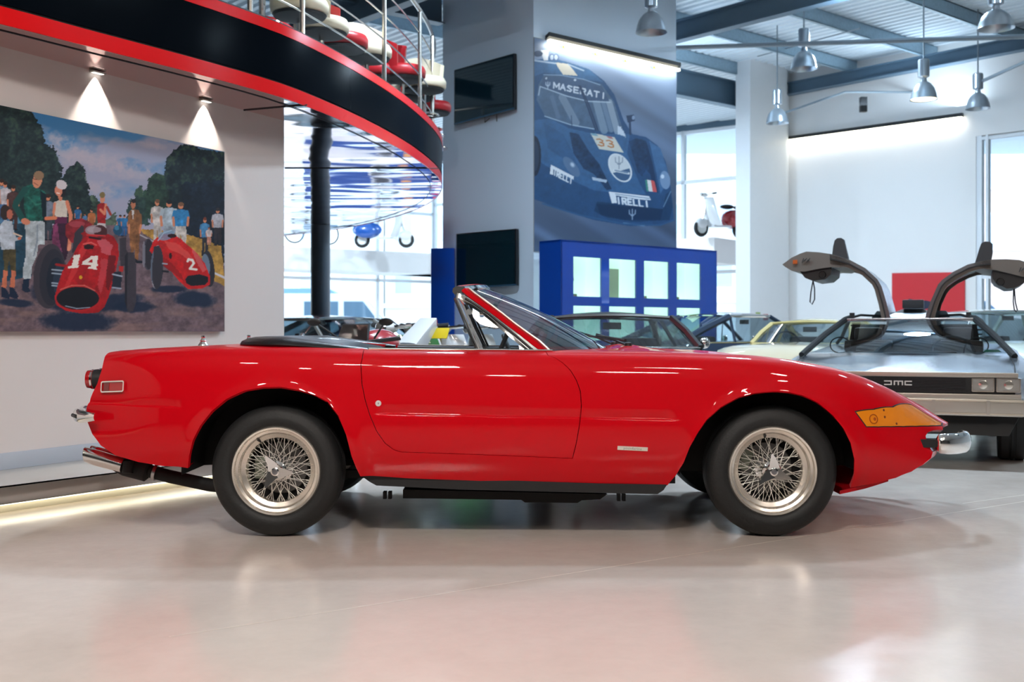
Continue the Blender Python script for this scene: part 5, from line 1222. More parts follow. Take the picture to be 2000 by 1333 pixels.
# ================================================================ other vehicles of the showroom
def generic_car(name, label, cat, loc, rz, P):
    """front at local y=0 facing -y.  P: dict of proportions and colours"""
    t = thing(name, label, cat, loc, rz); L, W, zb, zl, zr = P['L'], P['W']/2, .22, P['belt'], P['roof']
    m = P['paint']; hz = P.get('hood', zl-.06); yb, yh, yr, ye = P['ys']  # screen base, header, rear header, rear base
    rw_ = P.get('roofw', .58); round_ = P.get('round', 1.)
    def sec(w, zt, zc): return [(w*.90, zb), (w*.98, zb+.12), (w, zb+(zt-zb)*.5), (w*.98, zb+(zt-zb)*.8), (w*.90, zt-.015), (w*.72, zt+.01), (w*.35, zc), (0, zc+.006)]
    ys = np.linspace(0, L, 19); secs = []
    for y in ys:
        e = min(y, L-y)/(L*.16); k = 1-(1-min(e, 1))**2.2*.32*round_; nose = (1-min(e, 1))**2.
        zt = (hz+(zl-hz)*min(1, y/yb)) if y < yb else zl if y < ye else zl+(P.get('tail', zl-.04)-zl)*(y-ye)/(L-ye)
        zt -= nose*P.get('drop', .20); secs.append((float(y), sec(W*k, zt, zt+.015*(1-nose))))
    loft('body', secs, m, t, auto=50)
    # wheels
    for sg in (-1, 1):
        for wy in P['wheels']:
            simple_wheel(t, sg*(W-.10), wy, P.get('R', .30), .18, STEEL, side=sg)
            MB().lathe([(0, 0), (P.get('R', .30)+.035, 0), (P.get('R', .3)+.035, .01), (0, .01)], axis='X', n=28).build('wheel_arch', DARK, t).data.transform(Matrix.Translation((sg*(W-.002)-.005, wy, P.get('R', .3)+.02)))
    # greenhouse
    def gp_(y, z, s): return Vector((s, y, z))
    wbase = W*.86; zt = zl
    c_ = {'A0': (yb, zl+.0, wbase), 'A1': (yh, zr, rw_), 'C1': (yr, zr-.01, rw_), 'C0': (ye, zl, wbase)}
    bm = (yb+ye)/2+P.get('bpil', .0)
    pm = P.get('pillar', m); n = 8
    def arc(a, b_, bow):  # edge across the car between mirrored points
        y, z, w_ = a; return [(w_*s, y-bow*(1-s*s), z+.0) for s in np.linspace(-1, 1, n+1)]
    def screen_(A, B, bow0, bow1, nm):
        a = arc(A, None, bow0); b_ = arc(B, None, bow1); v = a+[(x, y, z+.02*(1-(x/B[2])**2)) for x, y, z in b_]
        mesh(nm, v, [(i, i+1, n+2+i, n+1+i) for i in range(n)], CARGLASS, t, smooth=True); return v
    va = screen_(c_['A0'], c_['A1'], .14, .06, 'windscreen')
    if not P.get('open'): vc = screen_(c_['C0'], c_['C1'], -.10, -.05, 'rear_window')
    tr = MB().tube(va[:n+1], .012, 5); tr.tube(va[n+1:], .018, 6); tr.build('windscreen_trim', P.get('trim', CHROME), t)
    if not P.get('open'):
        MB().tube(vc[:n+1]+vc[n+1:][::-1], .012, 5, closed=True).build('rear_window_trim', P.get('trim', CHROME), t)
    for sg in (-1, 1):
        A0, A1 = [Vector((sg*q[2], q[0], q[1])) for q in (c_['A0'], c_['A1'])]; C1, C0_ = [Vector((sg*q[2], q[0], q[1])) for q in (c_['C1'], c_['C0'])]
        MB().tube([A0, (A0+A1)/2+Vector((sg*.01, 0, .01)), A1], P.get('pr', .026), 6).build('windscreen_pillar', pm, t)
        if P.get('open'): continue
        MB().tube([C1, (C1+C0_)/2+Vector((sg*.01, 0, .015)), C0_], .045, 6).build('rear_pillar', pm, t)
        B1 = Vector((sg*rw_, bm, zr)); B0 = Vector((sg*wbase*1.0, bm+.04, zl)); MB().tube([B1, B0], .018, 6).build('door_pillar', P.get('bp', pm), t)
        Q0 = Vector((sg*wbase*1.01, yb+.38, zl)); Q1 = A0+(A1-A0)*.72+Vector((0, .06, 0)); MB().tube([Q1, Q0], .008, 5).build('quarter_light_post', P.get('trim', CHROME), t)
        MB().tube([A1, B1, C1], .022, 6).build('roof_gutter', P.get('trim', CHROME), t); MB().tube([A0, B0, C0_], .012, 5).build('waist_trim', P.get('trim', CHROME), t)
        mesh('side_window', [A0, B0, B1, A1], [(0, 1, 2, 3)], CARGLASS, t); mesh('side_window', [B0, C0_, C1, B1], [(0, 1, 2, 3)], CARGLASS, t)
    if not P.get('open'):
        v = []; nr = 6
        for i in range(nr+1):
            a = i/nr; y = yh+(yr-yh)*a
            for s in np.linspace(-1, 1, n+1): v.append((rw_*s, y-(.06*(1-a)-.05*a)*(1-s*s), zr-.01*a+.055*(1-s*s)*(.5+.5*math.sin(PI*a)) +.012))
        mesh('roof', v, [(i*(n+1)+j, i*(n+1)+j+1, (i+1)*(n+1)+j+1, (i+1)*(n+1)+j) for i in range(nr) for j in range(n)], P.get('roofm', m), t, smooth=True)
    elif P.get('softtop'):
        b = MB(); b.box((-W*.8, ye-.3, zl-.02), (W*.8, ye+.15, zl+.10)); b.build('folded_hood', VINYL, t, bevel=.05)
    # lamps, bumpers, interior
    for sg in (-1, 1):
        o = MB().lathe([(.085, .03), (.09, 0), (.085, -.02), (.075, -.02)], (sg*W*.68, .16*round_, hz-.17), 'Y', 20).build('headlamp', CHROME, t)
        MB().lathe([(0, -.035), (.05, -.03), (.078, -.015)], (sg*W*.68, .16*round_, hz-.17), 'Y', 20).build('lens', MATS['headlamp_glass'], o)
        bb = MB(); bb.box((sg*.36-.22, bm-.15, .35), (sg*.36+.22, bm+.4, .50)); bb.box((sg*.36-.20, bm+.28, .5), (sg*.36+.20, bm+.42, zl+.08)); bb.build('seat', P.get('seatm', SEAT), t, bevel=.04)
        if P.get('mirror', True): MB().ell((sg*(W*.98), yb+.25, zl+.04), (.05, .035, .05), 10, 6).build('door_mirror', CHROME, t)
    MB().tube([(x, .10-.12*math.cos(x/W*PI/2)*round_, .42) for x in np.linspace(-W*.85, W*.85, 9)], .035, 8).build('bumper', CHROME, t)
    MB().tube([(x, L-.08+.10*math.cos(x/W*PI/2)*round_, .45) for x in np.linspace(-W*.85, W*.85, 9)], .035, 8).build('bumper', CHROME, t)
    sw_ = P.get('wheelside', 1); MB().tube([(sw_*.34+.17*math.cos(a), yb+.42-.05*math.sin(a), zl-.02+.16*math.sin(a)) for a in np.linspace(0, 2*PI, 22, endpoint=False)], .010, 6, closed=True).build('steering_wheel', BLACK, t)
    MB().box((-W*.8, yb+.05, zl-.22), (W*.8, yb+.25, zl-.01)).build('dashboard', DGR, t, bevel=.02)
    MB().box((-.08, yh-.02, zr-.10), (.08, yh+.0, zr-.04)).build('rear_view_mirror', BLACK, t)
    return t
BKP = mat('black_paint', (.008, .009, .011), .3, coat=1.); NVY = mat('navy_paint', (.006, .022, .055), .3, coat=1.); CRM = mat('cream_paint', (.70, .60, .42), .35, coat=1., noise=.05); YLW = mat('pale_yellow_paint', (.72, .60, .26), .35, coat=1.); IVR = mat('ivory_paint', (.72, .73, .70), .35, coat=1.); MAR = mat('maroon_paint', (.10, .012, .018), .35, coat=1.); SLV = mat('silver_paint', (.5, .52, .54), .3, .7, coat=.5)
generic_car('soft_top_car', 'black car with closed soft top facing the camera in front of the blue cabinet', 'car', (.98, 8.1, 0), math.radians(3), dict(L=4.0, W=1.6, belt=.86, roof=1.12, ys=(1.42, 1.86, 2.8, 3.4), wheels=(.7, 3.2), paint=BKP, roofw=.53, roofm=VINYL, hood=.80, trim=mat('dull_chrome', (.45, .44, .42), .2, 1.), pr=.032, wheelside=-1))
generic_car('coupe', 'dark navy classic coupe showing its side windows, right of the blue cabinet', 'car', (4.30, 15.9, 0), math.radians(120), dict(L=3.5, W=1.5, belt=.86, roof=1.20, ys=(.80, 1.35, 2.05, 2.95), wheels=(.55, 2.85), paint=NVY, roofw=.50, bpil=.15, tail=.72, wheelside=-1, hood=.76))
generic_car('classic_coupe', 'cream classic car with pale yellow roof, half hidden behind the silver gullwing car', 'car', (2.60, 12.05, 0), math.radians(-38), dict(L=2.95, W=1.4, belt=.86, roof=1.095, ys=(1.15, 1.45, 1.9, 2.5), wheels=(.55, 2.4), paint=CRM, roofm=YLW, pillar=YLW, trim=YLW, roofw=.48, hood=.81, wheelside=-1, R=.28))
generic_car('saloon', 'pale greenish white car cropped by the right edge beyond the silver car', 'car', (6.9, 13.6, 0), math.radians(8), dict(L=4.0, W=1.6, belt=.86, roof=1.25, ys=(1.1, 1.6, 2.6, 3.2), wheels=(.7, 3.1), paint=mat('pale_green_paint', (.62, .68, .60), .35, coat=1.), roofw=.56))
generic_car('classic_saloon', 'ivory classic car with dark roof at the left beside the mezzanine post', 'car', (-.80, 13.3, 0), math.radians(55), dict(L=3.9, W=1.6, belt=.90, roof=1.15, ys=(1.30, 1.62, 2.5, 3.2), wheels=(.65, 2.9), paint=IVR, roofm=MAR, pillar=IVR, bp=MAR, seatm=MAR, roofw=.56, hood=.885, drop=.1))
generic_car('dark_saloon', 'dark classic car with black screen frame just behind the ivory classic car', 'car', (-.9, 16.6, 0), math.radians(55), dict(L=3.9, W=1.6, belt=.84, roof=1.17, ys=(1.25, 1.65, 2.5, 3.2), wheels=(.65, 2.9), paint=BKP, trim=BKP, roofw=.56))
# ---- scooters and motorcycles
def scooter(label, loc, rz, body, front, stripes=None, name='scooter', cat='scooter', seat=BLACK, group=None):
    """nose towards -y"""
    t = thing(name, label, cat, loc, rz, group=group)
    def whl(y): 
        o = MB().lathe([(.0, -.03), (.10, -.035), (.13, -.045), (.13, .045), (.10, .035), (0, .03)], axis='X', n=24).build('wheel', IVR, t, auto=30); o.location = (0, y, .22)
        MB().tube([(0, .175*math.cos(a), .175*math.sin(a)) for a in np.linspace(0, 2*PI, 28, endpoint=False)], .045, 10, closed=True).build('tyre', TYRE, o)
    whl(-.60); whl(.62)
    MB().ell((0, -.58, .34), (.085, .20, .13), 14, 8).build('front_mudguard', front, t)
    n = 9
    v = []; 
    rows_ = [(-.34, .28, .30), (-.42, .45, .27), (-.47, .62, .24), (-.50, .82, .22), (-.50, .97, .15)]
    for (y, z, w_) in rows_: v += [(w_*s, y+.14*s*s, z) for s in np.linspace(-1, 1, n)]
    v2 = [(x, y+.02, z) for x, y, z in v]; N_ = len(v); f = []
    for i in range(len(rows_)-1):
        for j in range(n-1): a = i*n+j; f += [(a, a+1, a+n+1, a+n), (N_+a, N_+a+n, N_+a+n+1, N_+a+1)]
    sh = mesh('leg_shield', v+v2, f, front, t, smooth=True)
    if stripes:
        for k, (mm, s0, s1) in enumerate(stripes):
            vv = []
            for (y, z, w_) in rows_: vv += [(w_*s, y+.14*s*s-.006, z) for s in np.linspace(s0, s1, 4)]
            mesh('stripe', vv, [(i*4+j, i*4+j+1, (i+1)*4+j+1, (i+1)*4+j) for i in range(len(rows_)-1) for j in range(3)], mm, sh, smooth=True)
    MB().prism([(-.20, -.36, .25), (.20, -.36, .25), (.20, .20, .25), (-.20, .20, .25)], (0, 0, .05)).build('footboard', front, t, bevel=.015)
    MB().tube([(0, -.62, .22), (0, -.50, .60), (0, -.45, .95)], .028, 8).build('steering_column', CHROME, t)
    o = MB().ell((0, -.50, 1.03), (.075, .11, .055), 14, 8).build('headset', front, t)
    MB().lathe([(.046, -.012), (.054, -.006), (.056, .02)], (0, -.60, 1.03), 'Y', 20).build('headlamp', CHROME, o); MB().lathe([(0, -.02), (.03, -.016), (.046, -.010)], (0, -.60, 1.03), 'Y', 18).build('lens', MATS['headlamp_glass'], o)
    MB().tube([(-.30, -.38, 1.06), (-.10, -.48, 1.04), (.10, -.48, 1.04), (.30, -.38, 1.06)], .018, 8).build('handlebar', CHROME, t)
    for sg in (-1, 1): 
        MB().tube([(sg*.22, -.42, 1.05), (sg*.31, -.37, 1.06)], .024, 8).build('grip', BLACK, t)
        MB().ell((sg*.17, .50, .46), (.11, .32, .20), 16, 10).build('side_cowl', body, t)
    MB().ell((0, .48, .50), (.16, .42, .22), 14, 8).build('rear_body', body, t)
    b = MB(); b.ell((0, .22, .78), (.14, .20, .06), 14, 8); b.ell((0, .62, .78), (.13, .18, .055), 14, 8); b.build('saddle', seat, t)
    return t
WP = mat('white_paint', (.72, .73, .74), .35, coat=1.); GP = mat('green_paint', (.012, .20, .04), .35, coat=1.); RP = mat('deep_red_paint', (.42, .01, .02), .3, coat=1.); YP = mat('yellow_paint', (.72, .55, .01), .35, coat=1.); BP_ = mat('blue_paint', (.01, .09, .38), .3, coat=1.)
tri_ = ((RP, -1, -.38), (WP, -.38, .3), (GP, .3, 1))
scooter('white scooter with red white green shield, left one of the row', (PX(832, 10.4), 10.4, 0), math.radians(-38), GP, WP, ((WP, -1, -.2), (GP, -.1, 1)), group='scooters parked behind the red car')
scooter('white scooter with red, white and green striped shield, middle one of the row', (PX(878, 11.25), 11.25, 0), math.radians(-38), WP, WP, tri_, group='scooters parked behind the red car')
scooter('white scooter with yellow striped shield seen through the red car quarter light', (PX(925, 12.1), 12.1, 0), math.radians(-38), WP, WP, ((YP, -.9, -.1), (WP, 0, 1)), group='scooters parked behind the red car')
scooter('small chrome and grey scooter behind the red car quarter light', (PX(978, 12.9), 12.9, 0), math.radians(-38), SLV, SLV, None, group='scooters parked behind the red car')
def motorcycle(label, loc, rz, tank, tail):
    t = thing('motorcycle', label, 'motorcycle', loc, rz)
    for y in (-.70, .70):
        o = MB().lathe([(0, -.03), (.03, -.03), (.19, -.02), (.22, -.05), (.22, .05), (.19, .02), (0, .03)], axis='X', n=26).build('wheel', STEEL, t, auto=30); o.location = (0, y, .30)
        MB().tube([(0, .245*math.cos(a), .245*math.sin(a)) for a in np.linspace(0, 2*PI, 30, endpoint=False)], .055, 10, closed=True).build('tyre', TYRE, o)
    for sg in (-1, 1): MB().tube([(sg*.10, -.70, .30), (sg*.10, -.48, .92)], .025, 8).build('fork', CHROME, t); MB().tube([(sg*.08, -.48, .92), (sg*.30, -.36, .95)], .016, 8).build('handlebar', BLACK, t); MB().tube([(sg*.15, -.5, .95), (sg*.28, -.60, 1.06)], .008, 6).ell((sg*.30, -.61, 1.07), (.06, .015, .03), 10, 6).build('mirror', BLACK, t)
    b = MB(); b.box((-.16, -.35, .30), (.16, .30, .62)); b.build('engine', DARK, t, bevel=.04)
    MB().ell((0, -.12, .90), (.14, .25, .12), 18, 12).build('fuel_tank', tank, t)
    v = [(-.10, .18, .80), (.10, .18, .80), (.09, .50, .97), (-.09, .50, .97), (-.08, .82, 1.12), (.08, .82, 1.12), (-.08, .82, 1.03), (.08, .82, 1.03), (-.09, .5, .80), (.09, .5, .80), (-.10, .2, .74), (.10, .2, .74)]
    MB().add(v, [(0, 1, 2, 3), (3, 2, 5, 4), (4, 5, 7, 6), (6, 7, 9, 8), (8, 9, 11, 10), (10, 11, 1, 0), (0, 3, 8, 10), (1, 11, 9, 2), (3, 4, 6, 8), (2, 9, 7, 5)]).build('tail_unit', tail, t, bevel=.012)
    MB().ell((0, .32, .87), (.13, .22, .04), 14, 8).build('saddle', BLACK, t)
    MB().box((-.07, .82, 1.05), (.07, .85, 1.10)).build('tail_lamp', MATS['red_lens'], t); 
    q = MB().box((-.15, -.004, -.055), (.15, .004, .055)).build('number_plate', YP, t, bevel=.002); q.data.transform(Matrix.Translation((0, .90, .985)) @ Matrix.Rotation(math.radians(-35), 4, 'X')); tag(q, 'yellow number plate')
    MB().tube([(.12, .0, .4), (.17, .5, .42), (.18, .85, .62)], .05, 10).build('exhaust', CHROME, t)
    MB().prism([(-.14, -.62, .84), (.14, -.62, .84), (.11, -.52, 1.05), (-.11, -.52, 1.05)], (0, .03, .01)).build('fairing', BKP, t)
    return t
motorcycle('sports motorcycle with red tank, white upswept tail and yellow plate behind the red car', (-1.0, 8.95, 0), math.radians(-20), RP, WP)
scooter('dark blue motor scooter with black saddle high on the rear mezzanine ledge', (PX(748, 30.6), 31.0, 3.30), math.radians(-92+180), BP_, WP, None)
scooter('white scooter with red side panels on the ledge, right of the racing car banner', (PX(1408, 27.6), 27.7, 3.30), math.radians(-60), RP, WP, None)
# bicycle on the ledge
t = thing('bicycle', 'small bicycle on the rear ledge, crossed by the dark post', 'bicycle', (PX(607, 29.6), 29.75, 3.30), math.radians(-55))
for y in (-.50, .50):
    o = MB().tube([(0, .27*math.cos(a), .27*math.sin(a)) for a in np.linspace(0, 2*PI, 30, endpoint=False)], .022, 8, closed=True).build('wheel', TYRE, t); o.location = (0, y, .30)
    q = MB()
    for k in range(10): a = 2*PI*k/10; q.tube([(0, 0, 0), (0, .26*math.cos(a), .26*math.sin(a))], .003, 4)
    q.build('spokes', CHROME, o)['kind'] = 'stuff'
fr_ = MB()
for a, b_ in (((0, -.50, .30), (0, -.38, .75)), ((0, -.40, .68), (0, .12, .32)), ((0, -.40, .70), (0, .05, .72)), ((0, .05, .80), (0, .12, .32)), ((0, .12, .32), (0, .50, .30)), ((0, .06, .68), (0, .50, .30))): fr_.tube([a, b_], .016, 6)
fr_.build('frame', mat('teal_paint', (.1, .45, .42), .4), t); MB().tube([(-.22, -.40, .80), (0, -.38, .78), (.22, -.40, .80)], .012, 6).build('handlebar', CHROME, t); MB().ell((0, .06, .82), (.06, .12, .03), 10, 6).build('saddle', BLACK, t)
# ---- outside: van, lorries
def van(label, loc, rz, m, L=4.8, W=1.9, H=2.3, stripe=None, name='van', cat='van', rear=False):
    t = thing(name, label, cat, loc, rz)
    pr = [(0, .35), (0, .95), (.25, 1.12), (1.0, 1.25), (1.75, H*.93), (2.1, H), (L-.1, H), (L, H-.1), (L, .35)]
    MB().prism([(-W/2, y, z) for y, z in pr], (W, 0, 0)).build('body', m, t, bevel=.05)
    gm = mat('far_car_glass', (.10, .17, .24), .1, coat=1.)
    for sg in (-1, 1):
        for pts in (((1.25, 1.32), (1.82, H*.88), (2.5, H*.88), (2.5, 1.32)), ((2.7, 1.32), (2.7, H*.88), (3.9, H*.88), (3.9, 1.32))): MB().prism([(sg*W/2, y, z) for y, z in pts], (sg*.012, 0, 0)).build('side_window', gm, t)
        for y in (.9, L-.95): simple_wheel(t, sg*(W/2-.10), y, .34, .22, STEEL, side=sg)
        MB().box((sg*W*.36-.12, -.02, .75), (sg*W*.36+.12, .02, .92)).build('headlamp', MATS['headlamp_glass'], t)
        MB().box((sg*W*.44-.06, L-.02, 1.0), (sg*W*.44+.06, L+.02, 1.35)).build('tail_lamp', MATS['red_lens'], t)
    MB().prism([(-W*.44, 1.02, 1.29), (W*.44, 1.02, 1.29), (W*.40, 1.70, H*.90), (-W*.40, 1.70, H*.90)], (0, -.02, .01)).build('windscreen', gm, t)
    MB().box((-W*.42, L, 1.3), (W*.42, L+.015, H*.88)).build('rear_window', gm, t)
    return t
van('white van parked outside beyond the left windows', (-3.5, 41.0, 0), math.radians(-88+180), WP, L=5.0, H=2.35)
van('blue flatbed lorry outside, above and behind the white van', (-6.0, 50.5, 0), math.radians(92), mat('lorry_blue', (.10, .20, .34), .5), L=6.5, W=2.2, H=2.9, name='lorry', cat='lorry')
van('grey hatchback outside the right-hand window, nearer one', (15.4, 30.6, 0), math.radians(70), mat('hatch_silver', (.55, .58, .62), .35, .4, coat=1.), L=4.2, W=1.7, H=1.5, name='parked_car', cat='car')
van('blue van outside the right-hand window behind the grey hatchback', (17.5, 37.5, 0), math.radians(80), mat('van_blue', (.12, .25, .42), .4, coat=1.), L=5.0, W=1.9, H=2.1)
# low blue stand-in, hidden from direct view, added for its reflection in the soffit
bd = thing('reflection_board', 'low blue stand-in board hidden behind the parked cars, added for its soffit reflection', 'board', (PX(760, 29.2), 29.2, 0))
MB().box((-2.2, 0, .12), (1.4, .06, .86)).build('panel', mat('board_blue', (.008, .05, .24), .5), bd); MB().box((-1.9, .0, 0), (-1.8, .06, .12)).build('foot', BLACK, bd); MB().box((1.0, .0, 0), (1.1, .06, .12)).build('foot', BLACK, bd)
for x, r, c in ((-.2, .30, (.5, .5, .52)), (-.2, .22, (.03, .03, .04)), (.45, .14, (.85, .35, .05)), (1.22, .13, (.7, .02, .05))): MB().lathe([(0, 0), (r, 0), (r, .01)], (x, -.012 if r != .22 else -.02, .48), 'Y', 24).build('roundel', mat('board_disc_%d' % int(r*100), c, .4), bd)
# ================================================================ printed pictures, painted point by point on fine flat grids
class Canvas:
    def __init__(s, P):  # P (N,3) world points; drawn in the picture's own plane, laid out with the plane's pixel coordinates
        s.x = CX+F*P[:, 0]/P[:, 1]; s.y = HY-F*(P[:, 2]-CAMZ)/P[:, 1]; s.c = np.zeros((len(P), 3)); s.n1 = s.fbm(.03, 1); s.n2 = s.fbm(.09, 2); s.n3 = s.fbm(.25, 3)
    def fbm(s, f, seed, sx=1., sy=1.):
        r = np.random.RandomState(seed); T = r.rand(128, 128); out = 0; amp = 1; tot = 0
        for o in range(4):
            a = s.x*f*sx*(2**o)+17*o; b = s.y*f*sy*(2**o)+31*o; i = np.floor(a).astype(int); j = np.floor(b).astype(int); u = a-i; v = b-j; u = u*u*(3-2*u); v = v*v*(3-2*v)
            g = lambda p, q: T[p % 128, q % 128]
            out = out+amp*((g(i, j)*(1-u)+g(i+1, j)*u)*(1-v)+(g(i, j+1)*(1-u)+g(i+1, j+1)*u)*v); tot += amp; amp *= .55
        return out/tot-.5
    def put(s, k, col, a=1.):
        col = np.asarray(col, float); s.c[k] = s.c[k]*(1-a)+(col if col.ndim == 1 else col[k])*a
    def poly(s, pts, col, wob=0., var=0., a=1.):
        p = np.array(pts, float); m = wob+2; k = np.where((s.x > p[:, 0].min()-m) & (s.x < p[:, 0].max()+m) & (s.y > p[:, 1].min()-m) & (s.y < p[:, 1].max()+m))[0]
        if not len(k): return
        q = np.stack([s.x[k]+wob*2*s.n3[k]+wob*2*s.n2[k], s.y[k]+wob*2*s.n2[k]-wob*2*s.n3[k]], 1); k = k[inpoly(q, [tuple(t) for t in pts])]
        c = np.asarray(col, float)[None]*(1+var*2*s.n2[k, None]+var*s.n3[k, None]); s.c[k] = s.c[k]*(1-a)+c*a
    def ell(s, cx, cy, rx, ry, col, rot=0., soft=0., wob=0., var=0., a=1.):
        c_, s_ = math.cos(math.radians(rot)), math.sin(math.radians(rot)); dx, dy = s.x-cx, s.y-cy
        r = np.sqrt(((dx*c_+dy*s_)/rx)**2+((-dx*s_+dy*c_)/ry)**2)+wob*(s.n2*2+s.n3)
        al = np.clip((1-r)/max(soft, .02), 0, 1)*a; k = al > 0
        s.c[k] = s.c[k]*(1-al[k, None])+np.asarray(col, float)[None]*(1+var*2*s.n2[k, None])*al[k, None]
    def seg(s, pts, w, col, a=1.):
        for (x0, y0), (x1, y1) in zip(pts[:-1], pts[1:]):
            m = w+1; k = np.where((s.x > min(x0, x1)-m) & (s.x < max(x0, x1)+m) & (s.y > min(y0, y1)-m) & (s.y < max(y0, y1)+m))[0]
            if not len(k): continue
            dx, dy = x1-x0, y1-y0; L = dx*dx+dy*dy+1e-9; t = np.clip(((s.x[k]-x0)*dx+(s.y[k]-y0)*dy)/L, 0, 1); d = np.hypot(s.x[k]-x0-t*dx, s.y[k]-y0-t*dy)
            al = np.clip(w/2-d+.5, 0, 1)*a; s.c[k] = s.c[k]*(1-al[:, None])+np.asarray(col, float)[None]*al[:, None]
    GL = {'P': [[(0, 1), (0, 0), (.7, 0), (.8, .25), (.7, .5), (0, .5)]], 'I': [[(.4, 0), (.4, 1)]], 'R': [[(0, 1), (0, 0), (.7, 0), (.8, .25), (.7, .5), (0, .5)], [(.35, .5), (.8, 1)]], 'E': [[(.75, 0), (0, 0), (0, 1), (.75, 1)], [(0, .5), (.6, .5)]],
          'L': [[(0, 0), (0, 1), (.7, 1)]], 'M': [[(0, 1), (0, 0), (.45, .7), (.9, 0), (.9, 1)]], 'A': [[(0, 1), (.4, 0), (.8, 1)], [(.15, .65), (.65, .65)]], 'S': [[(.75, .08), (.2, 0), (.05, .25), (.7, .7), (.55, 1), (0, .92)]], 'T': [[(0, 0), (.8, 0)], [(.4, 0), (.4, 1)]],
          '3': [[(.0, .1), (.4, 0), (.75, .2), (.6, .45), (.3, .48)], [(.3, .48), (.75, .6), (.7, .9), (.35, 1), (0, .88)]], '2': [[(0, .25), (.2, .02), (.65, .05), (.72, .35), (0, 1), (.8, 1)]]}
    def text(s, txt, o, ex, ey, w, col, adv=1.0, a=1.):  # origin, x vector of one letter cell, y vector
        for i, ch in enumerate(txt):
            for st in s.GL.get(ch, []): s.seg([(o[0]+ex[0]*(i*adv+p[0]*.8)+ey[0]*p[1], o[1]+ex[1]*(i*adv+p[0]*.8)+ey[1]*p[1]) for p in st], w, col, a)
def picture(name, P00, dU, dV, nu, nv, draw, parent, rough=.5, off=None):
    uu, vv = np.meshgrid(np.linspace(0, 1, nu), np.linspace(0, 1, nv), indexing='ij'); P = np.array(P00)[None]+uu.ravel()[:, None]*np.array(dU)[None]+vv.ravel()[:, None]*np.array(dV)[None]
    cv = Canvas(P); draw(cv); col = np.ones((len(P), 4)); col[:, :3] = lin(np.clip(cv.c, 0, 255))
    me = bpy.data.meshes.new(name); i, j = np.meshgrid(np.arange(nu-1), np.arange(nv-1), indexing='ij'); a = (i*nv+j).ravel(); fcs = np.stack([a, a+nv, a+nv+1, a+1], 1)
    me.vertices.add(len(P)); me.vertices.foreach_set('co', P.ravel()); me.loops.add(len(fcs)*4); me.loops.foreach_set('vertex_index', fcs.ravel().astype(np.int32)); me.polygons.add(len(fcs)); me.polygons.foreach_set('loop_start', np.arange(len(fcs), dtype=np.int32)*4); me.update()
    at = me.color_attributes.new('print', 'FLOAT_COLOR', 'POINT'); at.data.foreach_set('color', col.ravel().astype(np.float32))
    m = bpy.data.materials.new(name+'_ink'); m.use_nodes = True; N = m.node_tree.nodes; a_ = N.new('ShaderNodeAttribute'); a_.attribute_name = 'print'; m.node_tree.links.new(a_.outputs['Color'], N['Principled BSDF'].inputs['Base Color']); N['Principled BSDF'].inputs['Roughness'].default_value = rough; N['Principled BSDF'].inputs['Specular IOR Level'].default_value = .3
    return link(name, me, m, parent)
SK = (205, 130, 95)
def person(c, x, y0, y1, shirt, pants, skin=SK, w=1., hair=(50, 30, 20), shorts=False):
    h = y1-y0; hw = h*.11*w
    c.poly([(x-hw*.75, y0+h*.50), (x+hw*.8, y0+h*.50), (x+hw*.9, y0+h*.75), (x+hw*.7, y1-h*.03), (x+hw*.15, y1-h*.03), (x, y0+h*.62), (x-hw*.2, y1-h*.03), (x-hw*.8, y1-h*.03)], pants, var=.35)
    c.poly([(x-hw*.55, y0+h*.15), (x+hw*.55, y0+h*.15), (x+hw*1.05, y0+h*.2), (x+hw*.85, y0+h*.52), (x-hw*.85, y0+h*.52), (x-hw*1.05, y0+h*.2)], shirt, var=.3)
    for sg in (-1, 1):
        c.seg([(x+sg*hw*.95, y0+h*.2), (x+sg*hw*1.15, y0+h*.33)], hw*.5, shirt); c.seg([(x+sg*hw*1.15, y0+h*.33), (x+sg*hw*1.05, y0+h*.5)], hw*.36, skin)
        c.ell(x+sg*hw*.5, y1-h*.015, hw*.45, h*.018, (20, 25, 35))
    c.ell(x, y0+h*.07, hw*.42, h*.07, skin); c.ell(x+hw*.05, y0+h*.035, hw*.45, h*.045, hair)
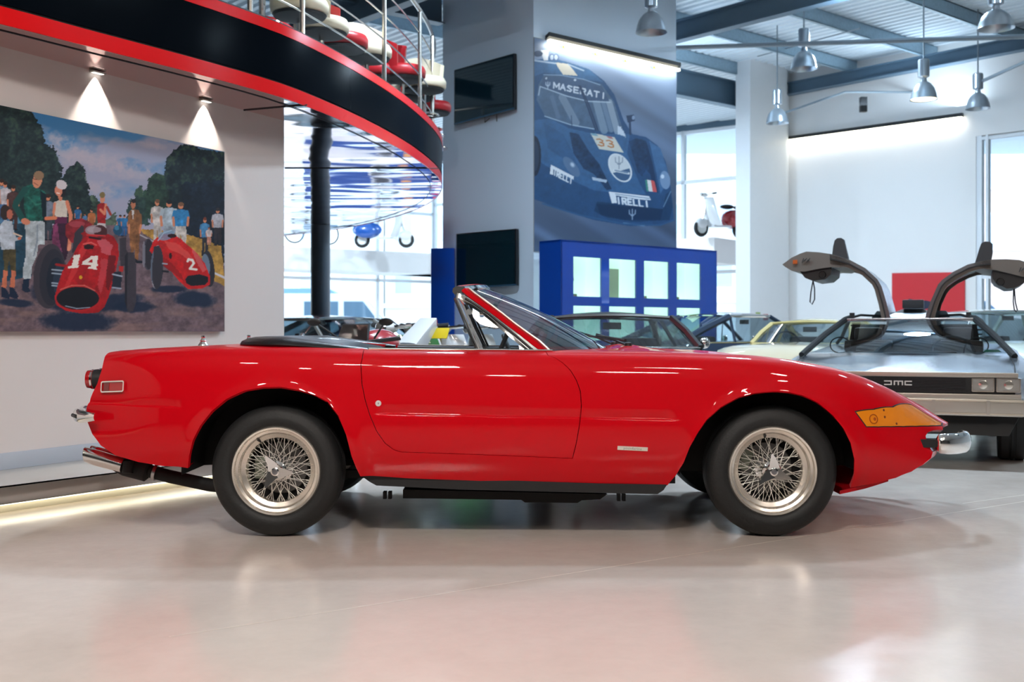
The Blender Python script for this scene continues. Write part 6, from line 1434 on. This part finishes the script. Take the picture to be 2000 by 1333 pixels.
def draw_race(c):
    t = np.clip((c.y-205)/240, 0, 1)[:, None]; c.c = np.array([[52, 118, 172]])*(1-t)+np.array([[135, 160, 192]])*t
    cl = np.clip((c.fbm(.012, 5, 1, 2.0)+.10+.10*t[:, 0])*5, 0, 1)[:, None]; c.c = c.c*(1-cl*.85)+np.array([[168, 163, 180]])*cl*.85
    for a in ((130, 300, 62, 26), (200, 315, 80, 22), (250, 335, 85, 16), (190, 370, 50, 18), (300, 285, 28, 9), (320, 262, 30, 8), (262, 255, 22, 8), (110, 270, 34, 14), (320, 262, 20, 6)): c.ell(*a, (182, 172, 182), rot=8, soft=.8, wob=.5, a=.8)
    TD = (27, 43, 44)
    def tree(pts, col=TD, hi=(66, 84, 54)):
        c.poly(pts, col, wob=5, var=.6); p = np.array(pts); 
        k = np.where((c.x > p[:, 0].min()) & (c.x < p[:, 0].max()) & (c.y > p[:, 1].min()) & (c.y < p[:, 1].max()))[0]; k = k[inpoly(np.stack([c.x[k]+8*c.n3[k], c.y[k]+8*c.n2[k]], 1), [tuple(q) for q in pts])]
        al = np.clip((c.n2[k]+c.n3[k]*.8-.04)*3, 0, 1)[:, None]*np.clip(1-(c.y[k]-p[:, 1].min())/(np.ptp(p[:, 1])*.9), 0, 1)[:, None]; c.c[k] = c.c[k]*(1-al*.8)+np.array(hi)*al*.8
    tree([(170, 395), (180, 380), (192, 390), (205, 440), (170, 445)], (60, 80, 66), (95, 110, 80)); tree([(205, 430), (225, 415), (232, 450), (205, 450)], (75, 90, 75))
    tree([(-1600, 150), (55, 200), (68, 232), (84, 250), (86, 280), (100, 285), (112, 300), (120, 325), (118, 360), (126, 440), (-1600, 470)])
    tree([(118, 350), (135, 322), (152, 316), (166, 330), (172, 360), (178, 395), (174, 440), (110, 450)])
    tree([(247, 440), (250, 395), (262, 388), (268, 368), (277, 365), (284, 385), (292, 440)], (40, 62, 58)); tree([(284, 430), (283, 380), (290, 350), (305, 338), (325, 345), (336, 370), (338, 430)], (34, 56, 46))
    tree([(335, 440), (322, 330), (325, 312), (340, 292), (352, 283), (375, 285), (400, 292), (440, 298), (440, 520), (380, 470)], (22, 36, 42)); c.poly([(352, 360), (440, 350), (440, 500), (352, 455)], (14, 24, 42), wob=6, var=.5, a=.8)
    # verge, road
    c.poly([(-1600, 455), (130, 440), (240, 440), (262, 446), (440, 520), (440, 700), (-1600, 700)], (104, 86, 92), var=.30)
    st = np.clip((c.fbm(.05, 9, .35, 1.6)+.05)*3, 0, 1)[:, None]; k = c.y > 560; c.c[k] = c.c[k]*(1-st[k]*.55)+np.array([[150, 118, 108]])*st[k]*.55
    c.poly([(268, 448), (300, 448), (380, 462), (432, 480), (440, 560), (415, 548), (330, 490)], (176, 134, 62), wob=1.5, var=.35); c.seg([(265, 455), (330, 487), (440, 545)], 2.5, (170, 165, 170))
    c.seg([(415, 532), (440, 543)], 4, (200, 196, 200))
    # shadows
    for a in ((30, 592, 40, 9, 5), (150, 628, 85, 22, 2), (262, 600, 44, 13, 0), (380, 585, 46, 18, 5), (330, 565, 40, 8, 0), (110, 580, 60, 30, 20), (230, 590, 60, 18, -10)): c.ell(*a[:4], (20, 34, 58), rot=a[4], soft=.3, wob=.12, a=.9)
    # blue-green parked car and people on the left
    c.poly([(-40, 430), (40, 412), (62, 440), (62, 540), (-40, 560)], (28, 62, 80), var=.3); c.poly([(-20, 425), (35, 415), (50, 436), (-20, 440)], (75, 125, 150), var=.3)
    person(c, 3, 350, 440, (120, 150, 175), (60, 90, 130)); person(c, 10, 355, 440, (190, 185, 190), (70, 110, 150)); person(c, 26, 362, 450, (70, 45, 42), (60, 40, 38)); person(c, 94, 380, 470, (110, 120, 135), (50, 60, 70)); person(c, -14, 340, 440, (150, 140, 120), (70, 60, 60))
    for dx in (-70, -120, -165): person(c, dx, 345, 470, (120, 110, 120), (50, 60, 80))
    # boy
    c.poly([(6, 487), (31, 487), (31, 530), (20, 529), (19, 505), (14, 530), (8, 530)], (78, 70, 42), var=.35)
    for x in (4, 20): c.poly([(x+3, 528), (x+11, 530), (x+8, 565), (x-1, 562)], (190, 108, 78), var=.15); c.poly([(x-2, 560), (x+7, 563), (x+16, 578), (x+14, 585), (x-2, 580)], (20, 34, 58))
    c.poly([(0, 440), (9, 430), (24, 433), (28, 460), (29, 487), (3, 488), (-3, 460)], (178, 188, 198), var=.22); c.seg([(22, 445), (30, 468), (38, 466)], 6, (170, 180, 190)); c.ell(38, 466, 4, 3, (200, 110, 80)); c.seg([(27, 456), (42, 462)], 3, (215, 190, 165))
    c.ell(10, 415, 10, 15, (48, 32, 28)); c.ell(19, 419, 6, 10, (180, 100, 78))
    # man in the green jacket
    c.poly([(49, 432), (88, 432), (87, 478), (75, 478), (72, 500), (63, 520), (60, 545), (46, 545), (44, 530), (50, 500)], (176, 186, 190), var=.25); c.seg([(73, 440), (73, 470), (66, 500)], 3, (110, 125, 138), .7)
    c.poly([(46, 545), (58, 545), (56, 562), (60, 570), (50, 572), (42, 566)], (18, 34, 56))
    c.poly([(45, 366), (62, 360), (70, 366), (88, 375), (91, 400), (90, 432), (52, 432), (47, 405)], (22, 84, 72), var=.6); c.poly([(78, 372), (90, 380), (91, 440), (84, 432)], (8, 26, 34)); c.seg([(49, 370), (32, 395), (30, 403), (44, 428)], 12, (22, 74, 68)); c.seg([(55, 385), (70, 400), (80, 398)], 3, (60, 130, 110), .5)
    c.ell(50, 433, 9, 6, (205, 128, 98), 20); c.ell(73, 353, 9, 15, (208, 138, 104), 10); c.ell(76, 343, 10, 9, (142, 112, 84), 10); c.seg([(66, 357), (74, 362)], 1.5, (120, 60, 50), .8); c.seg([(66, 350), (72, 351)], 1.5, (80, 45, 40), .8)
    # woman
    c.poly([(108, 430), (131, 430), (135, 455), (134, 490), (128, 509), (112, 508), (102, 478), (100, 455)], (52, 22, 44), var=.3); c.poly([(104, 440), (112, 436), (116, 470), (124, 505), (112, 500), (102, 474)], (120, 52, 88), var=.4); c.poly([(108, 424), (131, 424), (132, 437), (107, 436)], (92, 26, 66))
    c.poly([(106, 395), (118, 390), (130, 393), (132, 424), (108, 424)], (205, 196, 182), var=.12); c.seg([(131, 395), (138, 420), (137, 460), (135, 486)], 7.5, (212, 128, 96)); c.seg([(90, 427), (108, 426)], 7, (214, 122, 84)); c.seg([(136, 480), (134, 488)], 6, (225, 150, 120)); c.seg([(107, 398), (105, 415)], 5, (214, 130, 98))
    c.ell(118, 385, 4, 8, (205, 125, 95)); c.ell(115, 372, 8, 11, (206, 124, 98)); c.ell(121, 372, 8, 13, (26, 20, 24), 0); c.ell(115, 374, 6.5, 10, (210, 132, 104)); c.ell(120, 361, 11, 9, (205, 196, 198), 25); c.seg([(111, 377), (116, 378)], 1.8, (240, 225, 215))
    # far people and second red car
    person(c, 152, 402, 450, (44, 100, 150), (40, 90, 140)); person(c, 166, 417, 450, (70, 110, 150), (40, 70, 110)); person(c, 179, 408, 460, (176, 104, 56), (150, 86, 50))
    c.poly([(128, 440), (140, 430), (160, 427), (175, 434), (186, 445), (180, 470), (140, 475), (128, 460)], (136, 30, 38), var=.3); c.ell(150, 438, 16, 6, (170, 70, 80), a=.7); c.poly([(146, 455), (160, 440), (165, 445), (155, 490), (140, 495)], (52, 48, 56))
    person(c, 235, 420, 462, (36, 100, 150), (36, 90, 140), w=1.2); person(c, 243, 420, 462, (40, 110, 160), (40, 90, 140), w=1.2); c.ell(230, 450, 9, 10, (24, 72, 100)); c.ell(228, 445, 5, 5, (70, 140, 170), a=.7)
    # cameraman in red
    c.poly([(190, 436), (206, 436), (208, 452), (190, 452)], (195, 186, 186)); c.poly([(190, 400), (199, 395), (206, 398), (208, 412), (206, 437), (191, 436), (189, 415)], (160, 22, 24), var=.3); c.seg([(196, 410), (204, 418), (207, 400)], 5, (214, 130, 96)); c.seg([(209, 405), (216, 419)], 5, (150, 50, 36)); c.ell(200, 389, 5, 8, (205, 135, 105)); c.ell(200, 381, 5.5, 6, (120, 102, 60))
    # mechanic in brown
    c.poly([(252, 415), (258, 408), (270, 410), (275, 420), (273, 452), (272, 480), (270, 508), (264, 508), (262, 480), (260, 508), (256, 500), (252, 455)], (134, 88, 52), var=.4); c.seg([(253, 418), (252, 440)], 5, (140, 92, 56)); c.seg([(274, 420), (275, 440)], 5, (130, 84, 50)); c.seg([(252, 440), (252, 455)], 4, (205, 130, 90)); c.seg([(275, 440), (273, 455)], 4, (205, 130, 90)); c.poly([(257, 411), (262, 411), (260, 430)], (205, 200, 196)); c.ell(260, 400, 4.5, 8, (180, 112, 80)); c.ell(261, 393, 5, 4, (34, 26, 26)); c.seg([(264, 508), (268, 512), (276, 512)], 5, (18, 24, 36))
    # three men and the seated group
    person(c, 307, 390, 478, (190, 182, 176), (188, 180, 172), hair=(110, 76, 52)); person(c, 330, 391, 490, (165, 178, 186), (150, 160, 170), w=1.25, hair=(24, 22, 24)); person(c, 353, 396, 485, (48, 122, 172), (186, 180, 172), w=1.3, hair=(120, 84, 60))
    person(c, 400, 425, 500, (66, 120, 160), (44, 44, 50), w=.9, hair=(110, 48, 26)); person(c, 408, 444, 480, (205, 190, 186), (190, 130, 110), w=1.2, hair=(110, 60, 40)); person(c, 425, 407, 480, (178, 176, 182), (46, 38, 44), w=1.1, hair=(50, 40, 40))
    # rear tyres of the cars
    TY = (58, 52, 60)
    c.poly([(233, 466), (246, 464), (248, 505), (244, 520), (236, 520), (233, 500)], TY, var=.15)
    c.ell(289, 497, 11, 31, (70, 66, 76)); c.ell(291, 497, 9, 30, (44, 40, 48)); c.ell(281, 497, 3, 26, (150, 150, 160), a=.6)
    # red car 14
    c.ell(97, 540, 32, 64, TY, 4); c.ell(102, 542, 25, 56, (40, 40, 50), 4); c.ell(108, 545, 17, 42, (24, 30, 44), 4); c.ell(113, 545, 9, 30, (44, 60, 80), 4, a=.6)
    for y_ in (527, 534, 553, 558): c.seg([(102, y_), (122, y_+2)], 3, (150, 165, 178)); 
    c.seg([(110, 517), (130, 520)], 5, (150, 24, 26))
    c.poly([(142, 500), (152, 480), (165, 464), (180, 455), (205, 455), (222, 462), (231, 478), (232, 500), (226, 530), (220, 555), (212, 580), (204, 600), (192, 611), (160, 613), (128, 607), (110, 596), (107, 580), (112, 560), (122, 530)], (168, 14, 20), var=.22)
    for pts, cc, a in (([(150, 500), (165, 475), (178, 462), (172, 480), (160, 505), (150, 530), (135, 560), (125, 566), (138, 530)], (214, 60, 58), .6), ([(190, 470), (205, 466), (220, 480), (215, 500), (200, 495)], (205, 110, 120), .7), ([(196, 505), (214, 508), (206, 545), (196, 575), (190, 560), (196, 530)], (200, 80, 88), .6), ([(212, 500), (228, 500), (222, 540), (212, 570), (206, 560)], (96, 6, 14), .8)): c.poly(pts, cc, wob=2, a=a)
    c.ell(180, 457, 22, 5, (150, 18, 22)); c.ell(186, 450, 20, 10, (150, 128, 134)); c.ell(196, 452, 14, 12, (70, 30, 32), 20); c.ell(184, 449, 14, 6, (175, 160, 165), a=.8); c.seg([(170, 459), (205, 461)], 3, (205, 50, 50)); c.seg([(175, 464), (196, 467)], 4, (44, 6, 12))
    c.poly([(163, 480), (172, 477), (184, 480), (182, 487), (165, 487)], (38, 6, 10)); c.seg([(163, 477), (178, 474), (188, 479)], 3, (214, 90, 84))
    c.ell(152, 584, 45, 25, (176, 22, 26)); c.ell(152, 583, 42, 22.5, (14, 14, 22)); c.seg([(128, 598), (150, 603), (175, 601)], 1.8, (150, 160, 175)); c.seg([(118, 566), (140, 558), (165, 558), (185, 568)], 2.5, (214, 110, 96), .8); c.ell(157.5, 542, 3, 4, (214, 160, 30))
    W = (232, 226, 214)
    c.poly([(144, 499), (157, 497), (152, 518), (154, 519), (153, 523), (132, 525), (133, 521), (140, 519), (144, 504), (142, 503)], W)
    c.poly([(179, 500), (192, 500), (189, 516), (192, 516), (191, 520), (188.5, 520), (188, 524), (190, 527), (172, 525), (173, 521), (177, 521), (178, 518), (160, 517), (161, 512)], W); c.poly([(177, 508), (181, 507), (180, 513), (171, 513)], (170, 16, 22))
    c.poly([(222, 532), (236, 530), (238, 545), (236, 562), (224, 566), (218, 560)], (30, 36, 50)); c.seg([(220, 536), (238, 540)], 3, (160, 170, 185)); c.seg([(220, 562), (236, 564)], 3, (150, 160, 175)); c.poly([(232, 520), (241, 520), (240, 532), (232, 530)], (180, 40, 36)); c.poly([(248, 492), (262, 494), (266, 520), (266, 590), (260, 608), (250, 610), (245, 590), (244, 520)], TY, var=.12); c.poly([(244, 500), (249, 493), (248, 605), (244, 590)], (30, 28, 36))
    # red car 2
    c.ell(407, 525, 12, 36, (40, 38, 46), -6); c.ell(402, 518, 8, 22, (120, 140, 160), -6, a=.8)
    c.poly([(292, 490), (300, 470), (315, 458), (335, 456), (352, 466), (368, 480), (385, 495), (400, 515), (410, 540), (410, 556), (395, 564), (368, 565), (352, 552), (334, 530), (322, 520), (305, 505)], (196, 22, 22), var=.22)
    for pts, cc in (([(320, 470), (345, 475), (365, 490), (380, 510), (372, 512), (350, 495), (330, 488)], (222, 90, 80)), ([(375, 485), (392, 505), (404, 528), (396, 532), (382, 510)], (205, 110, 110)), ([(300, 500), (325, 505), (350, 530), (362, 552), (340, 535), (318, 520)], (130, 10, 14))): c.poly(pts, cc, wob=1.5, a=.65)
    c.ell(325, 460, 17, 9, (120, 150, 175), -18, a=.8); c.ell(336, 461, 9, 4, (40, 8, 12)); c.seg([(309, 470), (320, 455), (335, 450)], 2, (160, 180, 200)); c.ell(333, 500, 3, 6, (44, 8, 12))
    c.poly([(359, 545), (364, 536), (390, 533), (408, 538), (410, 550), (402, 560), (372, 563), (361, 556)], (186, 26, 28)); c.poly([(362, 546), (367, 539), (390, 536), (406, 541), (407, 550), (400, 557), (374, 559), (364, 554)], (14, 16, 26))
    c.text('2', (365, 506), (20, 3), (6, 19), 4.5, (226, 220, 210)); c.seg([(302, 470), (320, 466)], 0, W)
    c.ell(306, 522, 11, 43, (160, 160, 165), 3, a=.9); c.ell(303, 520, 9, 36, (90, 100, 115), 3); c.ell(308, 524, 11, 42, (50, 46, 54), 3); c.poly([(300, 482), (312, 480), (316, 510), (314, 555), (304, 566), (300, 540)], (50, 46, 54)); c.seg([(318, 515), (326, 516)], 3, (150, 160, 170)); c.seg([(318, 530), (328, 531)], 4, (26, 26, 34))
pic = thing('painting', 'large canvas painting of two vintage red racing cars with spectators on the left wall', 'painting', tuple(lw(1.95, 1.0, .03)))
tl0, tl1 = -2.2, 1.952
a_ = lw(tl0, 1.0, .018); 
addto(pic, MB().prism([lw(tl0, 1.0, .0), lw(tl1, 1.0, .0), lw(tl1, 2.372, .0), lw(tl0, 2.372, .0)], -NW*.040).build('canvas_edge', mat('canvas_edge', (.30, .29, .30), .7)))
addto(pic, picture('canvas', lw(tl0, 1.001, .0412), DW*(tl1-tl0), UP*1.370, 640, 400, draw_race, None, .55))
def draw_gt(c):
    t = np.clip((c.x-1042)/278, 0, 1)[:, None]; v = np.clip((c.y-70)/400, 0, 1)[:, None]
    c.c = (np.array([[120, 140, 172]])*(1-v)+np.array([[78, 96, 124]])*v)*(1-.10*t)
    # motion streaks of the track, running down to the right
    q = (c.y-c.x*.62); r = np.random.RandomState(4); T = r.rand(256); i = np.floor(q*.05).astype(int); u = q*.05-i; u = u*u*(3-2*u); st = T[i % 256]*(1-u)+T[(i+1) % 256]*u
    c.c *= (1+(st[:, None]-.5)*.34)
    D = (34, 72, 112); DD = (22, 52, 86); MD = (52, 92, 134); LT = (112, 138, 168)
    c.poly([(1042, 118), (1075, 112), (1110, 122), (1150, 135), (1180, 158), (1200, 185), (1218, 235), (1235, 262), (1262, 268), (1285, 285), (1300, 315), (1308, 350), (1314, 400), (1316, 432), (1290, 441), (1230, 442), (1160, 430), (1100, 412), (1060, 395), (1030, 385), (1030, 118)], D, var=.10)
    c.poly([(1042, 118), (1075, 112), (1110, 122), (1150, 135), (1178, 160), (1160, 158), (1110, 148), (1062, 142), (1042, 150)], MD, var=.1)
    c.poly([(1085, 122), (1110, 125), (1122, 140), (1128, 148), (1100, 146), (1090, 132)], (196, 192, 182)); c.poly([(1056, 98), (1072, 98), (1070, 118), (1062, 118)], (188, 194, 204)); c.ell(1051, 105, 9, 6, DD); c.seg([(1110, 126), (1140, 138)], 2.5, (150, 170, 195)); c.seg([(1042, 118), (1085, 124)], 3, (150, 170, 195))
    for x in (1078, 1086): c.ell(x, 112, 5.5, 7, (60, 84, 118)); c.ell(x, 112, 3.5, 5, (150, 165, 190))
    # windscreen
    c.poly([(1052, 165), (1062, 148), (1090, 147), (1140, 155), (1175, 165), (1200, 200), (1218, 258), (1180, 258), (1100, 240), (1064, 226), (1048, 195)], (72, 96, 124), var=.12)
    for a, b, w_, cc in (((1098, 190), (1125, 240), 14, (120, 138, 160)), ((1078, 190), (1090, 228), 8, (88, 110, 138)), ((1165, 200), (1180, 255), 14, (126, 146, 168)), ((1190, 200), (1206, 258), 12, (150, 165, 182)), ((1178, 200), (1194, 255), 8, (108, 130, 156)), ((1140, 180), (1165, 250), 8, (60, 84, 114))): c.seg([a, b], w_, cc, .75)
    c.poly([(1060, 150), (1090, 147), (1140, 155), (1175, 166), (1190, 198), (1150, 196), (1110, 188), (1055, 170)], (58, 82, 114), var=.08)
    c.seg([(1052, 186), (1055, 169), (1108, 188), (1148, 198), (1192, 200)], 1.8, (170, 188, 210)); c.seg([(1064, 227), (1115, 244), (1160, 252)], 1.8, (160, 182, 206)); c.seg([(1062, 146), (1095, 147), (1140, 155), (1172, 166)], 1.5, (130, 155, 185))
    c.text('MASERATI', (1082, 161.5), (14.3, 3.0), (-.6, 10.5), 2.7, (196, 206, 222), .92)
    def trident(x, y, h, col, w_=1.5):
        c.seg([(x, y), (x, y+h)], w_, col); c.seg([(x-h*.3, y+h*.08), (x-h*.28, y+h*.45), (x, y+h*.6), (x+h*.28, y+h*.45), (x+h*.3, y+h*.08)], w_, col); c.seg([(x-h*.12, y+h*.62), (x+h*.12, y+h*.62)], w_, col)
    trident(1070, 160, 13, (176, 190, 212)); c.ell(1067, 153, 2, 2, (170, 185, 205)); c.ell(1123, 156.5, 2.5, 2, (170, 185, 205))
    for d in (0, 4): c.seg([(1131+d*.6, 168), (1146+d, 205), (1164+d, 255)], 2.6, (30, 52, 84)); 
    c.seg([(1116, 226), (1117, 256)], 1.5, (40, 62, 92))
    # bonnet, scoops, lights
    c.poly([(1042, 235), (1075, 232), (1110, 250), (1160, 262), (1200, 262), (1230, 262), (1225, 300), (1250, 360), (1262, 380), (1210, 378), (1160, 372), (1110, 350), (1060, 320), (1042, 300)], MD, var=.10)
    c.poly([(1112, 258), (1130, 262), (1150, 295), (1170, 320), (1195, 370), (1185, 372), (1160, 340), (1140, 330), (1120, 300)], DD, var=.3); c.poly([(1228, 276), (1242, 270), (1262, 275), (1272, 310), (1280, 352), (1262, 332), (1254, 345), (1245, 335), (1235, 300)], DD, var=.3); c.poly([(1262, 275), (1275, 320), (1286, 378), (1276, 370), (1266, 320)], (20, 48, 82))
    c.poly([(1268, 275), (1290, 290), (1303, 330), (1308, 350), (1290, 378), (1280, 330)], (60, 98, 140), var=.1)
    c.ell(1044, 305, 13, 40, (20, 34, 56), 0); c.ell(1044, 305, 9, 30, (36, 52, 76)); c.poly([(1062, 240), (1100, 262), (1120, 300), (1130, 330), (1100, 310), (1070, 290)], (44, 84, 126), var=.1)
    c.ell(1116, 326, 10, 24, (86, 112, 146), -38, a=.9); c.ell(1118, 322, 5, 7, (180, 196, 214), -38, soft=.6); c.ell(1299, 352, 10, 18, (112, 138, 172), -8); c.ell(1294, 345, 3.5, 4, (190, 205, 222)); c.poly([(1156, 346), (1186, 352), (1184, 357), (1158, 352)], (170, 186, 206))
    c.seg([(1230, 232), (1231, 262)], 4, (32, 54, 86)); c.poly([(1223, 226), (1238, 224), (1240, 236), (1226, 240)], (32, 52, 82)); c.ell(1237, 230, 3, 4, (120, 140, 170)); c.poly([(1205, 245), (1216, 252), (1222, 268), (1208, 262)], (190, 202, 218), wob=3)
    # number board, roundel, flag, lettering
    c.poly([(1153, 260), (1200, 268), (1218, 298), (1170, 291)], (198, 198, 190)); c.poly([(1153, 260), (1164, 261), (1169, 266), (1157, 265)], (120, 158, 178)); c.poly([(1184, 266), (1194, 267), (1198, 272), (1188, 270)], (170, 110, 110)); c.text('33', (1165, 271), (19, 2.6), (4, 13.5), 2.4, (176, 112, 62), 1.0)
    c.ell(1211, 328, 20, 31, (206, 212, 218), -32); c.ell(1211, 328, 17.5, 28, (196, 202, 208), -32); k = ((c.x-1211)*.28+(c.y-334) > 0)
    old = c.c.copy(); c.ell(1211, 329, 17, 27, (56, 88, 124), -32); c.c[~k] = old[~k]; c.seg([(1199, 333), (1228, 339)], 4, (214, 218, 222)); c.seg([(1201, 333), (1226, 338)], 2, (80, 106, 140)); trident(1209, 306, 24, (120, 132, 150), 1.6)
    c.poly([(1260, 352), (1264, 351), (1267, 374), (1263, 374)], (60, 130, 120)); c.poly([(1264, 351), (1273, 353), (1276, 375), (1267, 374)], (206, 208, 210)); c.poly([(1271, 352), (1278, 354), (1283, 376), (1275, 375)], (196, 84, 84))
    PLT = (214, 220, 228)
    c.poly([(1189, 375), (1205, 376), (1268, 384), (1271, 391), (1250, 390), (1215, 384), (1203, 382), (1205, 397), (1195, 397)], PLT); c.seg([(1202, 379), (1268, 388)], 1.2, (60, 92, 130)); c.text('IRELLI', (1204, 386), (11.2, 1.35), (1.4, 11.5), 3.4, PLT, .98)
    c.poly([(1076, 322), (1121, 345), (1120, 351), (1081, 331), (1080, 342), (1074, 340)], PLT); c.text('IRELLI', (1082, 331), (6.6, 3.3), (-1, 10.5), 2.4, PLT, .95)
    # grille and splitter
    c.poly([(1166, 394), (1200, 398), (1295, 408), (1300, 380), (1310, 372), (1314, 405), (1308, 430), (1240, 434), (1180, 424), (1160, 412)], (20, 56, 92), var=.08); c.poly([(1165, 398), (1295, 409), (1290, 430), (1220, 430), (1172, 420)], (14, 46, 80)); trident(1235, 409, 20, (140, 160, 185), 1.8); c.seg([(1218, 436), (1258, 441)], 2.5, (96, 128, 160)); c.seg([(1060, 398), (1130, 420), (1220, 438), (1290, 440), (1316, 430)], 3, (44, 84, 124)); c.seg([(1296, 404), (1310, 374)], 1.5, (110, 140, 170))
    c.c *= .96
zt0 = PZ(74, C0.y); zb0 = PZ(471, C0.y); zb0 = min(zb0, 2.1)
ban = thing('banner', 'tall printed banner of a dark blue racing car numbered 33 on the pier', 'banner', tuple(bf(0, zb0, .01)))
addto(ban, picture('print', bf(.005, zb0, .012), E1*(LB-.01), UP*(zt0-zb0), 330, 470, draw_gt, None, .45))
addto(ban, MB().prism([bf(.0, zb0-.01, .0), bf(LB, zb0-.01, .0), bf(LB, zt0+.01, .0), bf(0, zt0+.01, 0)], n1_*.010).build('backing', mat('banner_back', (.2, .22, .25), .6)))
